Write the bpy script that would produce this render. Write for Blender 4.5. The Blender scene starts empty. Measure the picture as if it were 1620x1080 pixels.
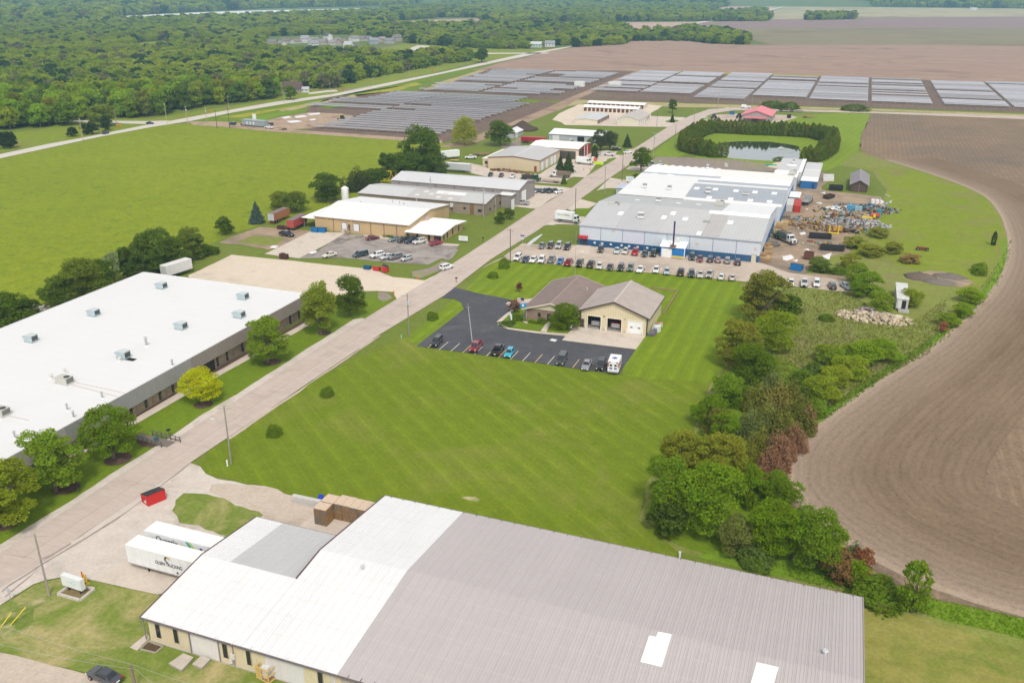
import bpy, bmesh, math, random
import numpy as np
from mathutils import Vector, Matrix
random.seed(7); np.random.seed(7)
R=math.radians
sc=bpy.context.scene
col=sc.collection
CAM_H=78.0; FPX=1400.0; HOR=-25.0; YAW=R(20.7)
TH=math.atan((540-HOR)/FPX)
cd=bpy.data.cameras.new('camera'); cam=bpy.data.objects.new('camera',cd); col.objects.link(cam)
cam.location=(0,0,CAM_H); cam.rotation_euler=(math.pi/2-TH,0,YAW)
cd.sensor_width=36; cd.lens=36*FPX/1620; cd.clip_start=1; cd.clip_end=30000
sc.camera=cam
SUN_EL=R(52); SUN_AZ=R(150)            # azimuth clockwise from +Y: south-east, behind the viewer's right shoulder
w=bpy.data.worlds.new('World'); sc.world=w; w.use_nodes=True
nt=w.node_tree; nt.nodes.clear()
wo=nt.nodes.new('ShaderNodeOutputWorld'); bg=nt.nodes.new('ShaderNodeBackground')
sky=nt.nodes.new('ShaderNodeTexSky'); sky.sky_type='NISHITA'; sky.sun_disc=False
sky.sun_elevation=SUN_EL; sky.sun_rotation=SUN_AZ; sky.dust_density=2.0
hsv=nt.nodes.new('ShaderNodeHueSaturation'); hsv.inputs['Saturation'].default_value=0.06; hsv.inputs['Value'].default_value=1.0
nt.links.new(sky.outputs[0],hsv.inputs['Color']); nt.links.new(hsv.outputs[0],bg.inputs[0])
bg.inputs[1].default_value=0.13; nt.links.new(bg.outputs[0],wo.inputs[0])
sl=bpy.data.lights.new('sun','SUN'); sl.energy=1.5; sl.angle=R(10); sl.color=(1,0.93,0.82)
so=bpy.data.objects.new('sun',sl); col.objects.link(so)
sdir=Vector((math.cos(SUN_EL)*math.sin(SUN_AZ),math.cos(SUN_EL)*math.cos(SUN_AZ),math.sin(SUN_EL)))
so.rotation_euler=sdir.to_track_quat('Z','Y').to_euler(); so.location=(0,0,200)
sc.view_settings.view_transform='Standard'; sc.view_settings.look='None'
sc.view_settings.exposure=0.70; sc.view_settings.gamma=1; sc.view_settings.use_curve_mapping=False
sc.render.engine='CYCLES'
_F=np.array([-math.sin(YAW)*math.cos(TH),math.cos(YAW)*math.cos(TH),-math.sin(TH)])
_R=np.array([math.cos(YAW),math.sin(YAW),0.0]); _U=np.cross(_R,_F)
def _d(px,py): return _F*FPX+_R*(px-810)-_U*(py-540)
def P(px,py,z=0.0):
    d=_d(px,py); t=(z-CAM_H)/d[2]
    return (float(d[0]*t),float(d[1]*t),z)
def PY(px,py,y):                      # on the wall plane Y=y -> (x,z)
    d=_d(px,py); t=y/d[1]; return (float(d[0]*t),float(CAM_H+d[2]*t))
def PX(px,py,x):                      # on the wall plane X=x -> (y,z)
    d=_d(px,py); t=x/d[0]; return (float(d[1]*t),float(CAM_H+d[2]*t))
def proj(a):                          # world Nx3 -> pixels
    v=np.asarray(a,float)-np.array([0,0,CAM_H]); f=v@_F; f=np.where(f<1,1,f)
    return 810+FPX*(v@_R)/f, 540-FPX*(v@_U)/f
def inpoly(x,y,poly):
    x=np.asarray(x);y=np.asarray(y);r=np.zeros(x.shape,bool);n=len(poly);j=n-1
    for i in range(n):
        xi,yi=poly[i];xj,yj=poly[j]
        if yi!=yj:
            c=((yi>y)!=(yj>y))&(x<(xj-xi)*(y-yi)/(yj-yi)+xi); r^=c
        j=i
    return r
M={}
def newmat(name):
    m=bpy.data.materials.new(name); m.use_nodes=True; m.node_tree.nodes.clear(); M[name]=m
    return m,m.node_tree.nodes,m.node_tree.links
def N(ns,t,**k):
    n=ns.new(t)
    for a,b in k.items(): setattr(n,a,b)
    return n
def mathn(ns,ls,op,a,b=None,clamp=False):
    n=ns.new('ShaderNodeMath'); n.operation=op; n.use_clamp=clamp
    for i,v in enumerate((a,b)):
        if v is None: continue
        if isinstance(v,(int,float)): n.inputs[i].default_value=v
        else: ls.new(v,n.inputs[i])
    return n.outputs[0]
def mixc(ns,ls,f,a,b,mode='MIX'):
    n=ns.new('ShaderNodeMix'); n.data_type='RGBA'; n.blend_type=mode; n.clamp_factor=True
    for i,v in ((0,f),(6,a),(7,b)):
        if isinstance(v,(int,float)): n.inputs[i].default_value=v
        elif isinstance(v,tuple): n.inputs[i].default_value=(*v[:3],1)
        else: ls.new(v,n.inputs[i])
    return n.outputs[2]
def noise(ns,ls,vec,scale,detail=3,rough=.55,dist=0):
    n=ns.new('ShaderNodeTexNoise'); n.inputs['Scale'].default_value=scale; n.inputs['Detail'].default_value=detail
    n.inputs['Roughness'].default_value=rough; n.inputs['Distortion'].default_value=dist
    if vec is not None: ls.new(vec,n.inputs['Vector'])
    return n.outputs[0]
def ramp(ns,ls,v,lo,hi):
    n=ns.new('ShaderNodeMapRange'); n.inputs[1].default_value=lo; n.inputs[2].default_value=hi; ls.new(v,n.inputs[0]); return n.outputs[0]
def finish(ns,ls,colr,rough=.8,metal=0,spec=.3,bump=None,bs=.3,bd=.05,coat=0):
    b=ns.new('ShaderNodeBsdfPrincipled'); o=ns.new('ShaderNodeOutputMaterial')
    if isinstance(colr,tuple): b.inputs['Base Color'].default_value=(*colr[:3],1)
    else: ls.new(colr,b.inputs['Base Color'])
    if isinstance(rough,(int,float)): b.inputs['Roughness'].default_value=rough
    else: ls.new(rough,b.inputs['Roughness'])
    b.inputs['Metallic'].default_value=metal; b.inputs['Specular IOR Level'].default_value=spec; b.inputs['Coat Weight'].default_value=coat
    if bump is not None:
        bn=ns.new('ShaderNodeBump'); bn.inputs['Strength'].default_value=bs; bn.inputs['Distance'].default_value=bd
        ls.new(bump,bn.inputs['Height']); ls.new(bn.outputs[0],b.inputs['Normal'])
    ls.new(b.outputs[0],o.inputs[0]); return b
def pos(ns): return ns.new('ShaderNodeNewGeometry').outputs['Position']
def ocol(ns): return ns.new('ShaderNodeObjectInfo').outputs['Color']
def paint(name,rough=.5,metal=0,spec=.4,var=.12,coat=0,scale=.8,streak=0):
    m,ns,ls=newmat(name); tc=N(ns,'ShaderNodeTexCoord').outputs['Object']
    mp=N(ns,'ShaderNodeMapping'); ls.new(tc,mp.inputs[0])
    if streak: mp.inputs['Scale'].default_value=(3,.25,.3)
    n1=noise(ns,ls,mp.outputs[0],scale,5,.65); f=ramp(ns,ls,n1,.3,.75)
    dark=mixc(ns,ls,1.0,ocol(ns),(1-var,1-var,1-var*1.1),'MULTIPLY')
    c=mixc(ns,ls,f,dark,ocol(ns))
    finish(ns,ls,c,rough,metal,spec,coat=coat)
paint('paint',.55); paint('car_paint',.22,.15,.5,.05,1.0); paint('matte',.9,0,.2,.2,scale=2.5)
paint('rusty',.85,.1,.2,.45,scale=3); paint('wood',.8,0,.2,.3,scale=4); paint('concrete_part',.9,0,.2,.22,scale=1.2)
def sheet(name,px,py,amp,rough,metal,spec=.4,bump=.0):
    m,ns,ls=newmat(name); tc=N(ns,'ShaderNodeTexCoord').outputs['Object']
    s=N(ns,'ShaderNodeSeparateXYZ'); ls.new(tc,s.inputs[0])
    a=mathn(ns,ls,'SINE',mathn(ns,ls,'MULTIPLY',s.outputs[0],2*math.pi/px))
    b=mathn(ns,ls,'SINE',mathn(ns,ls,'MULTIPLY',s.outputs[1],2*math.pi/py))
    a=mathn(ns,ls,'MULTIPLY',a,amp); b=mathn(ns,ls,'POWER',mathn(ns,ls,'ABSOLUTE',b),12); b=mathn(ns,ls,'MULTIPLY',b,-amp*1.3)
    n1=noise(ns,ls,tc,.35,6,.7); n1=mathn(ns,ls,'MULTIPLY',mathn(ns,ls,'SUBTRACT',n1,.5),.22)
    mp=N(ns,'ShaderNodeMapping'); mp.inputs['Scale'].default_value=(2.2,.12,1); ls.new(tc,mp.inputs[0])
    n2=noise(ns,ls,mp.outputs[0],1,4,.7); n2=mathn(ns,ls,'MULTIPLY',mathn(ns,ls,'SUBTRACT',n2,.5),.16)
    t=mathn(ns,ls,'ADD',mathn(ns,ls,'ADD',a,b),mathn(ns,ls,'ADD',n1,n2)); t=mathn(ns,ls,'ADD',t,1.0)
    v=N(ns,'ShaderNodeVectorMath',operation='SCALE'); ls.new(ocol(ns),v.inputs[0]); ls.new(t,v.inputs['Scale'])
    finish(ns,ls,v.outputs[0],rough,metal,spec)
sheet('sheet_roof',1.0,1.6,.035,.45,.0,.5); sheet('sheet_wall',.6,40,.05,.6,.0,.3)
m,ns,ls=newmat('membrane'); tc=N(ns,'ShaderNodeTexCoord').outputs['Object']; s=N(ns,'ShaderNodeSeparateXYZ'); ls.new(tc,s.inputs[0])
b=mathn(ns,ls,'POWER',mathn(ns,ls,'ABSOLUTE',mathn(ns,ls,'COSINE',mathn(ns,ls,'MULTIPLY',s.outputs[1],math.pi/3.1))),60)
n1=noise(ns,ls,tc,.12,6,.65); n2=noise(ns,ls,tc,.9,5,.7); f=ramp(ns,ls,n1,.48,.75); g=ramp(ns,ls,n2,.5,.8)
c=mixc(ns,ls,mathn(ns,ls,'MULTIPLY',f,.5),ocol(ns),(.60,.58,.57)); c=mixc(ns,ls,mathn(ns,ls,'MULTIPLY',g,.25),c,(.62,.60,.58)); c=mixc(ns,ls,mathn(ns,ls,'MULTIPLY',b,.12),c,(.5,.48,.47))
finish(ns,ls,c,.6,0,.3)
m,ns,ls=newmat('shingle'); tc=N(ns,'ShaderNodeTexCoord').outputs['Object']
n1=noise(ns,ls,tc,.5,5,.7); n2=noise(ns,ls,tc,9,2,.6)
v=N(ns,'ShaderNodeVectorMath',operation='SCALE'); ls.new(ocol(ns),v.inputs[0])
ls.new(mathn(ns,ls,'ADD',mathn(ns,ls,'MULTIPLY',n1,.6),mathn(ns,ls,'ADD',mathn(ns,ls,'MULTIPLY',n2,.3),.55)),v.inputs['Scale'])
finish(ns,ls,v.outputs[0],.9,0,.2)
m,ns,ls=newmat('brick'); tc=N(ns,'ShaderNodeTexCoord').outputs['Object']
cb=N(ns,'ShaderNodeCombineXYZ'); s=N(ns,'ShaderNodeSeparateXYZ'); ls.new(tc,s.inputs[0])
ls.new(mathn(ns,ls,'ADD',s.outputs[0],s.outputs[1]),cb.inputs[0]); ls.new(s.outputs[2],cb.inputs[1])
br=N(ns,'ShaderNodeTexBrick'); ls.new(cb.outputs[0],br.inputs['Vector']); br.inputs['Scale'].default_value=1
br.inputs['Brick Width'].default_value=.4; br.inputs['Row Height'].default_value=.16; br.inputs['Mortar Size'].default_value=.02; br.inputs['Bias'].default_value=0
ls.new(ocol(ns),br.inputs['Color1']); ls.new(mixc(ns,ls,1.0,ocol(ns),(.6,.55,.5),'MULTIPLY'),br.inputs['Color2']); br.inputs['Mortar'].default_value=(.35,.32,.28,1)
n1=noise(ns,ls,tc,1.1,5,.7); c=mixc(ns,ls,ramp(ns,ls,n1,.35,.7),mixc(ns,ls,1.0,br.outputs[0],(.7,.68,.65),'MULTIPLY'),br.outputs[0])
finish(ns,ls,c,.9,0,.2)
m,ns,ls=newmat('glass'); finish(ns,ls,(.018,.022,.028),.06,0,.6)
m,ns,ls=newmat('black_rubber'); finish(ns,ls,(.015,.015,.016),.8)
m,ns,ls=newmat('chrome'); finish(ns,ls,(.5,.5,.52),.3,.8)
m,ns,ls=newmat('lamp_lens'); finish(ns,ls,(.75,.75,.72),.15,0,.6)
m,ns,ls=newmat('tail_lens'); finish(ns,ls,(.35,.02,.02),.25,0,.5)
m,ns,ls=newmat('black_metal'); finish(ns,ls,(.02,.02,.022),.5,.2)
m,ns,ls=newmat('galvanised'); tc=pos(ns); n1=noise(ns,ls,tc,3,4); finish(ns,ls,mixc(ns,ls,n1,(.30,.31,.32),(.52,.53,.54)),.5,.5)
m,ns,ls=newmat('bark'); tc=N(ns,'ShaderNodeTexCoord').outputs['Object']; n1=noise(ns,ls,tc,5,4); finish(ns,ls,mixc(ns,ls,n1,(.06,.045,.03),(.17,.14,.11)),.95)
m,ns,ls=newmat('pole_wood'); tc=N(ns,'ShaderNodeTexCoord').outputs['Object']; mp=N(ns,'ShaderNodeMapping'); mp.inputs['Scale'].default_value=(8,8,.5); ls.new(tc,mp.inputs[0]); n1=noise(ns,ls,mp.outputs[0],1,4)
c=mixc(ns,ls,n1,(.6,.6,.6),(1.2,1.2,1.2)); finish(ns,ls,mixc(ns,ls,1.0,ocol(ns),c,'MULTIPLY'),.95)
def foliage(name,var=.3,trans=.58,brown=None,sc_=.45):
    m,ns,ls=newmat(name); tc=pos(ns)
    n1=noise(ns,ls,tc,sc_,3,.6); n2=noise(ns,ls,tc,sc_*7,2,.6)
    t=mathn(ns,ls,'ADD',mathn(ns,ls,'MULTIPLY',n1,var*2),mathn(ns,ls,'MULTIPLY',n2,var*1.8)); t=mathn(ns,ls,'ADD',t,1-var*1.9)
    v=N(ns,'ShaderNodeVectorMath',operation='SCALE'); ls.new(ocol(ns),v.inputs[0]); ls.new(t,v.inputs['Scale'])
    c=v.outputs[0]
    hs=N(ns,'ShaderNodeHueSaturation'); ls.new(c,hs.inputs['Color'])
    ls.new(mathn(ns,ls,'ADD',mathn(ns,ls,'MULTIPLY',n1,.06),.47),hs.inputs['Hue']); c=hs.outputs[0]
    if brown: c=mixc(ns,ls,ramp(ns,ls,n1,.5,.62),c,brown)
    d=N(ns,'ShaderNodeBsdfDiffuse'); tr=N(ns,'ShaderNodeBsdfTranslucent'); mx=N(ns,'ShaderNodeMixShader'); o=N(ns,'ShaderNodeOutputMaterial')
    ls.new(c,d.inputs[0]); ls.new(c,tr.inputs[0]); mx.inputs[0].default_value=trans
    ls.new(d.outputs[0],mx.inputs[1]); ls.new(tr.outputs[0],mx.inputs[2]); ls.new(mx.outputs[0],o.inputs[0])
foliage('leaves'); foliage('needles',.35,.15,None,.8)
m,ns,ls=newmat('wood_leaves'); oi=N(ns,'ShaderNodeObjectInfo'); tc=pos(ns)
n1=noise(ns,ls,tc,.009,4,.65); n2=noise(ns,ls,tc,.5,3,.7); rnd=oi.outputs['Random']
c=mixc(ns,ls,rnd,(.095,.165,.018),(.305,.385,.028)); c=mixc(ns,ls,ramp(ns,ls,n1,.44,.60),c,(.330,.390,.036))
c=mixc(ns,ls,mathn(ns,ls,'GREATER_THAN',rnd,.90),c,(.20,.195,.09)); c=mixc(ns,ls,mathn(ns,ls,'LESS_THAN',rnd,.17),c,(.055,.10,.03))
t=mathn(ns,ls,'ADD',mathn(ns,ls,'MULTIPLY',n2,.9),.55); v=N(ns,'ShaderNodeVectorMath',operation='SCALE'); ls.new(c,v.inputs[0]); ls.new(t,v.inputs['Scale'])
d=N(ns,'ShaderNodeBsdfDiffuse'); tr=N(ns,'ShaderNodeBsdfTranslucent'); mx=N(ns,'ShaderNodeMixShader'); o=N(ns,'ShaderNodeOutputMaterial'); mx.inputs[0].default_value=.45
ls.new(v.outputs[0],d.inputs[0]); ls.new(v.outputs[0],tr.inputs[0]); ls.new(d.outputs[0],mx.inputs[1]); ls.new(tr.outputs[0],mx.inputs[2]); ls.new(mx.outputs[0],o.inputs[0])
def ground_mat(name,c1,c2,s1=.05,s2=.6,c3=None,t3=(.55,.7),s3=.03,stripe=None,rough=.95,bump=.3,fine=4.0,fa=.35,s2w=.6,streakdir=None):
    m,ns,ls=newmat(name); p=pos(ns); pv=p
    if streakdir is not None:
        mp=N(ns,'ShaderNodeMapping'); mp.inputs['Rotation'].default_value=(0,0,-R(streakdir)); mp.inputs['Scale'].default_value=(.18,1,1); ls.new(p,mp.inputs[0]); pv=mp.outputs[0]
    a=noise(ns,ls,p,s1,5,.6); b=noise(ns,ls,pv,s2,6,.68); f=mathn(ns,ls,'ADD',mathn(ns,ls,'MULTIPLY',ramp(ns,ls,a,.3,.7),1-s2w),mathn(ns,ls,'MULTIPLY',ramp(ns,ls,b,.3,.7),s2w))
    c=mixc(ns,ls,f,c1,c2)
    if c3: c=mixc(ns,ls,ramp(ns,ls,noise(ns,ls,p,s3,7,.68,.6),*t3),c,c3)
    fine*=.42; fn=ramp(ns,ls,noise(ns,ls,pv,fine,5,.85),.34,.66); f3=noise(ns,ls,pv,fine*.22,4,.8); fa*=.95
    t=mathn(ns,ls,'ADD',mathn(ns,ls,'MULTIPLY',fn,fa*1.3),mathn(ns,ls,'ADD',mathn(ns,ls,'MULTIPLY',f3,fa*1.2),1-fa*1.25))
    if stripe:
        for (ang,per,amp,sharp) in stripe:
            s=N(ns,'ShaderNodeVectorMath',operation='DOT_PRODUCT'); ls.new(p,s.inputs[0]); s.inputs[1].default_value=(-math.sin(R(ang)),math.cos(R(ang)),0)
            wob=mathn(ns,ls,'MULTIPLY',noise(ns,ls,p,.04,1),per*.3)
            w_=mathn(ns,ls,'SINE',mathn(ns,ls,'MULTIPLY',mathn(ns,ls,'ADD',s.outputs['Value'],wob),2*math.pi/per))
            if sharp: w_=mathn(ns,ls,'POWER',mathn(ns,ls,'MULTIPLY',mathn(ns,ls,'ADD',w_,1),.5),sharp)
            am=mathn(ns,ls,'MULTIPLY',ramp(ns,ls,noise(ns,ls,pv,.12,4,.7),.3,.6),amp)
            t=mathn(ns,ls,'ADD',t,mathn(ns,ls,'MULTIPLY',w_,am))
    v=N(ns,'ShaderNodeVectorMath',operation='SCALE'); ls.new(c,v.inputs[0]); ls.new(t,v.inputs['Scale'])
    bh=noise(ns,ls,p,fine*.6,4,.7)
    finish(ns,ls,v.outputs[0],rough,0,.15,bump=bh,bs=bump,bd=.25)
G=ground_mat
G('g_base',(.110,.150,.020),(.150,.188,.030),.03,.5,c3=(.19,.19,.065),t3=(.58,.75))
G('g_far',(.085,.125,.03),(.12,.16,.04),.004,.03,c3=(.16,.15,.07),t3=(.5,.7),s3=.003,bump=0)
G('g_pasture',(.143,.186,.006),(.215,.255,.012),.02,.30,c3=(.115,.175,.014),t3=(.52,.68),s3=.22,fine=2.2,fa=.46)
G('g_lawn',(.101,.150,.006),(.149,.197,.012),.03,.35,c3=(.175,.185,.035),t3=(.50,.74),s3=.05,stripe=[(-39.5,4.6,.08,0),(-39.5,2.3,.14,9)],fa=.30)
G('g_lawn_north',(.116,.174,.006),(.164,.228,.012),.03,.35,c3=(.12,.20,.02),t3=(.56,.8),s3=.06,stripe=[(90,3.6,.12,0),(90,1.8,.14,8)],fa=.2)
G('g_lawn_pond',(.140,.205,.016),(.190,.262,.024),.03,.35,stripe=[(80,3.4,.08,0)],fa=.2)
G('g_verge',(.098,.155,.007),(.146,.210,.012),.05,.5,c3=(.16,.185,.04),t3=(.6,.78),s3=.08,fa=.28)
G('g_dry_lawn',(.110,.165,.022),(.185,.225,.045),.05,.5,c3=(.36,.30,.14),t3=(.46,.66),s3=.10,fa=.32)
G('g_yellow_lawn',(.190,.190,.035),(.265,.240,.070),.05,.4,c3=(.120,.170,.022),t3=(.5,.68),s3=.12,stripe=[(8,3.0,.05,0)],fa=.28)
G('g_meadow',(.130,.185,.010),(.205,.245,.025),.02,.3,c3=(.20,.165,.07),t3=(.50,.68),s3=.05,fa=.35)
G('g_weeds',(.150,.185,.030),(.215,.230,.060),.04,.4,c3=(.20,.165,.085),t3=(.5,.68),s3=.06,fa=.4)
G('g_rank_grass',(.110,.190,.012),(.160,.250,.018),.05,.7,fa=.4)
G('g_yellow_flowers',(.20,.22,.02),(.42,.33,.03),.05,.3,c3=(.16,.22,.03),t3=(.5,.6),s3=.1,fa=.4)
G('g_straw',(.30,.25,.12),(.40,.335,.18),.05,.4,c3=(.2,.2,.06),t3=(.55,.7),s3=.08,fa=.3)
G('g_crop',(.160,.112,.073),(.240,.170,.112),.015,.25,c3=(.145,.112,.086),t3=(.45,.65),s3=.012,stripe=[(90,2.2,.22,4),(90,.75,.05,0)],fine=3,fa=.5)
G('g_headland',(.200,.148,.105),(.265,.200,.142),.02,.3,c3=(.16,.12,.09),t3=(.5,.7),s3=.03,fine=3,fa=.3)
G('g_far_soil',(.255,.170,.128),(.330,.228,.176),.006,.05,c3=(.185,.125,.105),t3=(.55,.7),s3=.012,fine=.4,fa=.35,bump=0,streakdir=15)
G('g_far_olive',(.195,.165,.100),(.230,.195,.118),.004,.03,c3=(.17,.125,.09),t3=(.5,.7),s3=.004,fine=.3,fa=.25,bump=0,streakdir=15)
G('g_far_purple',(.215,.145,.135),(.260,.180,.165),.004,.03,fine=.3,fa=.25,bump=0,streakdir=15)
G('g_far_tan',(.33,.285,.17),(.40,.345,.215),.004,.03,c3=(.2,.2,.09),t3=(.5,.65),s3=.006,fine=.3,fa=.2,bump=0,streakdir=15)
G('g_far_pink',(.36,.25,.20),(.43,.31,.25),.004,.03,fine=.3,fa=.2,bump=0,streakdir=15)
G('g_solar_soil',(.115,.078,.060),(.175,.125,.098),.02,.12,c3=(.15,.16,.06),t3=(.6,.75),s3=.02,fine=.8,fa=.3,bump=.1)
G('g_dirt',(.30,.215,.150),(.40,.300,.215),.04,.3,c3=(.19,.140,.100),t3=(.5,.68),s3=.08,fine=2,fa=.25)
G('g_dirt_road',(.26,.175,.12),(.36,.26,.19),.04,.3,c3=(.18,.12,.09),t3=(.5,.65),s3=.06,fine=2,fa=.25,streakdir=90)
G('g_yard',(.280,.200,.138),(.365,.275,.195),.05,.35,c3=(.185,.150,.115),t3=(.45,.66),s3=.07,fine=2,fa=.28,streakdir=78)
G('g_gravel',(.46,.405,.36),(.56,.50,.45),.05,.4,c3=(.37,.32,.28),t3=(.52,.72),s3=.15,fine=5,fa=.16)
G('g_gravel_tan',(.52,.44,.35),(.60,.515,.42),.04,.3,c3=(.42,.36,.29),t3=(.55,.75),s3=.10,fine=5,fa=.14)
G('g_gravel_lot',(.40,.33,.27),(.50,.42,.35),.05,.3,c3=(.31,.25,.20),t3=(.5,.7),s3=.09,fine=4,fa=.2)
G('g_gravel_dark',(.20,.16,.14),(.29,.24,.21),.05,.4,c3=(.22,.22,.09),t3=(.5,.62),s3=.05,fine=3,fa=.25)
G('g_road',(.425,.352,.308),(.475,.398,.352),.03,.4,c3=(.39,.322,.282),t3=(.5,.7),s3=.12,fine=6,fa=.14,streakdir=89,bump=.1,stripe=[(89.1,3.3,.030,0)])
G('g_highway',(.47,.43,.38),(.53,.49,.44),.03,.2,fine=1.5,fa=.12,bump=.05)
G('g_concrete',(.475,.405,.345),(.545,.475,.41),.08,.5,c3=(.40,.345,.30),t3=(.52,.7),s3=.2,fine=4,fa=.12,bump=.08)
G('g_old_asphalt',(.270,.235,.215),(.345,.305,.28),.06,.4,c3=(.17,.145,.135),t3=(.46,.64),s3=.12,fine=3,fa=.22)
G('g_asphalt',(.060,.060,.070),(.088,.088,.098),.05,.4,c3=(.105,.102,.105),t3=(.52,.72),s3=.10,fine=4,fa=.2,rough=.8)
G('g_mulch',(.075,.045,.035),(.13,.085,.065),.3,2,fine=8,fa=.4)
G('g_worn',(.30,.26,.13),(.40,.35,.19),.05,.4,c3=(.13,.18,.03),t3=(.42,.58),s3=.22,fa=.3)
G('g_dark_crack',(.27,.22,.19),(.34,.28,.25),.3,2); G('g_ditch',(.40,.41,.40),(.5,.5,.5),.3,2,rough=.3,bump=0)
G('g_puddle',(.62,.60,.60),(.72,.70,.70),.3,2,fa=.05,rough=.25,bump=0)
G('g_foam',(.22,.25,.25),(.40,.43,.44),.3,2,fa=.2); G('g_line',(.62,.58,.50),(.72,.68,.60),.3,2,fa=.1); G('g_line_yellow',(.60,.42,.16),(.70,.52,.24),.3,2,fa=.1)
G('g_tree_shade_soil',(.07,.10,.025),(.10,.14,.03),.1,.8,fa=.4)
m,ns,ls=newmat('water'); p=pos(ns); finish(ns,ls,(.015,.025,.018),.06,0,.9,coat=.35,bump=noise(ns,ls,p,.8,3),bs=.06,bd=.1)
m,ns,ls=newmat('river_water'); p=pos(ns); finish(ns,ls,(.62,.63,.64),.5,0,.9)  # sky reflection is put into the pale base colour
class MB:
    def __init__(s): s.v=[]; s.f=[]
    def add(s,vs,fs):
        o=len(s.v); s.v+= [tuple(map(float,q)) for q in vs]; s.f+=[tuple(i+o for i in f) for f in fs]; return s
    def box(s,x0,x1,y0,y1,z0,z1):
        return s.add([(x0,y0,z0),(x1,y0,z0),(x1,y1,z0),(x0,y1,z0),(x0,y0,z1),(x1,y0,z1),(x1,y1,z1),(x0,y1,z1)],
            [(3,2,1,0),(4,5,6,7),(0,1,5,4),(1,2,6,5),(2,3,7,6),(3,0,4,7)])
    def cyl(s,a,b,r0,r1=None,n=8):
        r1=r0 if r1 is None else r1; a=Vector(a); b=Vector(b); d=(b-a).normalized(); u=d.orthogonal().normalized(); w_=d.cross(u)
        vs=[a+(u*math.cos(2*math.pi*i/n)+w_*math.sin(2*math.pi*i/n))*r0 for i in range(n)]+[b+(u*math.cos(2*math.pi*i/n)+w_*math.sin(2*math.pi*i/n))*r1 for i in range(n)]
        fs=[(i,(i+1)%n,n+(i+1)%n,n+i) for i in range(n)]+[tuple(range(n-1,-1,-1)),tuple(range(n,2*n))]
        return s.add(vs,fs)
    def prism(s,poly,axis,a,b):          # poly of 2-tuples extruded along axis from a to b
        n=len(poly)
        def q(p,t):
            return {'y':(p[0],t,p[1]),'x':(t,p[0],p[1]),'z':(p[0],p[1],t)}[axis]
        vs=[q(p,a) for p in poly]+[q(p,b) for p in poly]
        return s.add(vs,[tuple(range(n)),tuple(range(2*n-1,n-1,-1))]+[(i,n+i,n+(i+1)%n,(i+1)%n) for i in range(n)])
    def loft(s,rings,cap=True):
        n=len(rings[0]); vs=[p for r in rings for p in r]; fs=[]
        for k in range(len(rings)-1):
            for i in range(n): fs.append((k*n+i,k*n+(i+1)%n,(k+1)*n+(i+1)%n,(k+1)*n+i))
        if cap: fs+= [tuple(range(n-1,-1,-1)),tuple(range((len(rings)-1)*n,len(rings)*n))]
        return s.add(vs,fs)
    def mesh(s,name,smooth=False):
        me=bpy.data.meshes.new(name); me.from_pydata(s.v,[],s.f); 
        bm=bmesh.new(); bm.from_mesh(me); bmesh.ops.recalc_face_normals(bm,faces=bm.faces); bm.to_mesh(me); bm.free()
        if smooth: me.polygons.foreach_set('use_smooth',[True]*len(me.polygons))
        return me
    def build(s,name,mat,parent=None,color=None,loc=(0,0,0),smooth=False,**k):
        me=s.mesh(name,smooth); me.materials.append(M[mat] if isinstance(mat,str) else mat)
        return put(name,me,parent,color,loc,**k)
def put(name,me,parent=None,color=None,loc=(0,0,0),rz=0,scale=None,rot=None,label=None,cat=None,group=None,kind=None):
    o=bpy.data.objects.new(name,me); col.objects.link(o)
    if parent is not None: o.parent=parent
    o.location=loc; o.rotation_euler=rot if rot else (0,0,rz)
    if scale: o.scale=scale
    if color is not None: o.color=(*color[:3],1)
    if label: o['label']=label
    if cat: o['category']=cat
    if group: o['group']=group
    if kind: o['kind']=kind
    return o
def thing(name,label,cat,loc=(0,0,0),rz=0,group=None):
    return put(name,None,None,None,loc,rz,label=label,cat=cat,group=group)
def bevel(me,w_=.03,seg=1):
    bm=bmesh.new(); bm.from_mesh(me); bmesh.ops.bevel(bm,geom=[e for e in bm.edges],offset=w_,segments=seg,affect='EDGES',clamp_overlap=True); bm.to_mesh(me); bm.free(); return me
def text_part(name,txt,size,parent,color,loc,rot,squash=1.0):
    cu=bpy.data.curves.new(name,'FONT'); cu.body=txt; cu.size=size; cu.extrude=.01; cu.align_x='CENTER'; cu.align_y='CENTER'
    t=bpy.data.objects.new(name,cu); col.objects.link(t); bpy.context.view_layer.update()
    me=bpy.data.meshes.new_from_object(t.evaluated_get(bpy.context.evaluated_depsgraph_get())); bpy.data.objects.remove(t)
    me.materials.clear(); me.materials.append(M['paint'])
    return put(name,me,parent,color,loc,rot=rot,scale=(squash,1,1))
_layer=[0]
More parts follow.
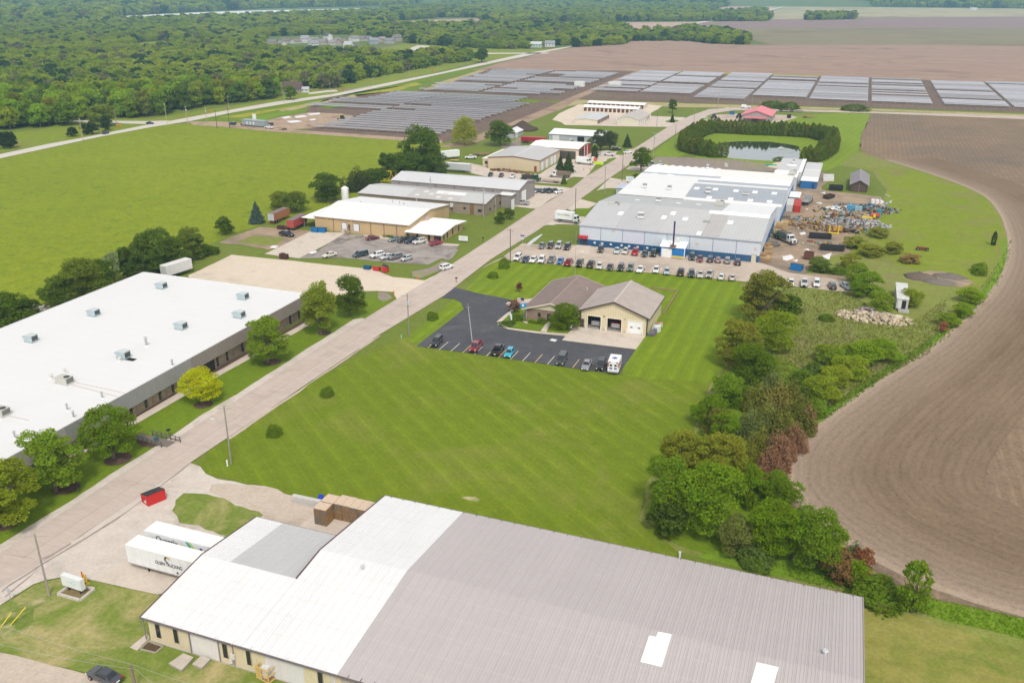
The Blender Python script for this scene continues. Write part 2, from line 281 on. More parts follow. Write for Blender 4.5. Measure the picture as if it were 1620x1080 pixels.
def sheetw(name,pts,mat,layer,jit=.35,step=3.0,seed=0,kind='structure',maxn=260):
    rnd=random.Random(len(name)*7+int(abs(pts[0][0]))*3+seed)
    out=[]; n=len(pts)
    per=sum(math.dist(pts[i][:2],pts[(i+1)%n][:2]) for i in range(n)); step=max(step,per/maxn)
    for i in range(n):
        a=pts[i]; b=pts[(i+1)%n]; L=math.dist(a[:2],b[:2]); k=max(1,int(L/step)); nx,ny=(b[1]-a[1])/max(L,.01),-(b[0]-a[0])/max(L,.01)
        ph=rnd.random()*6
        for j in range(k):
            t=j/k; q=0 if (j==0 and jit<.2) else (rnd.gauss(0,jit*.22)+jit*.9*math.sin(ph+j*.45)*math.sin(ph*2+j*.21))
            if j==0: q*=.4
            out.append((a[0]+(b[0]-a[0])*t+nx*q,a[1]+(b[1]-a[1])*t+ny*q,0))
    bm=bmesh.new(); vs=[bm.verts.new(p) for p in out]; f=bm.faces.new(vs); bm.normal_update()
    if f.normal.z<0: f.normal_flip()
    bmesh.ops.triangulate(bm,faces=[f],ngon_method='EAR_CLIP')
    me=bpy.data.meshes.new(name); bm.to_mesh(me); bm.free(); me.materials.append(M[mat])
    return put(name,me,None,None,(0,0,layer*.012),kind=kind)
def sheetp(name,px,mat,layer,jit=.35,step=3.0,**k): return sheetw(name,[P(*q) for q in px],mat,layer,jit,step,**k)
def hill(x,y):                           # wooded bluffs beyond the river
    x=np.asarray(x,float); y=np.asarray(y,float)
    dd=(-x*math.sin(R(52))*1.0+ y*math.cos(R(52)))
    dd=(-x)*.80+y*.42
    s=np.clip((dd-2480)/900,0,1); s=s*s*(3-2*s)
    r=np.hypot(x,y); s2=np.clip((r-3600)/1200,0,1); s2=s2*s2*(3-2*s2)
    h=np.maximum(s*78,s2*46)
    return h*(0.82+.18*np.sin(x*.0031+1)*np.cos(y*.0026+.5))-0.3
sheetw('ground',[(-9000,-600),(9000,-600),(9000,14000),(-9000,14000)],'g_far',-3,0,5000)
sheetw('ground',[(-420,-60),(420,-60),(620,960),(-400,960),(-640,240)],'g_base',-2,0,2000)
def make_hills():
    xs=np.linspace(-7000,3500,150); ys=np.linspace(900,9500,120); X,Y=np.meshgrid(xs,ys,indexing='ij'); Z=hill(X,Y)
    v=np.stack([X.ravel(),Y.ravel(),Z.ravel()],1); ny=len(ys); f=[]
    for i in range(len(xs)-1):
        for j in range(ny-1):
            if max(Z[i,j],Z[i+1,j],Z[i,j+1],Z[i+1,j+1])>.2: f.append((i*ny+j,(i+1)*ny+j,(i+1)*ny+j+1,i*ny+j+1))
    me=bpy.data.meshes.new('hills'); me.from_pydata(v.tolist(),[],f); me.materials.append(M['g_far']); me.polygons.foreach_set('use_smooth',[True]*len(f))
    put('hills',me,kind='structure')
make_hills()
sp=sheetp
sp('river',[(176,29),(200,25.5),(240,23.5),(300,20.5),(420,16.0),(545,13.2),(600,12),(600,15),(545,16.4),(470,18.4),(420,21),(300,24.6),(240,27),(200,29.5)],'river_water',2,8,30)
sp('river',[(118,33.5),(150,31),(152,33),(130,35)],'river_water',2,5,30)
sp('river',[(700,4.5),(726,.5),(732,3.6),(712,6)],'river_water',2,5,30)
sp('far_field',[(1150,29),(1215,20),(1262,6),(1330,6.5),(1700,12.5),(1700,29),(1350,30),(1220,33)],'g_far_tan',1,6,40)
sp('far_field',[(1085,44),(1105,36),(1220,31),(1350,28),(1700,26),(1700,47),(1180,46)],'g_far_purple',2,5,30)
sp('far_field',[(1180,45),(1400,44),(1700,46),(1700,73),(1230,73),(1185,62)],'g_far_olive',3,5,30)
sp('far_field',[(742,112),(770,106),(850,86),(930,70.5),(985,65),(1085,64),(1170,71),(1230,71.5),(1400,71),(1700,74),(1700,142),(1620,133.5),(1400,124),(1153,116.5),(1010,112.5),(860,111),(775,110.5)],'g_far_soil',4,2.5,20)
sp('far_field',[(598,43.5),(612,35.5),(690,31.5),(757,29.5),(765,38.5),(640,45)],'g_far_pink',1,5,40)
sp('far_field',[(775,42),(775,37.5),(838,37),(838,43)],'g_far_pink',1,5,40)
sp('far_field',[(928,45),(928,38),(1010,35.5),(1150,35),(1108,44.5),(1000,50)],'g_far_pink',1,5,40)
sp('far_field',[(1000,52),(1110,44),(1180,45),(1150,60),(1060,62),(1000,60)],'g_far_purple',0,5,40)
sp('far_field',[(1140,12),(1185,8),(1230,10),(1215,18),(1150,26)],'g_far_pink',2,5,40)
sp('grass_field',[(556,87),(600,78),(640,69),(700,70),(745,73),(800,78),(870,78),(905,76),(985,71.5),(890,80),(800,92),(748,100),(745,88),(700,84),(640,90)],'g_meadow',1,2,20)
sp('grass_field',[(205,76),(215,68),(262,64),(280,72),(262,80),(226,84)],'g_meadow',1,6,20)
sp('grass_field',[(1150,3),(1250,2),(1330,3.5),(1262,6),(1215,14),(1150,9)],'g_far_tan',1,6,60)
sp('meadow',[(-120,206),(0,212),(60,206),(150,184),(232,188),(266,184),(300,178),(420,160),(480,140),(530,133),(620,116),(745,90),(748,100),(620,131),(300,191),(110,222),(0,241),(-120,262)],'g_meadow',0,1,8)
sp('pasture',[(-160,282),(0,251.5),(74,236),(158,217.5),(263,197),(300,196),(345,199),(440,210),(545,213),(640,218),(700,226),(722,240),(690,285),(600,320),(500,345),(430,352),(372,368),(330,388),(230,440),(100,500),(0,540),(-160,600)],'g_pasture',1,.5,5)
sp('verge',[(300,191.5),(372,178),(460,163.5),(540,151.5),(625,134.5),(700,118),(760,104),(768,110),(700,124),(650,143),(620,147),(520,152),(480,172),(410,192),(345,197),(304,194)],'g_verge',1,.4,6)
sp('yellow_strip',[(345,186),(440,172),(520,157),(620,140),(655,131),(668,133),(632,143),(525,158),(450,172),(385,186)],'g_yellow_flowers',2,.8,5)
sp('yellow_strip',[(440,174),(530,157),(560,150),(566,153),(500,166),(450,177)],'g_straw',3,.8,5)
sp('verge',[(500,170),(540,163),(560,165),(520,172)],'g_rank_grass',3)
sp('verge',[(375,190),(405,183),(470,173.5),(488,175),(440,184),(410,194)],'g_rank_grass',3,.5,4)
sp('solar_soil',[(478,183),(492,168),(520,154),(620,144.5),(705,149),(790,156),(868,161),(892,166),(850,181),(800,197),(745,215),(700,226),(640,222),(540,214),(470,208),(540,196),(555,185),(500,180)],'g_solar_soil',2,.6,5)
sp('solar_soil',[(652,147),(700,130),(770,110),(860,110.5),(1005,112),(1000,118),(960,132),(890,160),(790,155)],'g_solar_soil',3,.6,5)
sp('solar_soil',[(905,155),(940,140),(1012,116),(1153,116.5),(1400,123.5),(1700,136),(1700,181),(1400,171),(1088,163),(905,157)],'g_solar_soil',3,.5,5)
sp('straw_strip',[(905,158),(940,159),(1088,164),(1400,173),(1700,184),(1700,187),(1400,176),(1190,171),(1080,170),(930,163),(890,170)],'g_straw',4,.6,5)
sp('straw_strip',[(668,143),(700,129),(760,111),(778,109),(720,128),(690,141)],'g_straw',4,.6,5)
sp('yellow_strip',[(1010,111.8),(1100,113.4),(1160,116),(1300,119.5),(1300,121),(1150,118),(1010,113.5)],'g_yellow_flowers',5,.8,8)
sp('verge',[(640,150),(705,149),(790,154.5),(855,160),(850,163),(780,158),(700,152)],'g_verge',4,.5,5)
sp('dirt_road',[(690,233),(745,218),(800,197),(868,170),(905,153),(1006,112),(1013,112.5),(915,157),(895,170),(845,190),(800,206),(740,232)],'g_dirt_road',5,.6,5)
sp('construction_pad',[(412,199),(412,193),(440,186),(490,178),(540,180),(560,184),(545,195),(500,203),(430,207)],'g_dirt',4,.6,4)
sp('access_road',[(296,193),(345,192.3),(412,197),(470,206),(560,212),(700,222),(700,227),(545,216),(440,209.5),(345,200.5),(308,198.5)],'g_dirt',5,.4,4)
for q in [[(444,186),(455,184),(462,186),(450,188.5)],[(452,192),(470,190.5),(478,192.5),(460,195)],[(466,184),(482,182.5),(487,184.5),(470,187)],[(486,180.5),(505,178.5),(508,181),(490,182.5)],[(490,189),(498,188),(500,190),(492,191)]]:
    sp('puddle',q,'g_puddle',6,.5,1.2)
sheetp('highway',[(-200,292),(0,251),(74,235),(157,217),(240.7,201.2),(304,191.3),(371,177.8),(460,163),(537.8,151),(620,134.4),(700,117),(837.8,88),(898,75.8),(958,66.5),(1010,58),(1062,47),(1062,45.6),(1010,56.4),(956,65),(897.8,74.2),(833,84.4),(766.7,98.8),(700,114.2),(620,130),(526.7,149),(438,161),(349,176.7),(266.7,192),(229.6,198.2),(129.6,218.5),(74,228.4),(0,244.2),(-200,280)],'g_highway',6,.12,8)
sheetp('side_road',[(262,197),(235,196.5),(185,195.5),(137,193.5),(90,193),(90,190.5),(137,190.5),(185,191.5),(232,192),(268,191)],'g_highway',5,.2,6)
sheetp('side_road',[(745,86),(760,84),(868,83.6),(868,85),(760,86)],'g_highway',6,.3,8)
sheetp('far_road',[(1062,44.6),(1110,34),(1165,27),(1195,20),(1238,10),(1245,5),(1252,5),(1246,10.5),(1205,20.5),(1170,28.5),(1112,35.8),(1064,47)],'g_highway',6,1,30)
sheetp('farm_drive',[(486,147),(520,143),(532,142.5),(535,145),(520,146),(490,149.5)],'g_highway',6,.2,4)
sheetp('farm_drive',[(640,80),(660,72),(690,73),(690,75),(662,77),(652,83)],'g_highway',5,.5,4)
EDGE=[(1378,180),(1370,198),(1362,215),(1360,232),(1368,243),(1400,253),(1450,268),(1513,289),(1560,310),(1583,340),(1595,378),(1593,412),(1577,447),(1553,477),(1523,503),(1493,535),(1445,567),(1400,593),(1330,643),(1287,673),(1240,715),(1222,750),(1224,773),(1260,812),(1327,853),(1370,888),(1400,918),(1473,946),(1540,960),(1620,978),(1760,1010)]
sheetp('crop_field',EDGE+[(1900,1100),(2400,600),(1900,195),(1620,188)],'g_crop',2,.35,4)
def headland():
    w3=[np.array(P(*q)[:2]) for q in EDGE[5:]]
    pts=[]
    for a,b in zip(w3[:-1],w3[1:]):
        k=max(1,int(np.linalg.norm(b-a)/4)); pts+=[a+(b-a)*i/k for i in range(k)]
    pts=np.array(pts)
    for _ in range(8): pts[1:-1]=(pts[:-2]+pts[1:-1]*2+pts[2:])/4
    t=np.gradient(pts,axis=0); t/=np.linalg.norm(t,axis=1)[:,None]; nrm=np.stack([-t[:,1],t[:,0]],1)
    if nrm[len(nrm)//3][0]<0: nrm=-nrm
    rows=[0,1.5,3,6,9,12,15,18,21,24,27]; vs=[];fs=[];uv=[]; RW=[pts]; cur=pts.copy()
    for k in range(1,len(rows)):
        t=np.gradient(cur,axis=0); t/=np.linalg.norm(t,axis=1)[:,None]+1e-6; nn=np.stack([-t[:,1],t[:,0]],1)
        if (nn*nrm).sum()<0: nn=-nn
        cur=cur+nn*(rows[k]-rows[k-1])
        for _ in range(2 if k<4 else 8): cur[1:-1]=(cur[:-2]+cur[1:-1]*2+cur[2:])/4
        RW.append(cur.copy())
    for i,p in enumerate(pts):
        for k_,r_ in enumerate(rows): q=RW[k_][i]; vs.append((q[0],q[1],0)); uv.append((i*4,r_))
    n=len(rows)
    for i in range(len(pts)-1):
        for j in range(n-1): fs.append((i*n+j,(i+1)*n+j,(i+1)*n+j+1,i*n+j+1))
    me=bpy.data.meshes.new('crop_headland'); me.from_pydata(vs,[],fs); l=me.uv_layers.new(name='UVMap')
    for pl in me.polygons:
        for li in pl.loop_indices: l.data[li].uv=uv[me.loops[li].vertex_index]
    m,ns,ls=newmat('g_headland_rows'); u=N(ns,'ShaderNodeUVMap'); s=N(ns,'ShaderNodeSeparateXYZ'); ls.new(u.outputs[0],s.inputs[0]); p=pos(ns)
    mp=N(ns,'ShaderNodeMapping'); mp.inputs['Scale'].default_value=(.12,1,1); ls.new(u.outputs[0],mp.inputs[0])
    a=noise(ns,ls,p,.03,5); b=noise(ns,ls,mp.outputs[0],.5,5,.7); f=mathn(ns,ls,'ADD',mathn(ns,ls,'MULTIPLY',ramp(ns,ls,a,.3,.7),.4),mathn(ns,ls,'MULTIPLY',ramp(ns,ls,b,.3,.7),.6))
    c=mixc(ns,ls,f,(.138,.097,.063),(.225,.160,.106)); c=mixc(ns,ls,ramp(ns,ls,s.outputs[1],12,0.5),c,(.26,.198,.148)); c=mixc(ns,ls,ramp(ns,ls,s.outputs[1],2.6,0.5),c,(.33,.255,.19))
    v1=mathn(ns,ls,'ADD',s.outputs[1],mathn(ns,ls,'MULTIPLY',noise(ns,ls,p,.1,2),.8))
    w_=mathn(ns,ls,'POWER',mathn(ns,ls,'MULTIPLY',mathn(ns,ls,'ADD',mathn(ns,ls,'SINE',mathn(ns,ls,'MULTIPLY',v1,2*math.pi/1.5)),1),.5),3)
    fn=noise(ns,ls,mp.outputs[0],2.2,5,.9); t_=mathn(ns,ls,'ADD',mathn(ns,ls,'MULTIPLY',fn,.7),mathn(ns,ls,'ADD',mathn(ns,ls,'MULTIPLY',w_,-.09),mathn(ns,ls,'ADD',mathn(ns,ls,'MULTIPLY',ramp(ns,ls,noise(ns,ls,p,1.3,5,.85),.3,.7),.5),.42)))
    vv=N(ns,'ShaderNodeVectorMath',operation='SCALE'); ls.new(c,vv.inputs[0]); ls.new(t_,vv.inputs['Scale']); finish(ns,ls,vv.outputs[0],.95,0,.1,bump=fn,bs=.3,bd=.2)
    me.materials.append(m); bm=bmesh.new(); bm.from_mesh(me); bm.normal_update()
    for f_ in bm.faces:
        if f_.normal.z<0: f_.normal_flip()
    bm.to_mesh(me); bm.free(); put('crop_headland',me,loc=(0,0,.042),kind='structure')
headland()
sheetp('far_lane',[(1146,170),(1190,171.5),(1280,174),(1378,176.5),(1500,180),(1700,186.5),(1700,192),(1500,184),(1380,179.5),(1280,177),(1195,174.8),(1150,175)],'g_gravel_lot',6,.2,6)
sp('weeds',[(1170,450),(1350,462),(1330,430),(1300,410),(1340,380),(1390,345),(1405,300),(1380,270),(1330,262),(1330,240),(1362,240),(1400,251),(1450,266),(1513,287),(1560,308),(1585,340),(1597,378),(1595,412),(1579,449),(1553,479),(1523,505),(1493,537),(1400,595),(1330,645),(1287,675),(1240,717),(1222,757),(1225,775),(1262,815),(1329,855),(1372,890),(1402,920),(1475,948),(1540,962),(1620,980),(1760,1012),(1760,1100),(1600,1040),(1365,955),(1200,905),(1060,870),(1010,820),(1020,760),(1090,690),(1125,600),(1180,510)],'g_weeds',0,1,5)
sp('meadow',[(1345,400),(1392,350),(1408,300),(1385,272),(1345,262),(1450,270),(1513,291),(1558,312),(1580,342),(1591,378),(1589,412),(1572,447),(1540,470),(1470,430),(1400,415)],'g_meadow',1,1,4)
sp('rank_grass',[(1600,378),(1597,412),(1581,450),(1555,480),(1525,506),(1495,539),(1447,570),(1402,597),(1332,647),(1289,677),(1242,719),(1230,712),(1275,668),(1318,640),(1385,592),(1430,562),(1480,530),(1512,500),(1540,474),(1566,443),(1583,410),(1588,378)],'g_rank_grass',3,.3,4)
sp('rank_grass',[(1220,860),(1329,905),(1400,922),(1473,948),(1540,962),(1620,979),(1760,1012),(1760,1040),(1620,1012),(1500,985),(1370,945),(1250,915),(1100,880)],'g_rank_grass',3,.8,3)
sp('lawn_yellow',[(1362,952),(1450,975),(1620,1028),(1800,1080),(1800,1250),(1340,1250)],'g_yellow_lawn',4,.5,3)
sp('undergrowth',[(1150,590),(1215,560),(1290,600),(1285,668),(1240,712),(1222,752),(1230,785),(1285,835),(1350,880),(1372,905),(1330,918),(1180,897),(1075,862),(1030,840),(1035,790),(1075,740),(1100,700),(1115,650)],'g_verge',2,1,3)
sp('bare_patch',[(1442,434),(1470,428),(1520,436),(1540,446),(1520,456),(1480,450)],'g_yard',4,1.5,2)
sp('bare_patch',[(1450,462),(1500,470),(1560,478),(1530,490),(1470,482)],'g_weeds',4,1.5,2)
sp('bare_patch',[(1310,330),(1345,345),(1330,352)],'g_straw',5,.5,2)
sp('dirt_yard',[(1195,414),(1212,370),(1235,320),(1262,290),(1270,278),(1300,272),(1316,280),(1300,300),(1345,306),(1395,312),(1400,322),(1388,335),(1392,350),(1372,362),(1350,372),(1340,385),(1345,400),(1300,408),(1282,420),(1272,432),(1340,436),(1352,445),(1250,446),(1195,430)],'g_yard',4,.8,3)
for q in [[(1305,328),(1318,325),(1333,329),(1330,333),(1312,332)],[(1335,326),(1352,324),(1362,328),(1345,331)],[(1303,344),(1312,340),(1314,344),(1306,347)],[(1265,369),(1272,367),(1275,370),(1268,372)],[(1235,405),(1250,403),(1256,408),(1246,413),(1238,411)],[(1254,412),(1262,410),(1260,415)],[(1298,305),(1306,303),(1305,307)],[(1290,321),(1300,320.5),(1299,323)],[(1272,395),(1278,393.5),(1279,397)],[(1300,405),(1316,400),(1312,412)],[(1258,360),(1266,359),(1264,362)],[(1273,331),(1278,330),(1277,333)]]:
    sp('puddle',q,'g_puddle',6,.5,1)
sp('lawn',[(317,739),(330,712),(365,690),(500,598),(640,533),(660,548),(760,562),(985,594),(1128,602),(1094,690),(1022,762),(1010,820),(1080,880),(1370,955),(1360,975),(608,792),(520,795),(470,786),(400,765),(335,752)],'g_lawn',1,.3,3)
sp('lawn_north',[(640,536),(660,520),(735,460),(765,425),(792,410),(815,413.5),(930,424),(1165,444),(1186,470),(1195,520),(1128,603),(1018,598),(985,593),(985,560),(661,549)],'g_lawn_north',2,.3,3)
sp('lawn_pond',[(1328,195),(1345,180),(1378,180),(1370,198),(1362,215),(1360,237),(1330,262),(1300,272),(1280,262)],'g_lawn_pond',2,.5,3)
sp('lawn_pond',[(1028,245),(1095,196),(1120,188),(1180,190),(1240,185),(1345,178),(1335,200),(1100,240),(1060,252)],'g_lawn_pond',1,.5,3)
sp('verge',[(-60,870),(0,824),(200,700),(400,580),(560,494),(608,468),(620,476),(578,503),(300,680),(0,877),(-60,915)],'g_verge',1,.4,3)
sp('verge',[(-60,860),(110,690),(500,490),(560,480),(610,462),(590,500),(400,610),(0,874)],'g_verge',0,.4,3)
sp('verge',[(-60,985),(15,950),(55,925),(100,913),(133,914),(148,918),(250,940),(420,1060),(520,1090),(480,1150),(160,1078),(140,1066),(0,1034),(-60,1020)],'g_dry_lawn',1,.3,2)
sp('bare_grass',[(0,975),(30,955),(70,945),(85,950),(55,962),(45,975),(55,990),(10,1010),(-10,1000)],'g_worn',2,1.6,1.5)
RL=[(-120,950),(0,876),(300,680),(578,504),(681,441),(761,388),(849,330),(904,298),(925,281),(984,246),(1012,230),(1058,200),(1093,183),(1122,173),(1160,170.5),(1200,171)]
RR=[(1200,174.5),(1160,175),(1128,180),(1112,187),(1091,198),(1027,240),(966,281),(916,317),(852,364),(776,411),(738,440),(701,469),(600,530),(361,692),(300,733),(54,898),(-120,1000)]
sheetp('main_road',RL+RR,'g_road',9,.10,4)
for i in range(26):
    y_=78+i*20+random.uniform(-6,6); xl=-109.2+(y_-76)*.0172+random.uniform(0,3); xr=-101.6+(y_-76)*.0225-random.uniform(0,3); w_=random.uniform(.06,.14)
    sheetw('tar_joint',[(xl,y_,0),(xr,y_+.5,0),(xr,y_+.5+w_,0),(xl,y_+w_,0)],'g_dark_crack',10,.04,1.5)
sheetw('tar_joint',[(-105.4,76,0),(-105.3,76,0),(-98.2,430,0),(-98.3,430,0)],'g_dark_crack',10,.03,4)
sheetp('road_shoulder',[(-120,932),(0,862),(100,800),(300,670),(430,588),(560,505),(574,503),(578,505),(300,681),(0,877),(-120,951)],'g_gravel',5,.25,2)
sheetp('road_shoulder',[(360,693),(600,531),(602,531.5),(480,615),(364,695)],'g_gravel_lot',5,.2,2)
sheetp('road_crack',[(2,936),(15,925),(70,890),(150,842),(197,812),(300,733.5),(300.5,734.2),(198,812.6),(151,843.2),(71,891.2),(16,926.5),(3,937)],'g_dark_crack',11,.12,1.5)
sheetp('road_crack',[(66,884),(80,878),(112,859),(113,861),(82,880),(68,886)],'g_dark_crack',11,.1,1.5)
sheetp('road_crack',[(72,893),(40,919),(9,945),(8,944),(39,918)],'g_dark_crack',11,.1,1.5)
sheetp('road_crack',[(930,283),(938,280),(936,282.5)],'g_dark_crack',11,.1,1.5)
sp('gravel_yard',[(-120,1015),(-100,990),(54,897),(300,732),(317,738),(325,750),(345,758),(372,762),(420,775),(460,786),(520,800),(560,800),(540,830),(500,852),(408,818),(365,847),(350,850),(250,940),(148,918),(133,914),(104,912.6),(74,917),(52,924),(15,948),(-40,985)],'g_gravel',6,.3,2)
sp('dirt_path',[(360,765),(420,770),(470,786),(520,800),(560,806),(540,832),(495,845),(440,825),(410,812),(365,793),(330,778),(335,768)],'g_gravel_lot',7,.7,2)
sp('grass_island',[(291,780),(328,781.5),(365,793),(417,815.5),(408,822),(365,848),(324.5,838),(284,827),(272.6,808),(278,791.5)],'g_dry_lawn',8,.5,1.5)
sp('concrete_slab',[(148,918),(180,898),(204,885),(262,905),(320,922),(250,941)],'g_concrete',9,.05,3)
sp('concrete_slab',[(474,832),(500,812),(560,822),(545,850),(500,856)],'g_concrete',9,.05,3)
sp('gravel_road',[(-200,1010),(0,1033),(140,1067),(220,1092),(300,1125),(260,1300),(-300,1250)],'g_gravel_lot',7,.25,2)
sp('asphalt_lot',[(696.5,470.7),(708,461),(719.6,455),(762,465.5),(808.5,474.4),(824,478),(812,489),(792,506),(788,513),(793,518),(803,521),(845,526),(905,531),(889,538.5),(1006,553),(980,592),(928,585.7),(850,573.7),(760,561),(658.5,547.6),(700,516),(734.4,489),(729,478),(718,473)],'g_asphalt',8,.08,3)
sp('concrete_apron',[(889,538.5),(1006,553),(1022,531),(917,517),(908,517)],'g_concrete',9,.03,4)
sp('sidewalk',[(804,478),(830,474),(846,472),(846,478),(822,481),(815,489),(795,508),(793,513),(805,519),(850,525),(905,529),(903,533),(845,527),(803,521),(788,514),(786,509),(792,504),(812,488),(800,481)],'g_concrete',10,.05,2)
sp('sidewalk',[(855,524),(866,510),(872,511),(864,526)],'g_concrete',10,.05,2)
sp('garden_bed',[(817,487),(824,500),(866,511),(856,523),(805,518),(795,512),(797,506)],'g_verge',9,.1,2)
for i in range(15):
    if i in (0,): pass
STALL=[]
a0=np.array(P(676,551.5)[:2]); a1=np.array(P(967,591)[:2])
for i in range(16):
    q=a0+(a1-a0)*i/15.0
    STALL.append(q)
    sheetw('parking_line',[(q[0]-.07,q[1]+.1,0),(q[0]+.07,q[1]+.1,0),(q[0]+.07,q[1]+5.2,0),(q[0]-.07,q[1]+5.2,0)],'g_line_yellow' if i%3==0 else 'g_line',10,0,50)
sheetp('pavement_marking',[(873,536),(882,538),(878,541),(869,539)],'g_puddle',10,.02,3)
sp('gravel_lot',[(297,436),(367,403),(467,413),(540,421),(592,426),(621.5,438.5),(651,441),(672,444),(700,430),(706,426),(640,468),(628,474),(621.5,462),(596,460.5),(577,461),(520,470),(430,470),(300,440)],'g_gravel_tan',5,.3,3)
sp('dirt_verge',[(651,430),(680,424),(700,413),(712,416),(700,428),(665,441),(652,438)],'g_gravel_dark',7,.5,2)
sp('dirt_verge',[(598,462),(612,463),(622,472),(606,478),(597,472)],'g_gravel_dark',6,.5,2)
sp('old_asphalt_lot',[(540,408),(473,409),(505,396),(545,369),(580,372),(643,377),(727,387),(722,394),(725,396),(716,408),(708,413),(700,408.5),(677,419.5),(610,415)],'g_old_asphalt',6,.2,3)
sp('dirt_lot',[(347,384.5),(375,372),(410,359),(447,362),(500,367),(447,389),(425,396),(380,387)],'g_yard',5,.6,3)
sp('dirt_lot',[(375,382),(400,373),(452,376),(440,386),(420,389)],'g_weeds',6,.8,2)
sp('concrete_drive',[(418.5,402),(446.7,388.5),(491,366.5),(547,368.5),(520,385),(473,409),(440,405)],'g_concrete',7,.1,3)
sp('sidewalk',[(570,371.5),(600,373.5),(650,379),(700,385.5),(728,387),(724,389.5),(698,388),(640,381.5),(585,376)],'g_concrete',8,.06,3)
for q in [[(427,391),(432,389),(441,390),(436,393),(428,393)],[(489,401),(492,398),(500,397),(500,400),(494,402)]]: sp('puddle',q,'g_puddle',8,.3,1)
sp('concrete_lot',[(798,325),(849,331),(870,316),(905,298),(890,296),(834,292),(834,306)],'g_concrete',6,.1,3)
sp('concrete_lot',[(741,258),(762,262),(778,268),(853,276),(887,255),(900,246),(935,243),(960,238),(985,244),(975,252),(945,259),(926,281),(908,280),(885,292),(832,288),(770,280),(730,270)],'g_concrete',6,.3,3)
sp('driveway',[(945,246),(975,240),(1000,236),(1009,234),(995,244),(984,251),(958,250)],'g_concrete',7,.1,3)
sp('grass_patch',[(961,252),(972,249.5),(979,252),(969,258.5),(958,257)],'g_verge',8,.1,2)
sp('grass_patch',[(976,240.5),(988,237),(995,238.5),(984,246),(974,245)],'g_verge',8,.1,2)
sp('gravel_drive',[(790,232),(806,228),(818,218),(830,216),(822,232),(835,240),(812,240)],'g_gravel_dark',5,.5,2)
sp('gravel_parking',[(762,425),(792,409),(810,396),(826,385),(850,387),(914,388),(1040,399),(1200,415),(1250,432),(1345,446),(1352,463),(1290,457),(1163,444),(930,423.5),(815,413.5),(792,410)],'g_gravel_lot',5,.3,3)
sp('concrete_lot',[(905,392),(913,387.5),(935,389),(932,402),(903,399)],'g_concrete',6,.1,3)
for x_ in (858,871,884,897,910): pass
for i in range(24):
    a=np.array(P(826+i*13.5,412.7+i*1.18)[:2])
    sheetw('parking_line',[(a[0]-.08,a[1],0),(a[0]+.08,a[1],0),(a[0]+.08,a[1]+5,0),(a[0]-.08,a[1]+5,0)],'g_line',8,0,50)
for i in range(6):
    a=np.array(P(850+i*13.4,393.8+i*1.1)[:2])
    sheetw('parking_line',[(a[0]-.08,a[1],0),(a[0]+.08,a[1],0),(a[0]+.08,a[1]+5,0),(a[0]-.08,a[1]+5,0)],'g_line_yellow',8,0,50)
sp('pavement_marking',[(916,397.5),(922,396.5),(924,399.5),(917,400)],'g_puddle',8,.02,3)
sp('driveway',[(855,360),(873,344.5),(895,333),(915,338),(925,333),(925,345),(914,356),(885,355),(865,356)],'g_concrete',6,.15,2)
sp('grass_patch',[(897.6,339.5),(912,330),(936,330),(930,343),(905,343)],'g_verge',7,.1,2)
sp('driveway',[(898,331),(906,318),(916,314.5),(945,322),(930,331),(905,334)],'g_concrete',6,.15,2)
sp('driveway',[(943,302),(966,281.5),(1000,287),(992,299),(960,298)],'g_concrete',6,.15,2)
sp('driveway',[(990,268),(1001,259),(1030,262),(1022,271),(1000,270)],'g_concrete',6,.15,2)
sp('grass_patch',[(993,263.5),(1001,258.5),(1006,256.5),(1004,263),(998,264)],'g_verge',7,.1,2)
sp('gravel_lane',[(1012,272),(1030,257),(1037,248.5),(1080,249),(1160,253),(1215,259),(1230,262),(1228,272),(1120,268),(1060,270)],'g_gravel_dark',5,.5,3)
sp('concrete_walk',[(862,356),(868,354),(880,357)],'g_concrete',7,.1,2)
sp('ditch_water',[(832,389),(838,388.5),(848,381),(858.5,371.5),(857,370.5),(845,377),(836,384)],'g_ditch',8,.05,1)
sp('sandy_patch',[(1213,264),(1228,257),(1238,256),(1232,268)],'g_gravel_tan',7,.3,2)
sp('storage_lot',[(874,190),(884,180),(916,165.5),(1024,165.5),(1048,168),(1029,180),(1030,184),(1082,186),(1086,188),(1056,201),(1035,201),(963,199.8),(894,198),(888,194)],'g_gravel_tan',6,.4,4)
sp('concrete_lot',[(898,196),(915,184),(1030,184),(1082,186),(1086,188),(1056,201),(1035,201),(963,199.8)],'g_concrete',7,.2,4)
sp('grass_island',[(1052,192),(1060,189.5),(1070,190),(1075,192),(1066,194.3),(1055,194)],'g_verge',8,.1,2)
sp('barn_yard',[(1096,198),(1108,187),(1130,182),(1170,180),(1200,182),(1235,182),(1250,183),(1262,186),(1240,192),(1180,200),(1120,204)],'g_gravel_lot',5,.4,3)
sp('grass_patch',[(1102,188),(1112,184.5),(1126,184),(1126,188),(1110,189.5)],'g_verge',8,.1,2)
sp('pond_bank',[(1100,235),(1120,212),(1160,206),(1290,212),(1305,225),(1290,250),(1230,262),(1100,250)],'g_lawn_pond',3,.5,3)
sp('pond',[(1134,229),(1142,226),(1170,224),(1215,224.5),(1245,228),(1264,232),(1266,240),(1262,252),(1240,258),(1228,255),(1190,253),(1160,251),(1138,247)],'water',5,.5,2.5)
for (x,y,r_) in [(8,828,2.2),(105,772,2.2),(187,726,2.4),(322,640,1.9),(431,573,2.0),(513,527,1.6)]:
    a=P(x,y); sheetw('mulch_ring',[(a[0]+r_*math.cos(t),a[1]+r_*math.sin(t),0) for t in np.linspace(0,6.28,14)[:-1]],'g_mulch',6,.15,1)
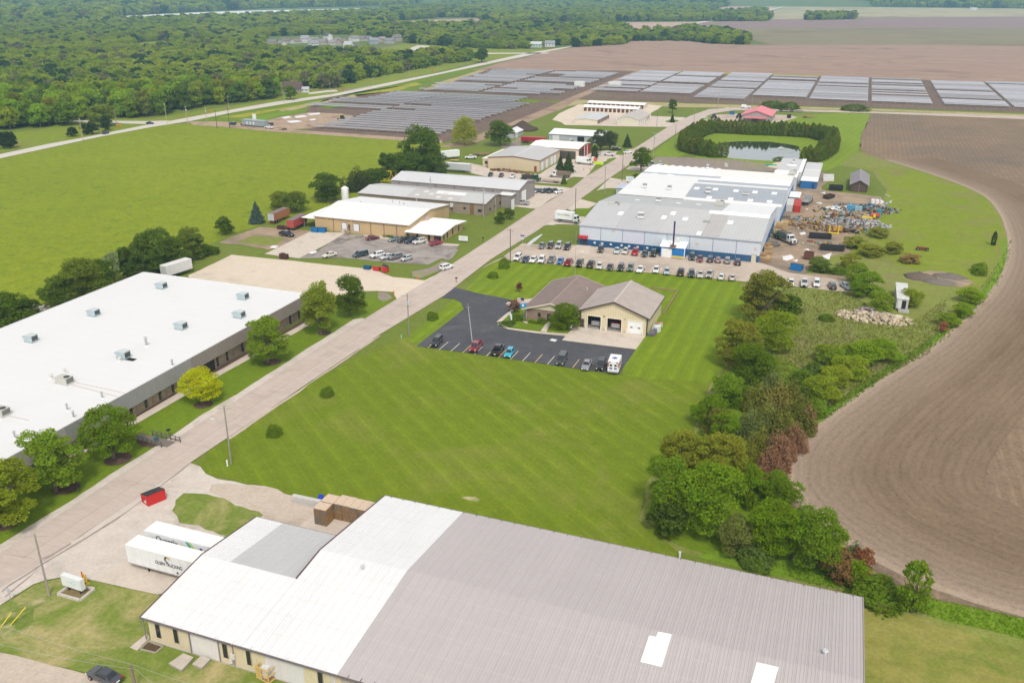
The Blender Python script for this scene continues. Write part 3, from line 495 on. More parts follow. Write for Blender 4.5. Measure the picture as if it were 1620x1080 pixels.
sheetp('sidewalk',[(109,722),(223,656),(290,617),(356,581),(420,545),(489,507),(498,509),(430,549),(362,586),(300,622),(232,661),(112,730)],'g_concrete',5,.05,3)
sheetp('foundation_bed',[(100,722),(223,650),(356,575),(489,501),(489,507),(356,581),(223,656),(109,724)],'g_mulch',4,.1,2)
sheetp('mulch_ring',[(213,695),(222,688),(250,692),(262,697),(240,708),(222,706)],'g_mulch',5,.2,1)
sp('straw_patch',[(728,787),(738,785),(752,786),(762,790),(755,793),(740,790)],'g_worn',3,.3,1)
class Bld:
    """a building rooted at its footprint centre; coordinates passed in are world ones"""
    def __init__(s,name,label,cat,x0,x1,y0,y1,group=None):
        s.x0,s.x1,s.y0,s.y1=x0,x1,y0,y1; s.cx=(x0+x1)/2; s.cy=(y0+y1)/2
        s.root=thing(name,label,cat,(s.cx,s.cy,0),0,group)
    def L(s,x,y,z=0): return (x-s.cx,y-s.cy,z)
    def box(s,name,x0,x1,y0,y1,z0,z1,mat,color=None,parent=None,**k):
        mb=MB().box(-(x1-x0)/2,(x1-x0)/2,-(y1-y0)/2,(y1-y0)/2,0,z1-z0)
        p=parent or s.root; lx,ly=(x0+x1)/2-s.cx,(y0+y1)/2-s.cy
        if parent is not None: lx-=parent.location.x; ly-=parent.location.y; z0-=parent.location.z
        return mb.build(name,mat,p,color,(lx,ly,z0),**k)
    def gable(s,he,hr,ridge='x',wmat='sheet_wall',wcol=(.5,.5,.5),rmat='sheet_roof',rcol=(.6,.6,.6),oh=.35,trim=(.3,.3,.3),ry=None,walls=True,thick=.14):
        hx=(s.x1-s.x0)/2; hy=(s.y1-s.y0)/2
        if ridge=='x':
            r=0 if ry is None else ry-s.cy
            prof=[(-hy,0),(hy,0),(hy,he),(r,hr),(-hy,he)]
            if walls: MB().prism(prof,'x',-hx,hx).build('wall',wmat,s.root,wcol)
            sl1=(hr-he)/(r+hy); sl2=(hr-he)/(hy-r); 
            for (a,za,b,zb) in ((-hy-oh,he-sl1*oh,r,hr),(r,hr,hy+oh,he-sl2*oh)):
                MB().prism([(a,za+.02),(b,zb+.02),(b,zb+.02+thick),(a,za+.02+thick)],'x',-hx-oh,hx+oh).build('roof_slope',rmat,s.root,rcol)
            MB().prism([(-.35,0),(.35,0),(0,.10)],'x',-hx-oh,hx+oh).build('ridge_cap',rmat,s.root,tuple(min(1,c*1.08) for c in rcol),(0,r,hr+thick-.01))
            for sx in (-1,1):
                x_=sx*(hx+oh); m=MB()
                for (a,za,b,zb) in ((-hy-oh,he-sl1*oh,r,hr),(r,hr,hy+oh,he-sl2*oh)):
                    m.prism([(a,za-.16),(b,zb-.16),(b,zb+thick+.06),(a,za+thick+.06)],'x',x_-.02 if sx<0 else x_-.02,x_+.04)
                m.build('fascia','paint',s.root,trim)
            for (y_,sl) in ((-hy-oh,sl1),(hy+oh,sl2)):
                z_=he-sl*oh; MB().box(-hx-oh,hx+oh,y_-.12,y_-.005 if y_<0 else y_+.12,z_-.1,z_+.12).build('gutter','paint',s.root,trim)
        else:
            r=0 if ry is None else ry-s.cx
            prof=[(-hx,0),(hx,0),(hx,he),(r,hr),(-hx,he)]
            if walls: MB().prism(prof,'y',-hy,hy).build('wall',wmat,s.root,wcol)
            sl1=(hr-he)/(r+hx); sl2=(hr-he)/(hx-r)
            for (a,za,b,zb) in ((-hx-oh,he-sl1*oh,r,hr),(r,hr,hx+oh,he-sl2*oh)):
                MB().prism([(a,za+.02),(b,zb+.02),(b,zb+.02+thick),(a,za+.02+thick)],'y',-hy-oh,hy+oh).build('roof_slope',rmat,s.root,rcol)
            MB().prism([(-.3,0),(.3,0),(0,.10)],'y',-hy-oh,hy+oh).build('ridge_cap',rmat,s.root,tuple(min(1,c*1.25) for c in rcol),(r,0,hr+thick-.01))
            for sy in (-1,1):
                y_=sy*(hy+oh); m=MB()
                for (a,za,b,zb) in ((-hx-oh,he-sl1*oh,r,hr),(r,hr,hx+oh,he-sl2*oh)):
                    m.prism([(a,za-.16),(b,zb-.16),(b,zb+thick+.06),(a,za+thick+.06)],'y',y_-.02,y_+.04)
                m.build('fascia','paint',s.root,trim)
            for (x_,sl) in ((-hx-oh,sl1),(hx+oh,sl2)):
                z_=he-sl*oh; MB().box(x_-.12,x_+.12,-hy-oh,hy+oh,z_-.1,z_+.1).build('gutter','paint',s.root,trim)
    def face(s,name,side,u0,u1,z0,z1,mat,color=None,d=.06,parent=None,**k):
        if side=='S': return s.box(name,u0,u1,s.y0-d,s.y0+.02,z0,z1,mat,color,parent,**k)
        if side=='N': return s.box(name,u0,u1,s.y1-.02,s.y1+d,z0,z1,mat,color,parent,**k)
        if side=='E': return s.box(name,s.x1-.02,s.x1+d,u0,u1,z0,z1,mat,color,parent,**k)
        if side=='W': return s.box(name,s.x0-d,s.x0+.02,u0,u1,z0,z1,mat,color,parent,**k)
    def window(s,side,u0,u1,z0,z1,frame=(.12,.10,.09),mat='glass'):
        f=s.face('window',side,u0,u1,z0,z1,'paint',frame,.07); s.face('pane',side,u0+.08,u1-.08,z0+.08,z1-.08,mat,None,.10,parent=f); return f
    def door(s,side,u0,u1,z1,color,z0=0,label=None):
        f=s.face('door_frame',side,u0-.12,u1+.12,z0,z1+.12,'paint',(.25,.22,.2),.07)
        d=s.face('door',side,u0,u1,z0,z1,'paint',color,.12,label=label); 
        h=(u1-.18); s.face('door_handle',side,h,h+.1,z0+.95,z0+1.1,'chrome',None,.19,parent=d); return d
    def overhead(s,side,u0,u1,z1,color=(.8,.8,.8),z0=0,n=5,frame=(.2,.2,.2)):
        s.face('door_frame',side,u0-.18,u1+.18,z0,z1+.18,'paint',frame,.06)
        d=s.face('overhead_door',side,u0,u1,z0,z1,'paint',color,.10)
        for i in range(1,n): s.face('door_joint',side,u0,u1,z0+(z1-z0)*i/n-.03,z0+(z1-z0)*i/n+.03,'paint',tuple(c*.6 for c in color),.115,parent=d)
        return d
    def pxw(s,side,a,b):              # two pixels (top-left, bottom-right) -> u0,u1,z0,z1 on that wall
        if side in 'SN':
            y=s.y0 if side=='S' else s.y1; p=PY(*a,y); q=PY(*b,y)
        else:
            x=s.x1 if side=='E' else s.x0; p=PX(*a,x); q=PX(*b,x)
        return min(p[0],q[0]),max(p[0],q[0]),min(p[1],q[1]),max(p[1],q[1])
FG=Bld('metal_warehouse','long low metal warehouse with half white half grey-tan ribbed roof beside the parked trailers','warehouse',-75.5,9.0,68.7,104.1)
HE=3.95; SL=1/9.0; YF=68.2; YM=86.3; YB=104.5; YWR=80.3; YWB=92.4; XW=-60.7
def zf(y): return HE+(y-YF)*SL
hzM=zf(YM); hzW=zf(YWR)
m=MB()
m.prism([(YF+.5-FG.cy,0),(YB-.4-FG.cy,0),(YB-.4-FG.cy,HE-.02),(YM-FG.cy,hzM-.12),(YF+.5-FG.cy,HE-.1)],'x',XW-FG.cx,9.0-FG.cx)
m.build('wall','sheet_wall',FG.root,(.50,.44,.32))
MB().prism([(YF+.5-FG.cy,0),(YWB-.4-FG.cy,0),(YWB-.4-FG.cy,HE-.02),(YWR-FG.cy,hzW-.12),(YF+.5-FG.cy,HE-.1)],'x',-75.4-FG.cx,XW-FG.cx-.01).build('wall','sheet_wall',FG.root,(.50,.44,.32))
def rib_panel(L,wd,n=4):
    m=MB().box(0,wd-.015,0,L,-.05,0)
    for i in range(n):
        x=(i+.5)*wd/n; m.prism([(x-.07,0),(x+.07,0),(x+.025,.055),(x-.025,.055)],'y',0,L)
    return m.mesh('roof_panel')
PW=1.2
pan={}
def panels(x0,x1,ya,yb,za,zb,colf):
    L=math.hypot(yb-ya,zb-za); k=round(L,1)
    if k not in pan: pan[k]=rib_panel(L,PW,3); pan[k].materials.append(M['sheet_panel'])
    n=int(round((x1-x0)/PW)); wd=(x1-x0)/n; ang=math.atan2(zb-za,yb-ya)
    for i in range(n):
        x=x0+i*wd; c=colf(x+wd/2); v=random.uniform(.985,1.015)
        put('roof_panel',pan[k],FG.root,tuple(q*v for q in c),(x-FG.cx,ya-FG.cy,za),rot=(ang,0,0),scale=(wd/PW,1,1))
m_,ns,ls=newmat('sheet_panel'); tc=N(ns,'ShaderNodeTexCoord').outputs['Object']; s_=N(ns,'ShaderNodeSeparateXYZ'); ls.new(tc,s_.inputs[0])
b=mathn(ns,ls,'POWER',mathn(ns,ls,'ABSOLUTE',mathn(ns,ls,'COSINE',mathn(ns,ls,'MULTIPLY',s_.outputs[1],math.pi/3.05))),160)
p_=pos(ns); n1=noise(ns,ls,p_,.15,6,.7); n2=noise(ns,ls,p_,1.6,4,.7)
t=mathn(ns,ls,'ADD',mathn(ns,ls,'MULTIPLY',mathn(ns,ls,'SUBTRACT',n1,.5),.16),mathn(ns,ls,'MULTIPLY',mathn(ns,ls,'SUBTRACT',n2,.5),.02)); t=mathn(ns,ls,'ADD',t,1.0)
v=N(ns,'ShaderNodeVectorMath',operation='SCALE'); ls.new(ocol(ns),v.inputs[0]); ls.new(t,v.inputs['Scale'])
c=mixc(ns,ls,mathn(ns,ls,'MULTIPLY',b,.22),v.outputs[0],(.52,.46,.42)); finish(ns,ls,c,.45,0,.4)
WH=(.63,.63,.635); GT=(.41,.375,.375); GP=(.44,.44,.445)
panels(XW,9.3,YF,YM,HE,hzM,lambda x:WH if x<-47.2 else GT)
panels(XW,9.3,YM,YB,hzM,HE,lambda x:WH if x<-47.2 else GT)
panels(-75.9,XW-.02,YF,YWR,HE,hzW,lambda x:WH)
panels(-75.9,XW-.02,YWR,YWB,hzW,HE,lambda x:GP if x>-71 else WH)
def slopebar(name,pts,r_,mat,colr,parent=FG.root):
    mm=MB()
    for a,b in zip(pts[:-1],pts[1:]): mm.cyl((a[0]-FG.cx,a[1]-FG.cy,a[2]),(b[0]-FG.cx,b[1]-FG.cy,b[2]),r_,n=6)
    mm.build(name,mat,parent,colr)
slopebar('fascia',[(-76,YF,HE),(-76,YWR,hzW),(-76,YWB,HE)],.10,'paint',(.10,.055,.055))
slopebar('fascia',[(XW-.1,YWR,zf(YWR)+.05),(XW-.1,YM,hzM),(XW-.1,YB,HE)],.12,'paint',(.10,.055,.055))
slopebar('fascia',[(9.4,YF,HE),(9.4,YM,hzM),(9.4,YB,HE)],.10,'paint',(.30,.27,.26))
slopebar('gutter',[(-76,YF-.1,HE-.08),(9.4,YF-.1,HE-.08)],.11,'paint',(.12,.10,.11))
slopebar('gutter',[(XW,YB+.1,HE-.08),(9.4,YB+.1,HE-.08)],.09,'paint',(.22,.18,.18))
slopebar('gutter',[(-76,YWB+.1,HE-.08),(XW,YWB+.1,HE-.08)],.09,'paint',(.22,.18,.18))
brk=MB().box(-.03,.03,0,.55,0,.07).mesh('gutter_bracket'); brk.materials.append(M['paint'])
for i in range(34):
    x=-46+i*1.65; put('gutter_bracket',brk,FG.root,(.12,.06,.12),(x-FG.cx,YF-.1-FG.cy,HE+.03))
for i in range(34):
    x=-59.5+i*2.05; put('gutter_bracket',brk,FG.root,(.16,.08,.10),(x-FG.cx,YB-.35-FG.cy,HE+.06))
for i in range(11):
    x=-75+i*2.6; put('gutter_bracket',brk,FG.root,(.65,.62,.66),(x-FG.cx,YF-.12-FG.cy,HE+.02))
def patch(px):
    mm=MB(); lo=[];hi=[]
    for q in px:
        z=5.2
        for _ in range(6): a=P(q[0],q[1],z); z=zf(a[1])+.07 if a[1]<YM else hzM-(a[1]-YM)*SL+.07
        lo.append((a[0]-FG.cx,a[1]-FG.cy,z-.03)); hi.append((a[0]-FG.cx,a[1]-FG.cy,z+.05))
    n=len(px); mm.add(lo+hi,[tuple(range(n)),tuple(range(n,2*n))]+[(i,(i+1)%n,n+(i+1)%n,n+i) for i in range(n)])
    mm.build('roof_skylight','paint',FG.root,(.83,.83,.84))
patch([(1041,999),(1062.5,1003),(1047,1054),(1013,1046),(1027,1005),(1038,1007)]); patch([(1197,1047),(1231.5,1055),(1222,1090),(1187,1082)])
wp=rib_panel(HE-.25,PW,5); wp.name='wall_panel'; wp.materials.append(M['paint'])
def fgx(px): return PY(px,1030,68.7)[0]
secs=[(236,(.58,.50,.35)),(305,(.62,.60,.58)),(349,(.58,.50,.35)),(418,(.60,.57,.56)),(477,(.58,.50,.35)),(519,(.60,.57,.56)),(526,(.58,.50,.35)),(535,(.44,.39,.33))]
xs_=[fgx(a) if i else -75.4 for i,(a,_) in enumerate(secs)]+[-30]
for i in range(len(secs)):
    n=max(1,int(round((xs_[i+1]-xs_[i])/PW))); wd=(xs_[i+1]-xs_[i])/n
    for j in range(n): put('wall_panel',wp,FG.root,tuple(q*random.uniform(.97,1.03) for q in secs[i][1]),(xs_[i]+j*wd-FG.cx,FG.y0-.02-FG.cy,.15),rot=(R(90),0,0),scale=(wd/PW,1,1))
MB().box(-75.5-FG.cx,-20-FG.cx,-.16,.1,0,.16).build('foundation','concrete_part',FG.root,(.45,.42,.38),(0,FG.y0-FG.cy,0))
for a,b in [((247.5,997),(256,1016)),((276,1006),(285,1024)),((353,1027),(361,1047)),((390,1037),(398,1056)),((503,1070),(510,1090)),((575,1085),(583,1104))]:
    u=PY(a[0],a[1]+9,68.6)[0]; FG.window('S',u,u+.75,.9,3.1,(.20,.17,.14))
for px in (237,304.5,348,370): 
    u=fgx(px); FG.box('downspout',u-.06,u+.06,68.5,68.62,.1,3.8,'paint',(.24,.22,.22))
FG.box('electric_meter_box',fgx(366),fgx(366)+.6,68.35,68.6,1.3,2.0,'paint',(.6,.58,.55)); FG.box('electric_meter_box',fgx(364),fgx(364)+.4,68.3,68.55,.6,1.1,'paint',(.6,.58,.55))
def fgroof(px,py):
    z=5.2
    for _ in range(6): a=P(px,py,z); z=zf(a[1]) if a[1]<YM else hzM-(a[1]-YM)*SL
    return a[0]-FG.cx,a[1]-FG.cy,z
for (px,py,h_,r_) in ((574,900,.5,.18),(1305,1034,.5,.22),(1075,882,.9,.12),(160,1000,.1,.1)):
    if px<200: continue
    x,y,z=fgroof(px,py); MB().cyl((0,0,-.1),(0,0,h_),r_,n=10).cyl((0,0,h_),(0,0,h_+.15),r_*1.7,r_*1.3,10).build('vent_pipe','paint',FG.root,(.5,.5,.52),(x,y,z))
WLx1=-122.3; WL=Bld('brick_factory','long brick factory with a flat white membrane roof and sloping grey metal fascia','factory',-173.6,WLx1,40,178.4)
H=6.0
WL.box('wall',WL.x0+.2,WLx1-.9,WL.y0,WL.y1-.2,0,H-.25,'brick',(.46,.36,.25))
WL.box('roof',WL.x0,WLx1,WL.y0,WL.y1,H-.25,H,'membrane',(.62,.62,.625))
for (a,b,c,d) in ((WL.x0-.05,WL.x0+.3,WL.y0,WL.y1),(WL.x0,WLx1,WL.y1-.25,WL.y1+.05),(WLx1-.3,WLx1+.04,WL.y0,WL.y1)):
    WL.box('roof_edge',a,b,c,d,H,H+.12,'paint',(.66,.66,.68))
def fascia(y0,y1,colr,zb,rib):
    L=y1-y0; m=MB().prism([(0,H-.05),(.05,H-.05),(.55,zb),(.45,zb),(-.6,zb)],'y',0,L)
    k=int(L/.6)
    for i in range(k):
        y=(i+.5)*L/k; m.prism([(.04,H-.05),(.12,H-.05),(.62,zb),(.55,zb)],'y',y-.05,y+.05)
    m.build('metal_fascia','paint',WL.root,colr,(WLx1-WL.cx,y0-WL.cy,0))
y1_=PX(300,570,WLx1)[0]
fascia(y1_,178.3,(.215,.185,.165),3.4,1); fascia(101.5,y1_,(.245,.240,.240),3.0,1); fascia(40,101.5,(.32,.30,.28),3.0,1)
xw=WLx1-.9
for (px,py) in [(206.5,645),(230.5,636),(253,625),(273,613),(360,570),(384,555),(460,518),(474,509),(128,690),(148,679),(345,578),(407,545),(430,533),(327,590),(303,600)]:
    y=PX(px,py,xw)[0]; f=WL.box('window',xw-.02,xw+.12,y-.32,y+.32,.4,3.0,'paint',(.05,.045,.04)); WL.box('pane',xw+.0,xw+.15,y-.24,y+.24,.5,2.9,'glass',parent=f)
for (px,py) in [(217,642),(242,630),(263,618),(282,606),(371,562),(395,549),(467,513)]:
    y=PX(px,py,xw)[0]; WL.box('brick_pier',xw-.02,xw+.10,y-.2,y+.2,0,3.0,'brick',(.42,.32,.22))
y=PX(333,586,xw)[0]; WL.box('recess_shade_panel',xw-.02,xw+.05,y-1.6,y+1.6,0,2.9,'paint',(.02,.018,.018))  # near-black panel on the wall paints the shade of a recessed entrance
def rtu(name,label,px,py,z,kind,s=1,group=None,rz=0):
    s*=.86 if kind=='hood' else 1
    x,y,_=P(px,py,z); t=thing(name,label,'roof unit',(x,y,z+.01),rz,group)
    if kind=='hood':
        MB().box(-1.3*s,1.3*s,-1.1*s,1.1*s,0,.25).build('curb','paint',t,(.34,.40,.42))
        MB().prism([(-1.4*s,.75),(-1.15*s,.28),(1.3*s,.28),(1.35*s,.6),(1.25*s,1.55),(-.9*s,1.45)],'y',-1.05*s,1.05*s).build('housing','paint',t,(.38,.46,.49))
        MB().box(1.28*s,1.36*s,-.85*s,.85*s,.45,1.4).build('louver','paint',t,(.06,.065,.065))
        MB().box(-.9*s,1.2*s,-1.1*s,1.1*s,1.54,1.62).build('lid','paint',t,(.52,.55,.57))
        MB().prism([(-1.9*s,1.25),(-1.2*s,.8),(-1.0*s,1.4)],'y',-1.0*s,1.0*s).build('rain_hood','paint',t,(.36,.44,.50))
    elif kind=='ac':
        MB().box(-1.5*s,1.5*s,-1.0*s,1.0*s,0,.25).build('curb','paint',t,(.5,.5,.48))
        MB().box(-1.4*s,1.4*s,-.95*s,.95*s,.25,1.45).build('housing','paint',t,(.47,.47,.43))
        MB().box(1.38*s,1.45*s,-.8*s,.8*s,.4,1.3).build('coil','paint',t,(.16,.16,.15))
        MB().cyl((.7*s,0,1.44),(.7*s,0,1.56),.55*s,n=14).build('fan','paint',t,(.05,.05,.05))
    elif kind=='turbine':
        MB().box(-.45*s,.45*s,-.45*s,.45*s,0,.25).build('curb','paint',t,(.7,.7,.7))
        MB().cyl((0,0,.2),(0,0,.8),.22*s,.22*s,8).cyl((0,0,.8),(0,0,1.1),.38*s,.15*s,10).build('vent_cap','paint',t,(.55,.53,.50))
    elif kind=='pipe':
        MB().cyl((0,0,0),(0,0,.15),.35*s,.3*s,10).build('flashing','paint',t,(.72,.72,.73))
        MB().cyl((0,0,.1),(0,0,1.2*s),.16*s,n=10).build('stack','galvanised',t); MB().cyl((0,0,1.2*s),(0,0,1.35*s),.28*s,.2*s,10).build('cap','galvanised',t)
    elif kind=='exhaust':
        MB().box(-.9*s,.9*s,-.9*s,.9*s,0,.6).build('curb','paint',t,(.72,.72,.72))
        MB().box(-.8*s,.8*s,-.8*s,.8*s,.6,1.5).build('housing','paint',t,(.30,.28,.28)); MB().box(-.9*s,.9*s,-.9*s,.9*s,1.5,1.62).build('lid','paint',t,(.68,.68,.68))
    elif kind=='skybox':
        MB().box(-1.3*s,1.3*s,-.9*s,.9*s,0,.3).build('curb','paint',t,(.74,.74,.74)); MB().prism([(-1.1*s,.3),(1.1*s,.3),(.95*s,.8),(-.95*s,.8)],'y',-.75*s,.75*s).build('housing','paint',t,(.33,.32,.31))
    return t
g='grey-blue air handlers on the white roof'
rtu('air_handler','grey-blue hooded air handler farthest back on the white roof, near the parked white trailer',256,456,H,'hood',group=g)
rtu('air_handler','grey-blue hooded air handler on the white roof nearest its far front corner',385,473,H,'hood',group=g)
rtu('air_handler','grey-blue hooded air handler behind the olive tree and nearer than the corner unit',379,502,H,'hood',group=g)
rtu('air_handler','grey-blue hooded air handler alone along the pasture edge of the white roof',149,499,H,'hood',group=g)
rtu('air_handler','grey-blue hooded air handler with a short blue stack before it, mid white roof',287,520,H,'hood',group=g)
rtu('air_handler','grey-blue hooded air handler at the left of the row along the pasture side',50,540,H,'hood',group=g)
rtu('air_handler','grey-blue hooded air handler next to a black pad on the white roof',196,566,H,'hood',group=g)
g='roof vents on the white factory roof'
rtu('air_conditioner','beige packaged air conditioner with a round fan on the white factory roof',103,606,H,'ac')
rtu('air_conditioner','beige packaged air conditioner at the left edge of the picture on the white roof',2,656,H,'ac')
rtu('roof_vent','stout blue-grey exhaust stack standing on the white factory roof',232,547,H,'pipe',1.5,g)
rtu('roof_vent','thin pipe vent close behind the grey metal fascia',273,579,H,'pipe',1.1,g)
rtu('roof_vent','small mushroom vent just before the air handler with the black pad',190,572,H,'turbine',1,g)
rtu('roof_vent','small mushroom vent behind the beige air conditioner, right one of the pair',103,590,H,'turbine',1,g)
rtu('roof_vent','small mushroom vent behind the beige air conditioner, left one of the pair',82,599,H,'turbine',1,g)
rtu('roof_vent','short pipe vent at the roof edge nearest the dark green tree top',162,630,H,'pipe',1,g)
rtu('roof_vent','short pipe vent left of the dark green tree, farther from the roof edge',107,649,H,'pipe',1,g)
rtu('roof_vent','short pipe vent with a lead tray just above the dark green tree',117,661,H,'pipe',1,g)
rtu('roof_vent','short pipe vent seen through the leaves of the bottom left trees',24,693,H,'pipe',1,g)
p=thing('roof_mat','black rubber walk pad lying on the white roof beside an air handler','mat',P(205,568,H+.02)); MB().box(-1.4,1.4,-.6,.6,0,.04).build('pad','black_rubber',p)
for k,(a,b) in enumerate([((113,608),(185,627)),((116,604),(200,622)),((7,656),(45,664))]):
    A=P(*a,H+.06);B=P(*b,H+.06); o=MB().cyl((0,0,0),(B[0]-A[0],B[1]-A[1],0),.05,n=5).build('roof_conduit','paint',None,(.55,.42,.36),A); o['label']=['long rusty conduit running from the beige air conditioner toward the fascia','second thinner conduit from the beige air conditioner, the farther one','conduit running from the leftmost air conditioner toward the trees'][k]; o['category']='conduit'
TN=Bld('tan_factory','tan metal factory with a bright white roof, dock doors and bushes along its front','factory',-167.6,-131.7,253.0,284.5)
TN.gable(4.6,6.3,'x','sheet_wall',(.46,.33,.18),'sheet_roof',(.66,.66,.66),oh=.3,trim=(.3,.22,.14))
for px in (528,606,625,628): pass
for xx in (-160.3,-146,-141,-136.3): TN.box('downspout',xx-.08,xx+.08,252.8,252.95,0,4.5,'paint',(.22,.16,.12))
for a,b in [((540.5,350.5),(549,364)),((559,352.8),(568.5,366.5))]:
    u0,u1,_,_=TN.pxw('S',a,b); TN.overhead('S',u0,u1,3.3,(.72,.73,.75),.9,4,(.04,.04,.05))
u=TN.pxw('S',(551,355),(554.5,366)); TN.door('S',u[0],u[1],2.9,(.10,.05,.04),.8)
u=TN.pxw('S',(643,365),(646.5,373)); TN.door('S',u[0],u[1],2.2,(.12,.06,.04),0)
TN.box('exhaust_fan',-131.65,-130.8,264.5,266.2,3.4,4.9,'paint',(.45,.36,.33)); TN.box('wall_lamp',-153.2,-152.9,252.6,252.95,4.0,4.3,'paint',(.7,.6,.15)); TN.box('wall_lamp',-162.7,-162.4,252.6,252.95,4.0,4.3,'paint',(.7,.6,.15))
TO=Bld('office_annex','low tan office annex with white roof and narrow dark windows on the factory end','office',-131.5,-120.3,252.4,270.6)
TO.gable(2.9,3.7,'x','sheet_wall',(.46,.33,.18),'sheet_roof',(.86,.86,.86),oh=1.1,trim=(.6,.58,.55))
for px in (658.5,677,694): u=PY(px,372,252.4)[0]; TO.window('S',u,u+.8,.3,2.5)
u=PY(687,376,252.4)[0]; TO.door('S',u,u+1.6,2.3,(.05,.04,.04))
for (px,py) in ((702,372),(707.5,369),(716,365),(725.5,359)): y=PX(px,py,-120.3)[0]; TO.window('E',y-.4,y+.4,.3,2.5)
for x_,l in ((-168.9,'flat white canopy at the left end of the tan factory'),):
    c=Bld('canopy',l,'canopy',-172.8,-168.0,254,272); c.box('roof',-173.2,-167.9,253.4,272,3.5,3.7,'sheet_roof',(.82,.82,.82))
    for yy in (254,263,271): c.box('post',-172.8,-172.6,yy,yy+.2,0,3.5,'paint',(.25,.22,.2))
    c.box('back_wall',-168.4,-168.1,255,272,0,3.5,'paint',(.10,.08,.07))
for i,px in enumerate((571,597,621,631,638)):
    pass
t=thing('dock_stair','weathered wooden stair and railings beside the tan factory dock door','stairs',(*P(551,371)[:2],0))
st=MB()
for i in range(5): st.box(-.8,.8,-i*.35-.35,-i*.35,0,.9-i*.18)
st.build('steps','wood',t,(.30,.24,.17)); 
for sx in (-.85,.85): MB().box(sx-.05,sx+.05,-1.8,-1.7,0,1.3).box(sx-.05,sx+.05,-.1,0,0,2).cyl((sx,-1.75,1.2),(sx,0,2),.05,n=4).build('railing','wood',t,(.34,.28,.20))
t=thing('guard_rail','long weathered wooden railing leaning down from the dock to the parking lot','railing',P(560,378))
MB().box(-4,3.5,-.1,.1,.7,.85).box(-4,3.5,-.1,.1,.3,.4).build('rail','wood',t,(.36,.31,.24)); 
for k in range(4): MB().box(-4+k*2.4,-3.8+k*2.4,-.1,.1,0,1).build('post','wood',t,(.36,.31,.24))
t.rotation_euler.z=R(62)
for i,(px,py,h_) in enumerate([(571,324,1.1),(621,321,1.4),(632,324,1.2),(639,326,1.0),(659,320,1.2)]):
    rtu('roof_vent',['thin white pipe vent at the left end of the tan factory roof','taller white pipe vent on the tan factory roof, second from left','middle white pipe vent on the tan factory roof','small pipe vent on the tan factory roof just right of the middle one','capped white stack rising above the tan factory ridge'][i],px,py,5.4,'pipe',.9,'pipe vents on the tan factory roof')
BR=Bld('brown_workshop','long low taupe metal workshop with patched grey roof behind the tan factory','workshop',-172.5,-120.2,291.0,309.5)
BR.gable(4.3,5.6,'x','sheet_wall',(.27,.215,.165),'sheet_roof',(.41,.395,.385),oh=.2,trim=(.16,.13,.11))
def roofpatch(b,x0,x1,ya,yb,he,hr,colr,name='roof_sheet',y0=None,ym=None,dz=.18):
    y0=b.y0 if y0 is None else y0; ym=b.cy if ym is None else ym
    sl=(hr-he)/(ym-y0)
    def z(y): return he+(y-y0)*sl if y<=ym else hr-(y-ym)*sl
    m=MB().prism([(ya-(ya+yb)/2,z(ya)+dz-.05),(yb-(ya+yb)/2,z(yb)+dz-.05),(yb-(ya+yb)/2,z(yb)+dz),(ya-(ya+yb)/2,z(ya)+dz)],'x',-(x1-x0)/2,(x1-x0)/2)
    return m.build(name,'sheet_roof',b.root,colr,((x0+x1)/2-b.cx,(ya+yb)/2-b.cy,0))
roofpatch(BR,-172.6,-152.5,291.2,300,4.3,5.6,(.47,.47,.475)); roofpatch(BR,-172.6,-152.5,300.5,309.5,4.3,5.6,(.45,.45,.455)); roofpatch(BR,-131,-120.1,291,300,4.3,5.6,(.44,.44,.43)); roofpatch(BR,-143,-131,297,300,4.3,5.6,(.66,.66,.66))
for (x_,y_) in ((-149,294),(-144,296),(-140,293.5),(-135,293),(-147,298),(-139,298)): roofpatch(BR,x_-.9,x_+.9,y_-.9,y_+.9,4.3,5.6,(.60,.56,.53),'roof_skylight',dz=.22)
for px in (709,): pass
u=BR.pxw('S',(756,332),(762,336)); BR.window('S',u[0],u[1],1.3,2.3); u=BR.pxw('S',(733,326.5),(737,329.5)); BR.window('S',u[0],u[1],1.8,2.6)
u=BR.pxw('S',(713,320),(717.5,325)); BR.box('exhaust_hood',u[0],u[1],290.1,290.95,2.4,3.7,'paint',(.6,.6,.6)); 
for x_ in (-151.6,-133.3,-120.5): BR.box('downspout',x_-.08,x_+.08,290.8,290.97,0,4.2,'paint',(.15,.12,.1))
BR.box('rust_stain',-126.3,-124.8,290.93,290.995,.2,3.9,'rusty',(.25,.15,.08))
for (px,py) in ((775,331),(791,322),(783,315)): y=PX(px,py,-120.2)[0]; BR.window('E',y-.7,y+.7,1.2,2.2)
GY=Bld('grey_shed','tall mauve-grey metal shed with two white overhead doors and a pale roof','shed',-168.4,-114.5,303.5,328.5)
GY.y0=310.2; 
GY.y0,GY.cy=310.2,(310.2+328.5)/2; GY.root.location.y=GY.cy
GY.gable(5.9,7.6,'x','sheet_wall',(.275,.245,.235),'sheet_roof',(.52,.52,.535),oh=.25,trim=(.22,.20,.19))
for i in range(7): GY.box('downspout',-165+i*8-.1,-165+i*8+.1,310.0,310.15,3,5.8,'paint',(.13,.12,.12))
u=GY.pxw('E',(848.5,289),(852,316)); 
y=PX(811,306,GY.x1)[0]; GY.overhead('E',y-1.6,y+1.6,3.9,(.78,.78,.78)); y=PX(828.5,294,GY.x1)[0]; GY.overhead('E',y-2.4,y+2.4,4.8,(.78,.78,.78))
GY.box('connecting_roof',-121,-115.5,305.5,310.1,4.7,4.9,'sheet_roof',(.7,.7,.7)); GY.box('lean_to_wall',-120,-116,305.9,310.1,0,4.7,'sheet_wall',(.25,.22,.21))
BG=Bld('beige_garage','beige metal garage with four white overhead doors and a dark red side door','garage',-153.2,-128.6,374.6,404.6)
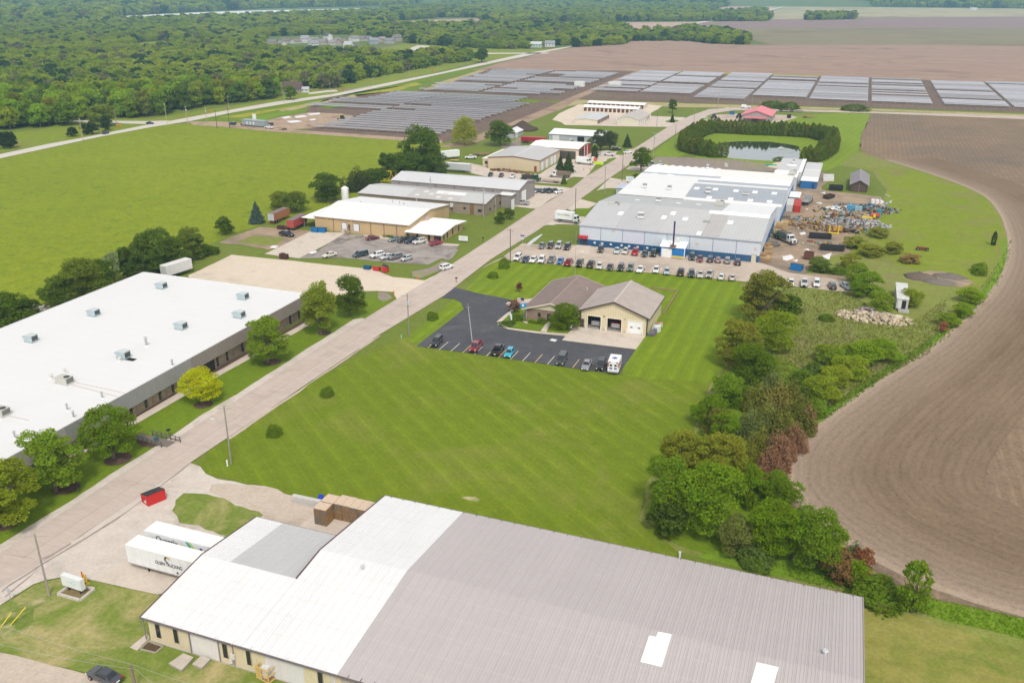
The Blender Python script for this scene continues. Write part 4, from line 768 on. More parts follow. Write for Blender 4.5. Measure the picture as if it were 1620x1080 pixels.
BG.gable(5.0,6.2,'y','sheet_wall',(.53,.44,.30),'sheet_roof',(.42,.41,.41),oh=.25,trim=(.22,.11,.09))
for (px,py) in ((857.7,262),(864.7,258),(872.7,254),(877.5,250)):
    y=PX(px,py,BG.x1)[0]; BG.overhead('E',y-1.7,y+1.7,3.9,(.76,.77,.78))
u=BG.pxw('S',(845.3,266),(848.7,273.5)); BG.door('S',u[0],u[1],2.4,(.28,.05,.05))
BG2=Bld('lean_to','cream lean-to with a pale roof along the left side of the beige garage','lean-to',-157.3,-153.4,378,404)
BG2.box('wall',-157.3,-153.5,378,404,0,3.6,'sheet_wall',(.53,.46,.33)); BG2.box('roof',-157.6,-153.3,377.7,404.3,3.6,3.75,'sheet_roof',(.72,.68,.58)); BG2.window('S',-156.2,-154.8,1.2,2.6)
RD=Bld('red_end_shop','white-roofed open shop with dark red sheet end wall','shop',-145.5,-120.6,409,429)
RD.gable(5.0,6.0,'x','sheet_wall',(.62,.55,.42),'sheet_roof',(.80,.77,.71),oh=.3,trim=(.4,.3,.25))
RD.box('red_gable_wall',-120.6,-120.3,409.5,428.7,0,5.1,'sheet_wall',(.26,.028,.035)); 
for yy in (417.5,422.5): RD.box('white_strip',-120.3,-120.2,yy,yy+.8,0,5.1,'paint',(.75,.72,.7))
RD.box('bay_shade_panel',-120.3,-120.15,410,417,0,4.2,'paint',(.04,.03,.03)); RD.face('bay_shade_panel','S',-131,-122,0,3.9,'paint',(.07,.06,.05))  # dark panels on closed walls paint the shade inside the bays
for i in range(3): RD.face('window','S',-143+i*4,-141.5+i*4,1.6,2.6,'glass')
t=thing('yard_clutter','jumble of blue and rust coloured parts in front of the red fronted shop','machinery',P(911,246))
for i in range(12):
    a=random.uniform(-3,3); b_=random.uniform(-2,2); MB().box(-.7,.7,-.4,.4,0,random.uniform(.5,2.3)).build('machine_part','rusty',t,random.choice([(.05,.12,.25),(.20,.08,.05),(.08,.07,.07),(.4,.12,.04)]),(a,b_,0),rz=random.random()*3)
GM=Bld('grey_workshop','light grey metal workshop with a big open black doorway','workshop',-151,-121.5,455.5,475)
GM.gable(3.9,5.3,'x','sheet_wall',(.39,.41,.45),'sheet_roof',(.72,.73,.74),oh=.25,trim=(.35,.37,.4))
u=GM.pxw('S',(874,214),(885,226)); GM.overhead('S',u[0],u[1],3.4,(.68,.69,.7)); u=GM.pxw('S',(913.5,217),(924,228)); GM.face('doorway_shade_panel','S',u[0],u[1],0,3.3,'paint',(.012,.012,.012))  # black panel paints the dark interior, the wall behind is closed
u=GM.pxw('S',(933.5,222),(936.5,229)); GM.door('S',u[0],u[1],2.3,(.75,.75,.75))
SG=Bld('small_garage','small grey gabled garage half hidden behind a round tree','garage',-178.5,-171.5,457,471)
SG.gable(2.7,4.2,'y','sheet_wall',(.36,.37,.39),'sheet_roof',(.62,.63,.64),oh=.3,trim=(.5,.5,.5)); SG.overhead('E',459,463,2.2,(.7,.7,.7))
def storage(label,x0,x1,y0,y1,h,hr,side,n,doorc,roofc,wallc=(.60,.54,.42),ridge='x'):
    b=Bld('storage_building',label,'storage units',x0,x1,y0,y1,'self storage buildings around the gravel yard')
    b.gable(h,hr,ridge,'sheet_wall',wallc,'sheet_roof',roofc,oh=.3,trim=(.68,.68,.66))
    L=(x1-x0) if side=='S' else (y1-y0); a=x0 if side=='S' else y0; w_=L/n
    for i in range(n): b.face('roll_up_door',side,a+i*w_+w_*.16,a+(i+1)*w_-w_*.16,0,2.3,'paint',doorc if i!=2 else tuple(min(1,c*1.3) for c in doorc),.05)
    return b
storage('long beige storage row with maroon doors and a white roof, the farther one',-172,-132.5,602,612,2.7,3.3,'S',12,(.10,.035,.035),(.82,.82,.82))
storage('long beige storage row with maroon doors and a white roof, the nearer one',-168.3,-131.5,579,588,2.8,3.5,'S',13,(.10,.035,.035),(.84,.84,.85))
storage('small storage block with grey roof and maroon doors on its right side',-157.5,-143.3,524,551,2.6,3.2,'E',8,(.12,.05,.05),(.47,.47,.47),ridge='y')
b=storage('cream gabled storage office with tan roof and three white doors',-132.3,-118.5,527.5,556,3.4,5.6,'E',1,(.6,.54,.42),(.40,.36,.33),(.56,.52,.42),'y')
for (px,py) in ((1013.3,193),(1016.3,191.5),(1019.3,190)): y=PX(px,py,b.x1)[0]; b.overhead('E',y-1.4,y+1.4,2.9,(.78,.78,.78))
for yy in (548,551): b.window('E',yy,yy+1.2,1,2.2)
RB=Bld('red_roof_barn','grey barn with a faded pink-red gabled metal roof behind the pond hedge','barn',-64,-46.5,566,592)
RB.gable(4.0,6.8,'y','sheet_wall',(.30,.27,.27),'sheet_roof',(.62,.16,.18),oh=.5,trim=(.5,.13,.14))
RB.box('porch_roof',-62,-49,560,566,3.0,3.2,'sheet_roof',(.62,.17,.19)); RB.face('doorway_shade_panel','S',-58,-54,0,3,'paint',(.1,.1,.1))  # dark grey panel paints the barn doorway's inner shade
def house(label,px,py,w_,d_,h,rh,wallc,roofc,rz=0,group=None,chim=False,name='house'):
    x,y,_=P(px,py); t=thing(name,label,'house',(x,y,0),rz,group); hx=w_/2;hy=d_/2
    MB().prism([(-hy,0),(hy,0),(hy,h),(0,h+rh),(-hy,h)],'x',-hx,hx).build('wall','paint',t,tuple(q*.8 for q in wallc))
    m=MB(); roofc=tuple(q*.62 for q in roofc)
    for s_ in (-1,1): m.prism([(s_*(hy+.4),h-.4*rh/hy),(0,h+rh+.02),(0,h+rh+.3),(s_*(hy+.4),h-.4*rh/hy+.3)],'x',-hx-.4,hx+.4)
    rf=m.build('roof','shingle',t,roofc)
    if chim: MB().box(-.5,.5,-.5,.5,0,2).build('chimney','paint',rf,(.3,.15,.1),(hx*.4,.5,h+rh-.8))
    for i in range(max(2,int(w_/3.5))):
        xx=-hx+(i+.5)*w_/max(2,int(w_/3.5)); f=MB().box(-.6,.6,-.06,.02,0,1.2).build('window','paint',t,(.7,.7,.7),(xx,-hy,1.2)); MB().box(-.5,.5,-.1,.02,.1,1.1).build('pane','glass',f)
        if h>4: f=MB().box(-.6,.6,-.06,.02,0,1.2).build('window','paint',t,(.7,.7,.7),(xx,-hy,h-1.7)); MB().box(-.5,.5,-.1,.02,.1,1.1).build('pane','glass',f)
    MB().box(-.02,.1,-1.2,1.2,0,2.2).build('garage_door','paint',t,(.75,.75,.75),(hx,-hy*.3,0))
    return t
vg='suburban houses beyond the first woods'
wc=(.66,.65,.63)
V=[(432,70,12,9,3,3,(.45,.38,.34),(.28,.25,.25),'brown bungalow at the left end of the village'),(446,72,13,9,3,3,(.6,.55,.46),(.33,.31,.30),'cream bungalow with grey roof near the left end of the village'),(452,68,12,9,3,3,(.5,.42,.38),(.25,.22,.21),'dark roofed bungalow behind the cream one'),(468,69,13,9,3,3,(.62,.60,.58),(.33,.26,.24),'low house with brown roof left of the tall grey-white house'),(484,68,12,10,6,4,(.68,.68,.68),(.42,.42,.43),'tall grey-white house with steep gable, leftmost two-storey one'),(496,72,12,9,3,3.5,(.66,.66,.66),(.37,.37,.38),'low grey house right of the tall grey-white one'),(510,71,13,9,4,3.5,(.5,.42,.38),(.32,.29,.28),'taupe house in the middle of the village'),(519,63,12,9,6,3.5,(.72,.72,.72),(.15,.14,.15),'tall white house with a black roof behind the taupe houses'),(526,72,12,9,4,3,(.5,.45,.42),(.36,.34,.33),'grey-brown house just right of the village middle'),(541,72,13,9,5,3.5,(.46,.38,.35),(.31,.25,.24),'brown two-storey house before the white garages'),(552,76,11,9,4,4,(.75,.75,.75),(.58,.58,.6),'bright white gabled house nearest the evergreen hedge'),(560,66,13,9,5,3,(.7,.69,.67),(.33,.31,.3),'white house with dark upper windows on the rise'),(572,65,12,9,4,3,(.5,.46,.44),(.28,.25,.25),'brown-grey house between two white ones'),(583,65,12,9,4,3,(.7,.7,.7),(.30,.25,.24),'white house with brown roof toward the right end'),(591,70,12,10,5,3.5,(.33,.38,.44),(.33,.34,.36),'blue-grey two-storey house at the right'),(604,67,13,9,4,3.5,(.46,.40,.37),(.38,.33,.31),'tan-brown ranch house near the right end'),(617,69,13,9,4,3,(.45,.43,.43),(.30,.29,.30),'grey house before the last one on the right'),(628,65,13,9,5,3.5,(.50,.44,.40),(.27,.24,.24),'brown two-storey house last on the right of the village'),(499,66,11,9,3,3,(.66,.64,.62),(.3,.3,.3),'low white house behind the low grey one'),(535,66,11,9,3,3,(.66,.6,.55),(.33,.3,.28),'small beige house behind the brown two-storey one')]
for i,(px,py,w_,d_,h,rh,a,b_,l) in enumerate(V): house(l,px,py,w_,d_,h,rh,a,b_,R([10,-25,40,80,5,60][i%6]),vg)
house('long brown house with steep roof beside the highway, half behind a tree',460,146,18,11,3.2,4.5,(.33,.27,.25),(.15,.10,.09),R(20),chim=True,name='farmhouse')
house('small white outbuilding beside the brown highway house',483,146,6,5,2.4,1.5,(.7,.7,.7),(.6,.6,.62),R(20),name='outbuilding')
house('mint green metal shed with pale roof beyond the far road',844,75,22,13,4.5,2.5,(.50,.62,.56),(.72,.74,.73),R(10),name='metal_shed')
house('white farmhouse with grey gables beside the mint shed',870,74,13,10,4.5,3,(.66,.66,.66),(.38,.38,.40),R(15),name='farmhouse')
house('dark low house under the trees left of the mint shed',770,72,14,9,3,3,(.2,.17,.16),(.14,.12,.12),R(0),name='farmhouse')
house('white farmhouse far off at the top of the picture beyond the tan field',1205,5.5,22,15,6,4,(.74,.74,.74),(.4,.4,.4),0,name='farmhouse')
house('white farm shed far off right of the distant farmhouse',1218,5.5,26,16,5,4,(.72,.72,.72),(.6,.6,.6),0,name='farm_shed')
house('tiny white shed alone in the distant tan field',1540,16,20,12,4,3,(.75,.75,.75),(.7,.7,.7),0,name='farm_shed')
SH=Bld('brown_shed','small dark brown shed with a mauve gabled roof at the top of the dirt yard','shed',2.6,8.9,381.2,404)
SH.gable(3.2,5.0,'y','sheet_wall',(.075,.05,.042),'sheet_roof',(.19,.165,.18),oh=.5,trim=(.3,.28,.3))
SH.face('sliding_door','S',3.3,5.7,0,2.8,'sheet_wall',(.085,.055,.045),.08); SH.face('sliding_door','S',5.8,8.2,0,2.8,'sheet_wall',(.085,.055,.045),.08); SH.face('door_track','S',5.7,5.8,0,3.0,'paint',(.3,.28,.27),.1)
OH=Bld('derelict_trailer_home','derelict white trailer with an open dark doorway among the bushes','trailer home',16.6,19.4,236,250)
OH.box('wall',16.6,19.4,236,250,.5,3.1,'rusty',(.58,.58,.58)); OH.box('roof',16.5,19.5,235.9,250.1,3.1,3.25,'rusty',(.72,.72,.73)); OH.face('doorway_shade_panel','S',17.9,18.9,.6,2.8,'paint',(.02,.015,.015)); OH.box('step',17.2,19.8,234.4,235.9,0,.5,'concrete_part',(.4,.38,.36)); OH.face('door','S',16.9,17.8,.7,2.8,'paint',(.6,.6,.6))  # doorway is a panel with interior darkness painted in
FS=Bld('garage_hall','cream metal vehicle hall with tan shingled roof and three bay doors','fire station',-56.0,-39.4,195.5,212.2)
Hs=4.55; Hr=7.6; hx=(FS.x1-FS.x0)/2; hy=(FS.y1-FS.y0)/2
cw=(.60,.52,.35)
MB().box(-hx,-hx+.2,-hy,hy,0,Hs).build('wall','sheet_wall',FS.root,cw); MB().box(hx-.2,hx,-hy,hy,0,Hs).build('wall','sheet_wall',FS.root,cw)
MB().prism([(-hx,0),(hx,0),(hx,Hs),(0,Hr-.1),(-hx,Hs)],'y',hy-.2,hy).build('wall','sheet_wall',FS.root,cw)
b1=FS.pxw('S',(930,501),(950,518)); b2=FS.pxw('S',(961,505),(982.5,523)); b3=FS.pxw('S',(994,508.5),(1015.5,530))
bays=[(b1[0],b1[1]),(b2[0],b2[1]),(b3[0],b3[1])]; DH=3.3
edges=[FS.x0]+[q for b in bays for q in b]+[FS.x1]; fm=MB()
for i in range(0,len(edges),2): fm.box(edges[i]-FS.cx,edges[i+1]-FS.cx,-hy,-hy+.2,0,DH)
fm.prism([(-hx,DH),(hx,DH),(hx,Hs),(0,Hr-.1),(-hx,Hs)],'y',-hy,-hy+.2); fm.build('front_wall','sheet_wall',FS.root,cw)
FS.box('hall_floor',FS.x0+.2,FS.x1-.2,FS.y0,FS.y1-.2,0,.14,'concrete_part',(.30,.28,.26))
for k,(u0,u1) in enumerate(bays):
    for uu in (u0-.16,u1): FS.box('door_trim',uu,uu+.16,195.4,195.48,0,DH,'paint',(.78,.74,.62) )
    FS.box('door_trim',u0-.16,u1+.16,195.4,195.48,DH,DH+.16,'paint',(.78,.74,.62))
    for uu in (u0-.35,u1+.15): FS.box('bollard',uu,uu+.25,194.7,194.95,0,1.3,'paint',(.74,.70,.58))
FS.box('overhead_door',bays[2][0],bays[2][1],195.55,195.65,0,DH,'paint',(.80,.80,.80)); 
for i in range(1,5): FS.box('door_joint',bays[2][0],bays[2][1],195.53,195.6,DH*i/5-.02,DH*i/5+.02,'paint',(.5,.5,.5))
for uu in (bays[2][0]+.5,bays[2][1]-1.1): FS.box('door_window',uu,uu+.6,195.5,195.6,1.55,1.8,'glass')
FS.door('S',bays[0][0]-1.9,bays[0][0]-.95,2.2,(.06,.045,.04))
FS.face('wall_lamp','S',(bays[0][1]+bays[1][0])/2-.15,(bays[0][1]+bays[1][0])/2+.15,3.5,3.8,'paint',(.1,.1,.12),.2); FS.face('wall_lamp','S',(bays[1][1]+bays[2][0])/2-.15,(bays[1][1]+bays[2][0])/2+.15,3.5,3.8,'paint',(.4,.35,.25),.2)
for xx in (FS.x0+.05,FS.x1-.2): FS.box('downspout',xx,xx+.15,195.3,195.45,0,Hs,'paint',(.05,.04,.04))
FS.gable(Hs,Hr,'y','sheet_wall',cw,'shingle',(.36,.31,.285),oh=.55,trim=(.07,.05,.045),walls=False)
F2=Bld('brick_office','low brick office with brown shingled roof and cream gable joined to the vehicle hall','fire station office',-70.6,-57.0,196.3,219.3)
F2.gable(2.9,5.0,'y','brick',(.30,.185,.125),'shingle',(.215,.165,.150),oh=.7,trim=(.62,.56,.46))
MB().prism([(-6.9,2.95),(6.9,2.95),(0,4.95)],'y',-.12,.05).build('gable_cladding','paint',F2.root,(.58,.50,.38),(0,196.3-F2.cy-.02,0))
u=F2.pxw('S',(851,499),(855.5,503)); F2.window('S',u[0],u[1],1.0,2.1); u=F2.pxw('S',(865.5,500),(868,512)); F2.door('S',u[0],u[0]+1.0,2.2,(.05,.04,.04))
for (px,py,c_) in ((890,472,(.7,.7,.75)),(929,456,(.4,.6,.55)),(920,447,(.6,.55,.7))):
    a=P(px,py,4.2); MB().cyl((0,0,0),(0,0,.7),.14,n=8).build('vent_pipe','paint',F2.root,c_,(a[0]-F2.cx,a[1]-F2.cy,3.7))
m=thing('antenna_mast','thin guyed radio mast rising behind the brick office roof','antenna',P(909.5,444)); MB().cyl((0,0,0),(0,0,13),.08,.04,5).build('mast','galvanised',m); MB().cyl((-.6,0,12),(.6,0,12),.04,n=4).cyl((0,0,13),(0,0,14.5),.03,n=4).build('aerial','galvanised',m)
tb=thing('timber_edging','L-shaped landscape timber edging behind the vehicle hall','edging',P(1050,475))
q0=P(1050,497); q1=P(1072,461); q2=P(1030,456)
for (a,b_) in ((q0,q1),(q1,q2)):
    L=math.dist(a,b_); k=int(L/2.4); 
    for i in range(k):
        c0=[a[j]+(b_[j]-a[j])*i/k for j in range(2)]; c1=[a[j]+(b_[j]-a[j])*(i+.96)/k for j in range(2)]
        MB().cyl((c0[0]-tb.location.x,c0[1]-tb.location.y,.18),(c1[0]-tb.location.x,c1[1]-tb.location.y,.18),.24,n=4).build('timber','wood',tb,(.30,.20,.12))
BP=Bld('blue_plant','large light grey steel plant with a dark blue base band, pale patched roofs and skylights','plant',-77.5,-21.0,266.4,313.5)
BLUE=(.020,.100,.22); LG=(.50,.535,.60)
HEb=6.5; HRb=9.0
BP.gable(HEb,HRb,'x','sheet_wall',LG,'sheet_roof',(.47,.47,.475),oh=.25,trim=(.34,.40,.5),thick=.12)
nb=8; bw=(BP.x1-BP.x0)/nb
for i in range(nb):
    a=BP.x0+i*bw; BP.face('wall_bay','S',a+.08,a+bw-.08,2.1,6.35,'sheet_wall',tuple(q*random.uniform(.97,1.03) for q in LG),.05)
    BP.face('bay_joint','S',a-.06,a+.06,0,6.4,'paint',(.12,.20,.33),.09)
    BP.face('base_band','S',a+.08,a+bw-.08,0,2.1,'paint' if i<4 else 'rusty',(.012,.075,.18) if i<4 else (.05,.13,.27),.07)
BP.box('base_band',-21.05,-20.9,266.4,290,0,2.4,'paint',(.02,.14,.36)); BP.box('base_band',-21.05,-20.9,290.1,313,0,2.8,'paint',(.02,.12,.32))
for i in range(6): BP.box('wall_bay',-21.02,-20.93,266.6+i*7.7,266.6+i*7.7+7.5,2.5,6.4,'sheet_wall',LG)
for (px,py) in ((953,383.5),(966.5,385.5),(983.5,387),(995.5,388),(1009,389.5),(1024,391.5),(941,382)):
    u=PY(px,py,266.4)[0]; BP.face('wall_light','S',u-.35,u+.35,.95,1.5,'paint',(.62,.66,.68),.12)
u=PY(925.5,382,266.4)[0]; BP.door('S',u-.5,u+.5,2.2,(.05,.035,.035)); BP.box('awning',u-1.9,u+1.0,265.0,266.3,2.5,3.3,'paint',(.45,.02,.03))
for (px,py) in ((971,365),(1103,386),(1195,394)): 
    u=PY(px,py,266.4); BP.face('vent_grille','S',u[0]-.5,u[0]+.5,u[1]-.4,u[1]+.4,'paint',(.55,.45,.42),.1)
u=PY(1193,402,266.4)[0]; BP.door('S',u-.7,u+.7,2.4,(.55,.50,.38))
def bpp(x0,x1,ya,yb,colr,name='roof_sheet',dz=.20): return roofpatch(BP,x0,x1,ya,yb,HEb,HRb,colr,name,BP.y0,BP.cy,dz)
cl=[(-77.6,-66,(.43,.425,.435)),(-66,-58.5,(.405,.40,.41)),(-58.5,-52,(.42,.415,.42)),(-52,-39,(.44,.435,.44)),(-39,-33.5,(.385,.37,.36)),(-33.5,-20.8,(.435,.44,.44))]
for (a,b_,c_) in cl: bpp(a,b_-.04,266.4,289.8,c_)
bpp(-77.6,-36.5,290.1,313.4,(.385,.385,.39)); bpp(-36.4,-20.8,290.1,313.6,(.66,.66,.67)); bpp(-40,-20.8,287,289.9,(.84,.84,.85),dz=.24)
def skyl(px,py,zz=7.8,b=BP,w_=.9,d_=1.6):
    z=zz
    for _ in range(6):
        a=P(px,py,z); yy=a[1]; z=(HEb+(yy-BP.y0)*(HRb-HEb)/(BP.cy-BP.y0) if yy<BP.cy else HRb-(yy-BP.cy)*(HRb-HEb)/(BP.cy-BP.y0))+.14
    bpp(a[0]-w_,a[0]+w_,yy-d_,yy+d_,(.83,.84,.85),'roof_skylight',.30)
for q in ((982,338),(1050.5,344.5),(1084,347),(1008.5,317),(1073.5,322),(1105,324),(1155.5,352.5),(1106,369.5),(1065,338)): skyl(*q,w_=.8 if q[1]<360 else .7,d_=1.5 if q[1]>335 else .9)
B2=Bld('rear_plant_hall','rear hall of the grey and blue plant with white and dark grey striped roofs','plant',-77.3,-19.3,313.7,374.5)
B2.box('wall',-77.2,-19.4,313.9,374.3,0,6.6,'sheet_wall',(.52,.56,.62)); B2.box('base_band',-19.4,-19.25,314,374,0,2.6,'paint',(.02,.13,.34))
def b2(name,x0,x1,y0,y1,z0,z1,c_,mat='sheet_roof',dz=.12):
    cx,cy=(x0+x1)/2,(y0+y1)/2; hy=(y1-y0)/2
    MB().prism([(-hy,z0-dz),(hy,z1-dz),(hy,z1),(-hy,z0)],'x',-(x1-x0)/2,(x1-x0)/2).build(name,mat,B2.root,c_,(cx-B2.cx,cy-B2.cy,0))
b2('roof_sheet',-77.4,-53.2,313.8,353,6.9,7.2,(.66,.66,.66)); 
b2('roof_sheet',-53.2,-19.2,317.5,337,6.8,7.9,(.300,.325,.365)); b2('roof_sheet',-53.2,-19.2,313.8,317.5,6.75,6.8,(.75,.72,.70)); b2('roof_sheet',-53.2,-19.2,337,341.5,7.9,7.6,(.70,.68,.66))
b2('roof_sheet',-53.2,-19.2,341.5,348,7.6,7.2,(.33,.36,.41)); b2('roof_sheet',-53.2,-19.2,348,353,7.2,7.1,(.80,.79,.78)); b2('roof_sheet',-77.4,-46,353,357.5,7.1,7.0,(.36,.38,.42)); b2('roof_sheet',-46,-19.2,353,357.5,7.1,7.0,(.84,.83,.83))
b2('roof_sheet',-77.4,-59,357.5,374.6,7.0,6.7,(.86,.86,.86)); b2('roof_sheet',-59,-50,357.5,374.6,7.0,6.7,(.82,.80,.79)); b2('roof_sheet',-50,-19.2,357.5,374.6,7.0,6.7,(.72,.69,.67))
for i in range(9): b2('roof_edge_tab',-76+i*3.2,-74.6+i*3.2,374.6,376,6.75,6.8,(.66,.66,.66))
for (px,py,yy) in ((1102.5,298,0),(1132,299.5,0),(1164.5,302,0),(1194.5,304,0),(1225,306,0),(1122,312.5,0),(1156,315,0),(1187,317,0),(1217.5,319,0)):
    z=7.2
    for _ in range(5): a=P(px,py,z); z=6.8+(a[1]-317.5)/19.5*1.1
    b2('roof_skylight',a[0]-.9,a[0]+.9,a[1]-1.5,a[1]+1.5,z+.05,z+.17,(.85,.85,.86))
for (px,py) in ((1035,275.5),(1060,277)): a=P(px,py,7.1); b2('roof_skylight',a[0]-1.3,a[0]+1.3,a[1]-1,a[1]+1,7.15,7.2,(.86,.86,.86))
g='roof machines on the grey plant'
for (px,py,z,k,s_,l) in [(971.5,327,8.1,'ac',1.15,'white packaged unit near the left roof corner of the grey plant'),(1014,344,8.0,'exhaust',1.1,'dark exhaust fan on a white curb low on the front roof slope'),(1042,318,8.3,'exhaust',1.0,'dark exhaust fan just before the white rear roof'),(1020,296,7.3,'exhaust',.85,'left of two dark exhaust fans on the white rear roof'),(1059,299,7.3,'exhaust',.85,'right of two dark exhaust fans on the white rear roof'),(1120.5,304,7.6,'exhaust',1.0,'dark exhaust fan on the slate grey roof strip'),(1180,307,7.6,'skybox',.8,'low white vent box on the slate grey roof strip'),(1117.5,353,7.6,'skybox',1.0,'low dark louvre box on the beige roof strip'),(1138.5,324,7.8,'ac',1.0,'beige packaged unit on the white roof patch'),(1119.5,266.5,7,'exhaust',.6,'small dark vent on the farthest white roof'),(1149,263.5,7,'ac',.5,'small grey unit on the far roof edge'),(1254,275,7.2,'ac',1.0,'brown-grey unit at the right end of the rear roof'),(1255.5,257,5.4,'exhaust',.5,'small black vent on the grey office roof')]:
    rtu('roof_unit',l,px,py,z,k,s_,g)
VB=Bld('blue_vestibule','small bright blue boiler room with white roof and white roll door on the plant front','boiler room',-50.3,-42.8,262.4,266.2)
VB.box('wall',-50.3,-42.8,262.4,266.2,0,3.3,'sheet_wall',(.02,.16,.42)); 
MB().prism([(-2.2,3.25),(2.0,4.2),(2.0,4.35),(-2.2,3.4)],'x',-4.0,4.0).build('roof','paint',VB.root,(.78,.78,.78))
VB.overhead('S',-49.8,-46.9,2.6,(.78,.78,.76),0,4,(.6,.6,.6)); VB.box('corner_trim',-43.0,-42.75,262.3,262.45,0,3.3,'paint',(.75,.78,.8)); VB.box('guard_rail',-46.5,-42.8,261.4,261.5,.4,1.0,'paint',(.6,.45,.08))
t=thing('exhaust_stack','tall thin purple-black exhaust stack on the blue boiler room roof','chimney',(*P(1065,388,4)[:2],3.7)); MB().cyl((0,0,-.1),(0,0,7.4),.26,.26,10).build('stack','paint',t,(.05,.035,.10)); MB().box(-.9,.9,-.9,.9,0,.2).build('flashing','rusty',t,(.30,.12,.08)); MB().cyl((0,0,7.4),(0,0,7.8),.4,.2,10).build('cap','paint',t,(.04,.03,.08))
t=thing('exhaust_hood','round white fan hood on the plant wall beside the boiler room','vent',(*PY(1071,378,265.5)[:1],265.6,PY(1071,380,265.5)[1])); MB().cyl((0,-.4,0),(0,.7,0),.8,.9,12).build('hood','paint',t,(.62,.62,.6))
OF=Bld('flat_roof_office','flat grey roofed block office at the rear corner of the plant near the pond','office',-27.7,-17.3,389,420.5)
OF.box('wall',-27.5,-17.5,389.2,420.3,0,4.6,'paint',(.60,.61,.64)); OF.box('roof',-27.7,-17.3,389,420.5,4.6,4.9,'membrane',(.46,.46,.47)); OF.box('roof_edge',-18.9,-17.25,389,420.5,4.9,5.1,'paint',(.78,.78,.78)); OF.box('roof_hatch',-24.5,-20.5,403,404.2,4.9,5.2,'paint',(.85,.85,.85)); OF.box('parapet_sign',-27.6,-20,388.8,389.0,3.2,4.8,'paint',(.72,.74,.77))
LK=Bld('link_block','low white link building between the rear hall and the office','link building',-28,-18.3,374.8,388.8); LK.box('wall',-27.9,-18.4,374.9,388.7,0,5.2,'paint',(.5,.52,.56)); LK.box('roof',-28,-18.2,374.8,388.9,5.2,5.4,'sheet_roof',(.74,.72,.71)); 
BT=Bld('blue_annex','long bright blue metal annex with pale grey roof right of the office','annex',-17.0,-10.4,380.5,423)
BT.box('wall',-16.9,-10.5,380.6,422.9,0,3.1,'sheet_wall',(.02,.12,.32)); 
for i,(a,b_,c_) in enumerate(((380.4,389,(.76,.75,.74)),(389,404,(.55,.55,.55)),(404,405.5,(.72,.7,.68)),(405.5,423.1,(.52,.51,.53)))): BT.box('roof_sheet',-17.1,-10.2,a,b_-.05,3.1,3.35,'sheet_roof',c_)
BT.face('doorway_shade_panel','S',-12.2,-11.3,0,2.6,'paint',(.02,.05,.12))  # darker blue panel paints the shade inside the doorway
CN=Bld('white_canopy','small white lean-to canopy on the plant side wall behind the containers','canopy',-18.9,-15.3,349,358); CN.box('wall',-18.9,-15.6,349.5,358,0,2.9,'sheet_wall',(.5,.52,.54)); CN.box('roof',-19.1,-15.1,348.7,358.3,2.9,3.1,'sheet_roof',(.78,.78,.78))
def ring(x,w_,zb,zt,zs=None):
    zm=zb+(zt-zb)*.45; return [(x,-w_*.93,zb),(x,-w_,zm),(x,-w_*.97,zt-.10),(x,-w_*.86,zt),(x,w_*.86,zt),(x,w_*.97,zt-.10),(x,w_,zm),(x,w_*.93,zb)]
def quadlerp(q,u0,u1,v0,v1,off):
    A,B,C,D=[Vector(p) for p in q]                    # A bottom-left, B bottom-right, C top-right, D top-left
    f=lambda u,v:(A*(1-u)+B*u)*(1-v)+(D*(1-u)+C*u)*v
    n=(B-A).cross(D-A).normalized()*off
    a=[f(u0,v0),f(u1,v0),f(u1,v1),f(u0,v1)]
    return [tuple(p+n) for p in a]+[tuple(p-n*.6) for p in a]
BOXF=[(0,1,2,3),(7,6,5,4),(0,4,5,1),(1,5,6,2),(2,6,7,3),(3,7,4,0)]
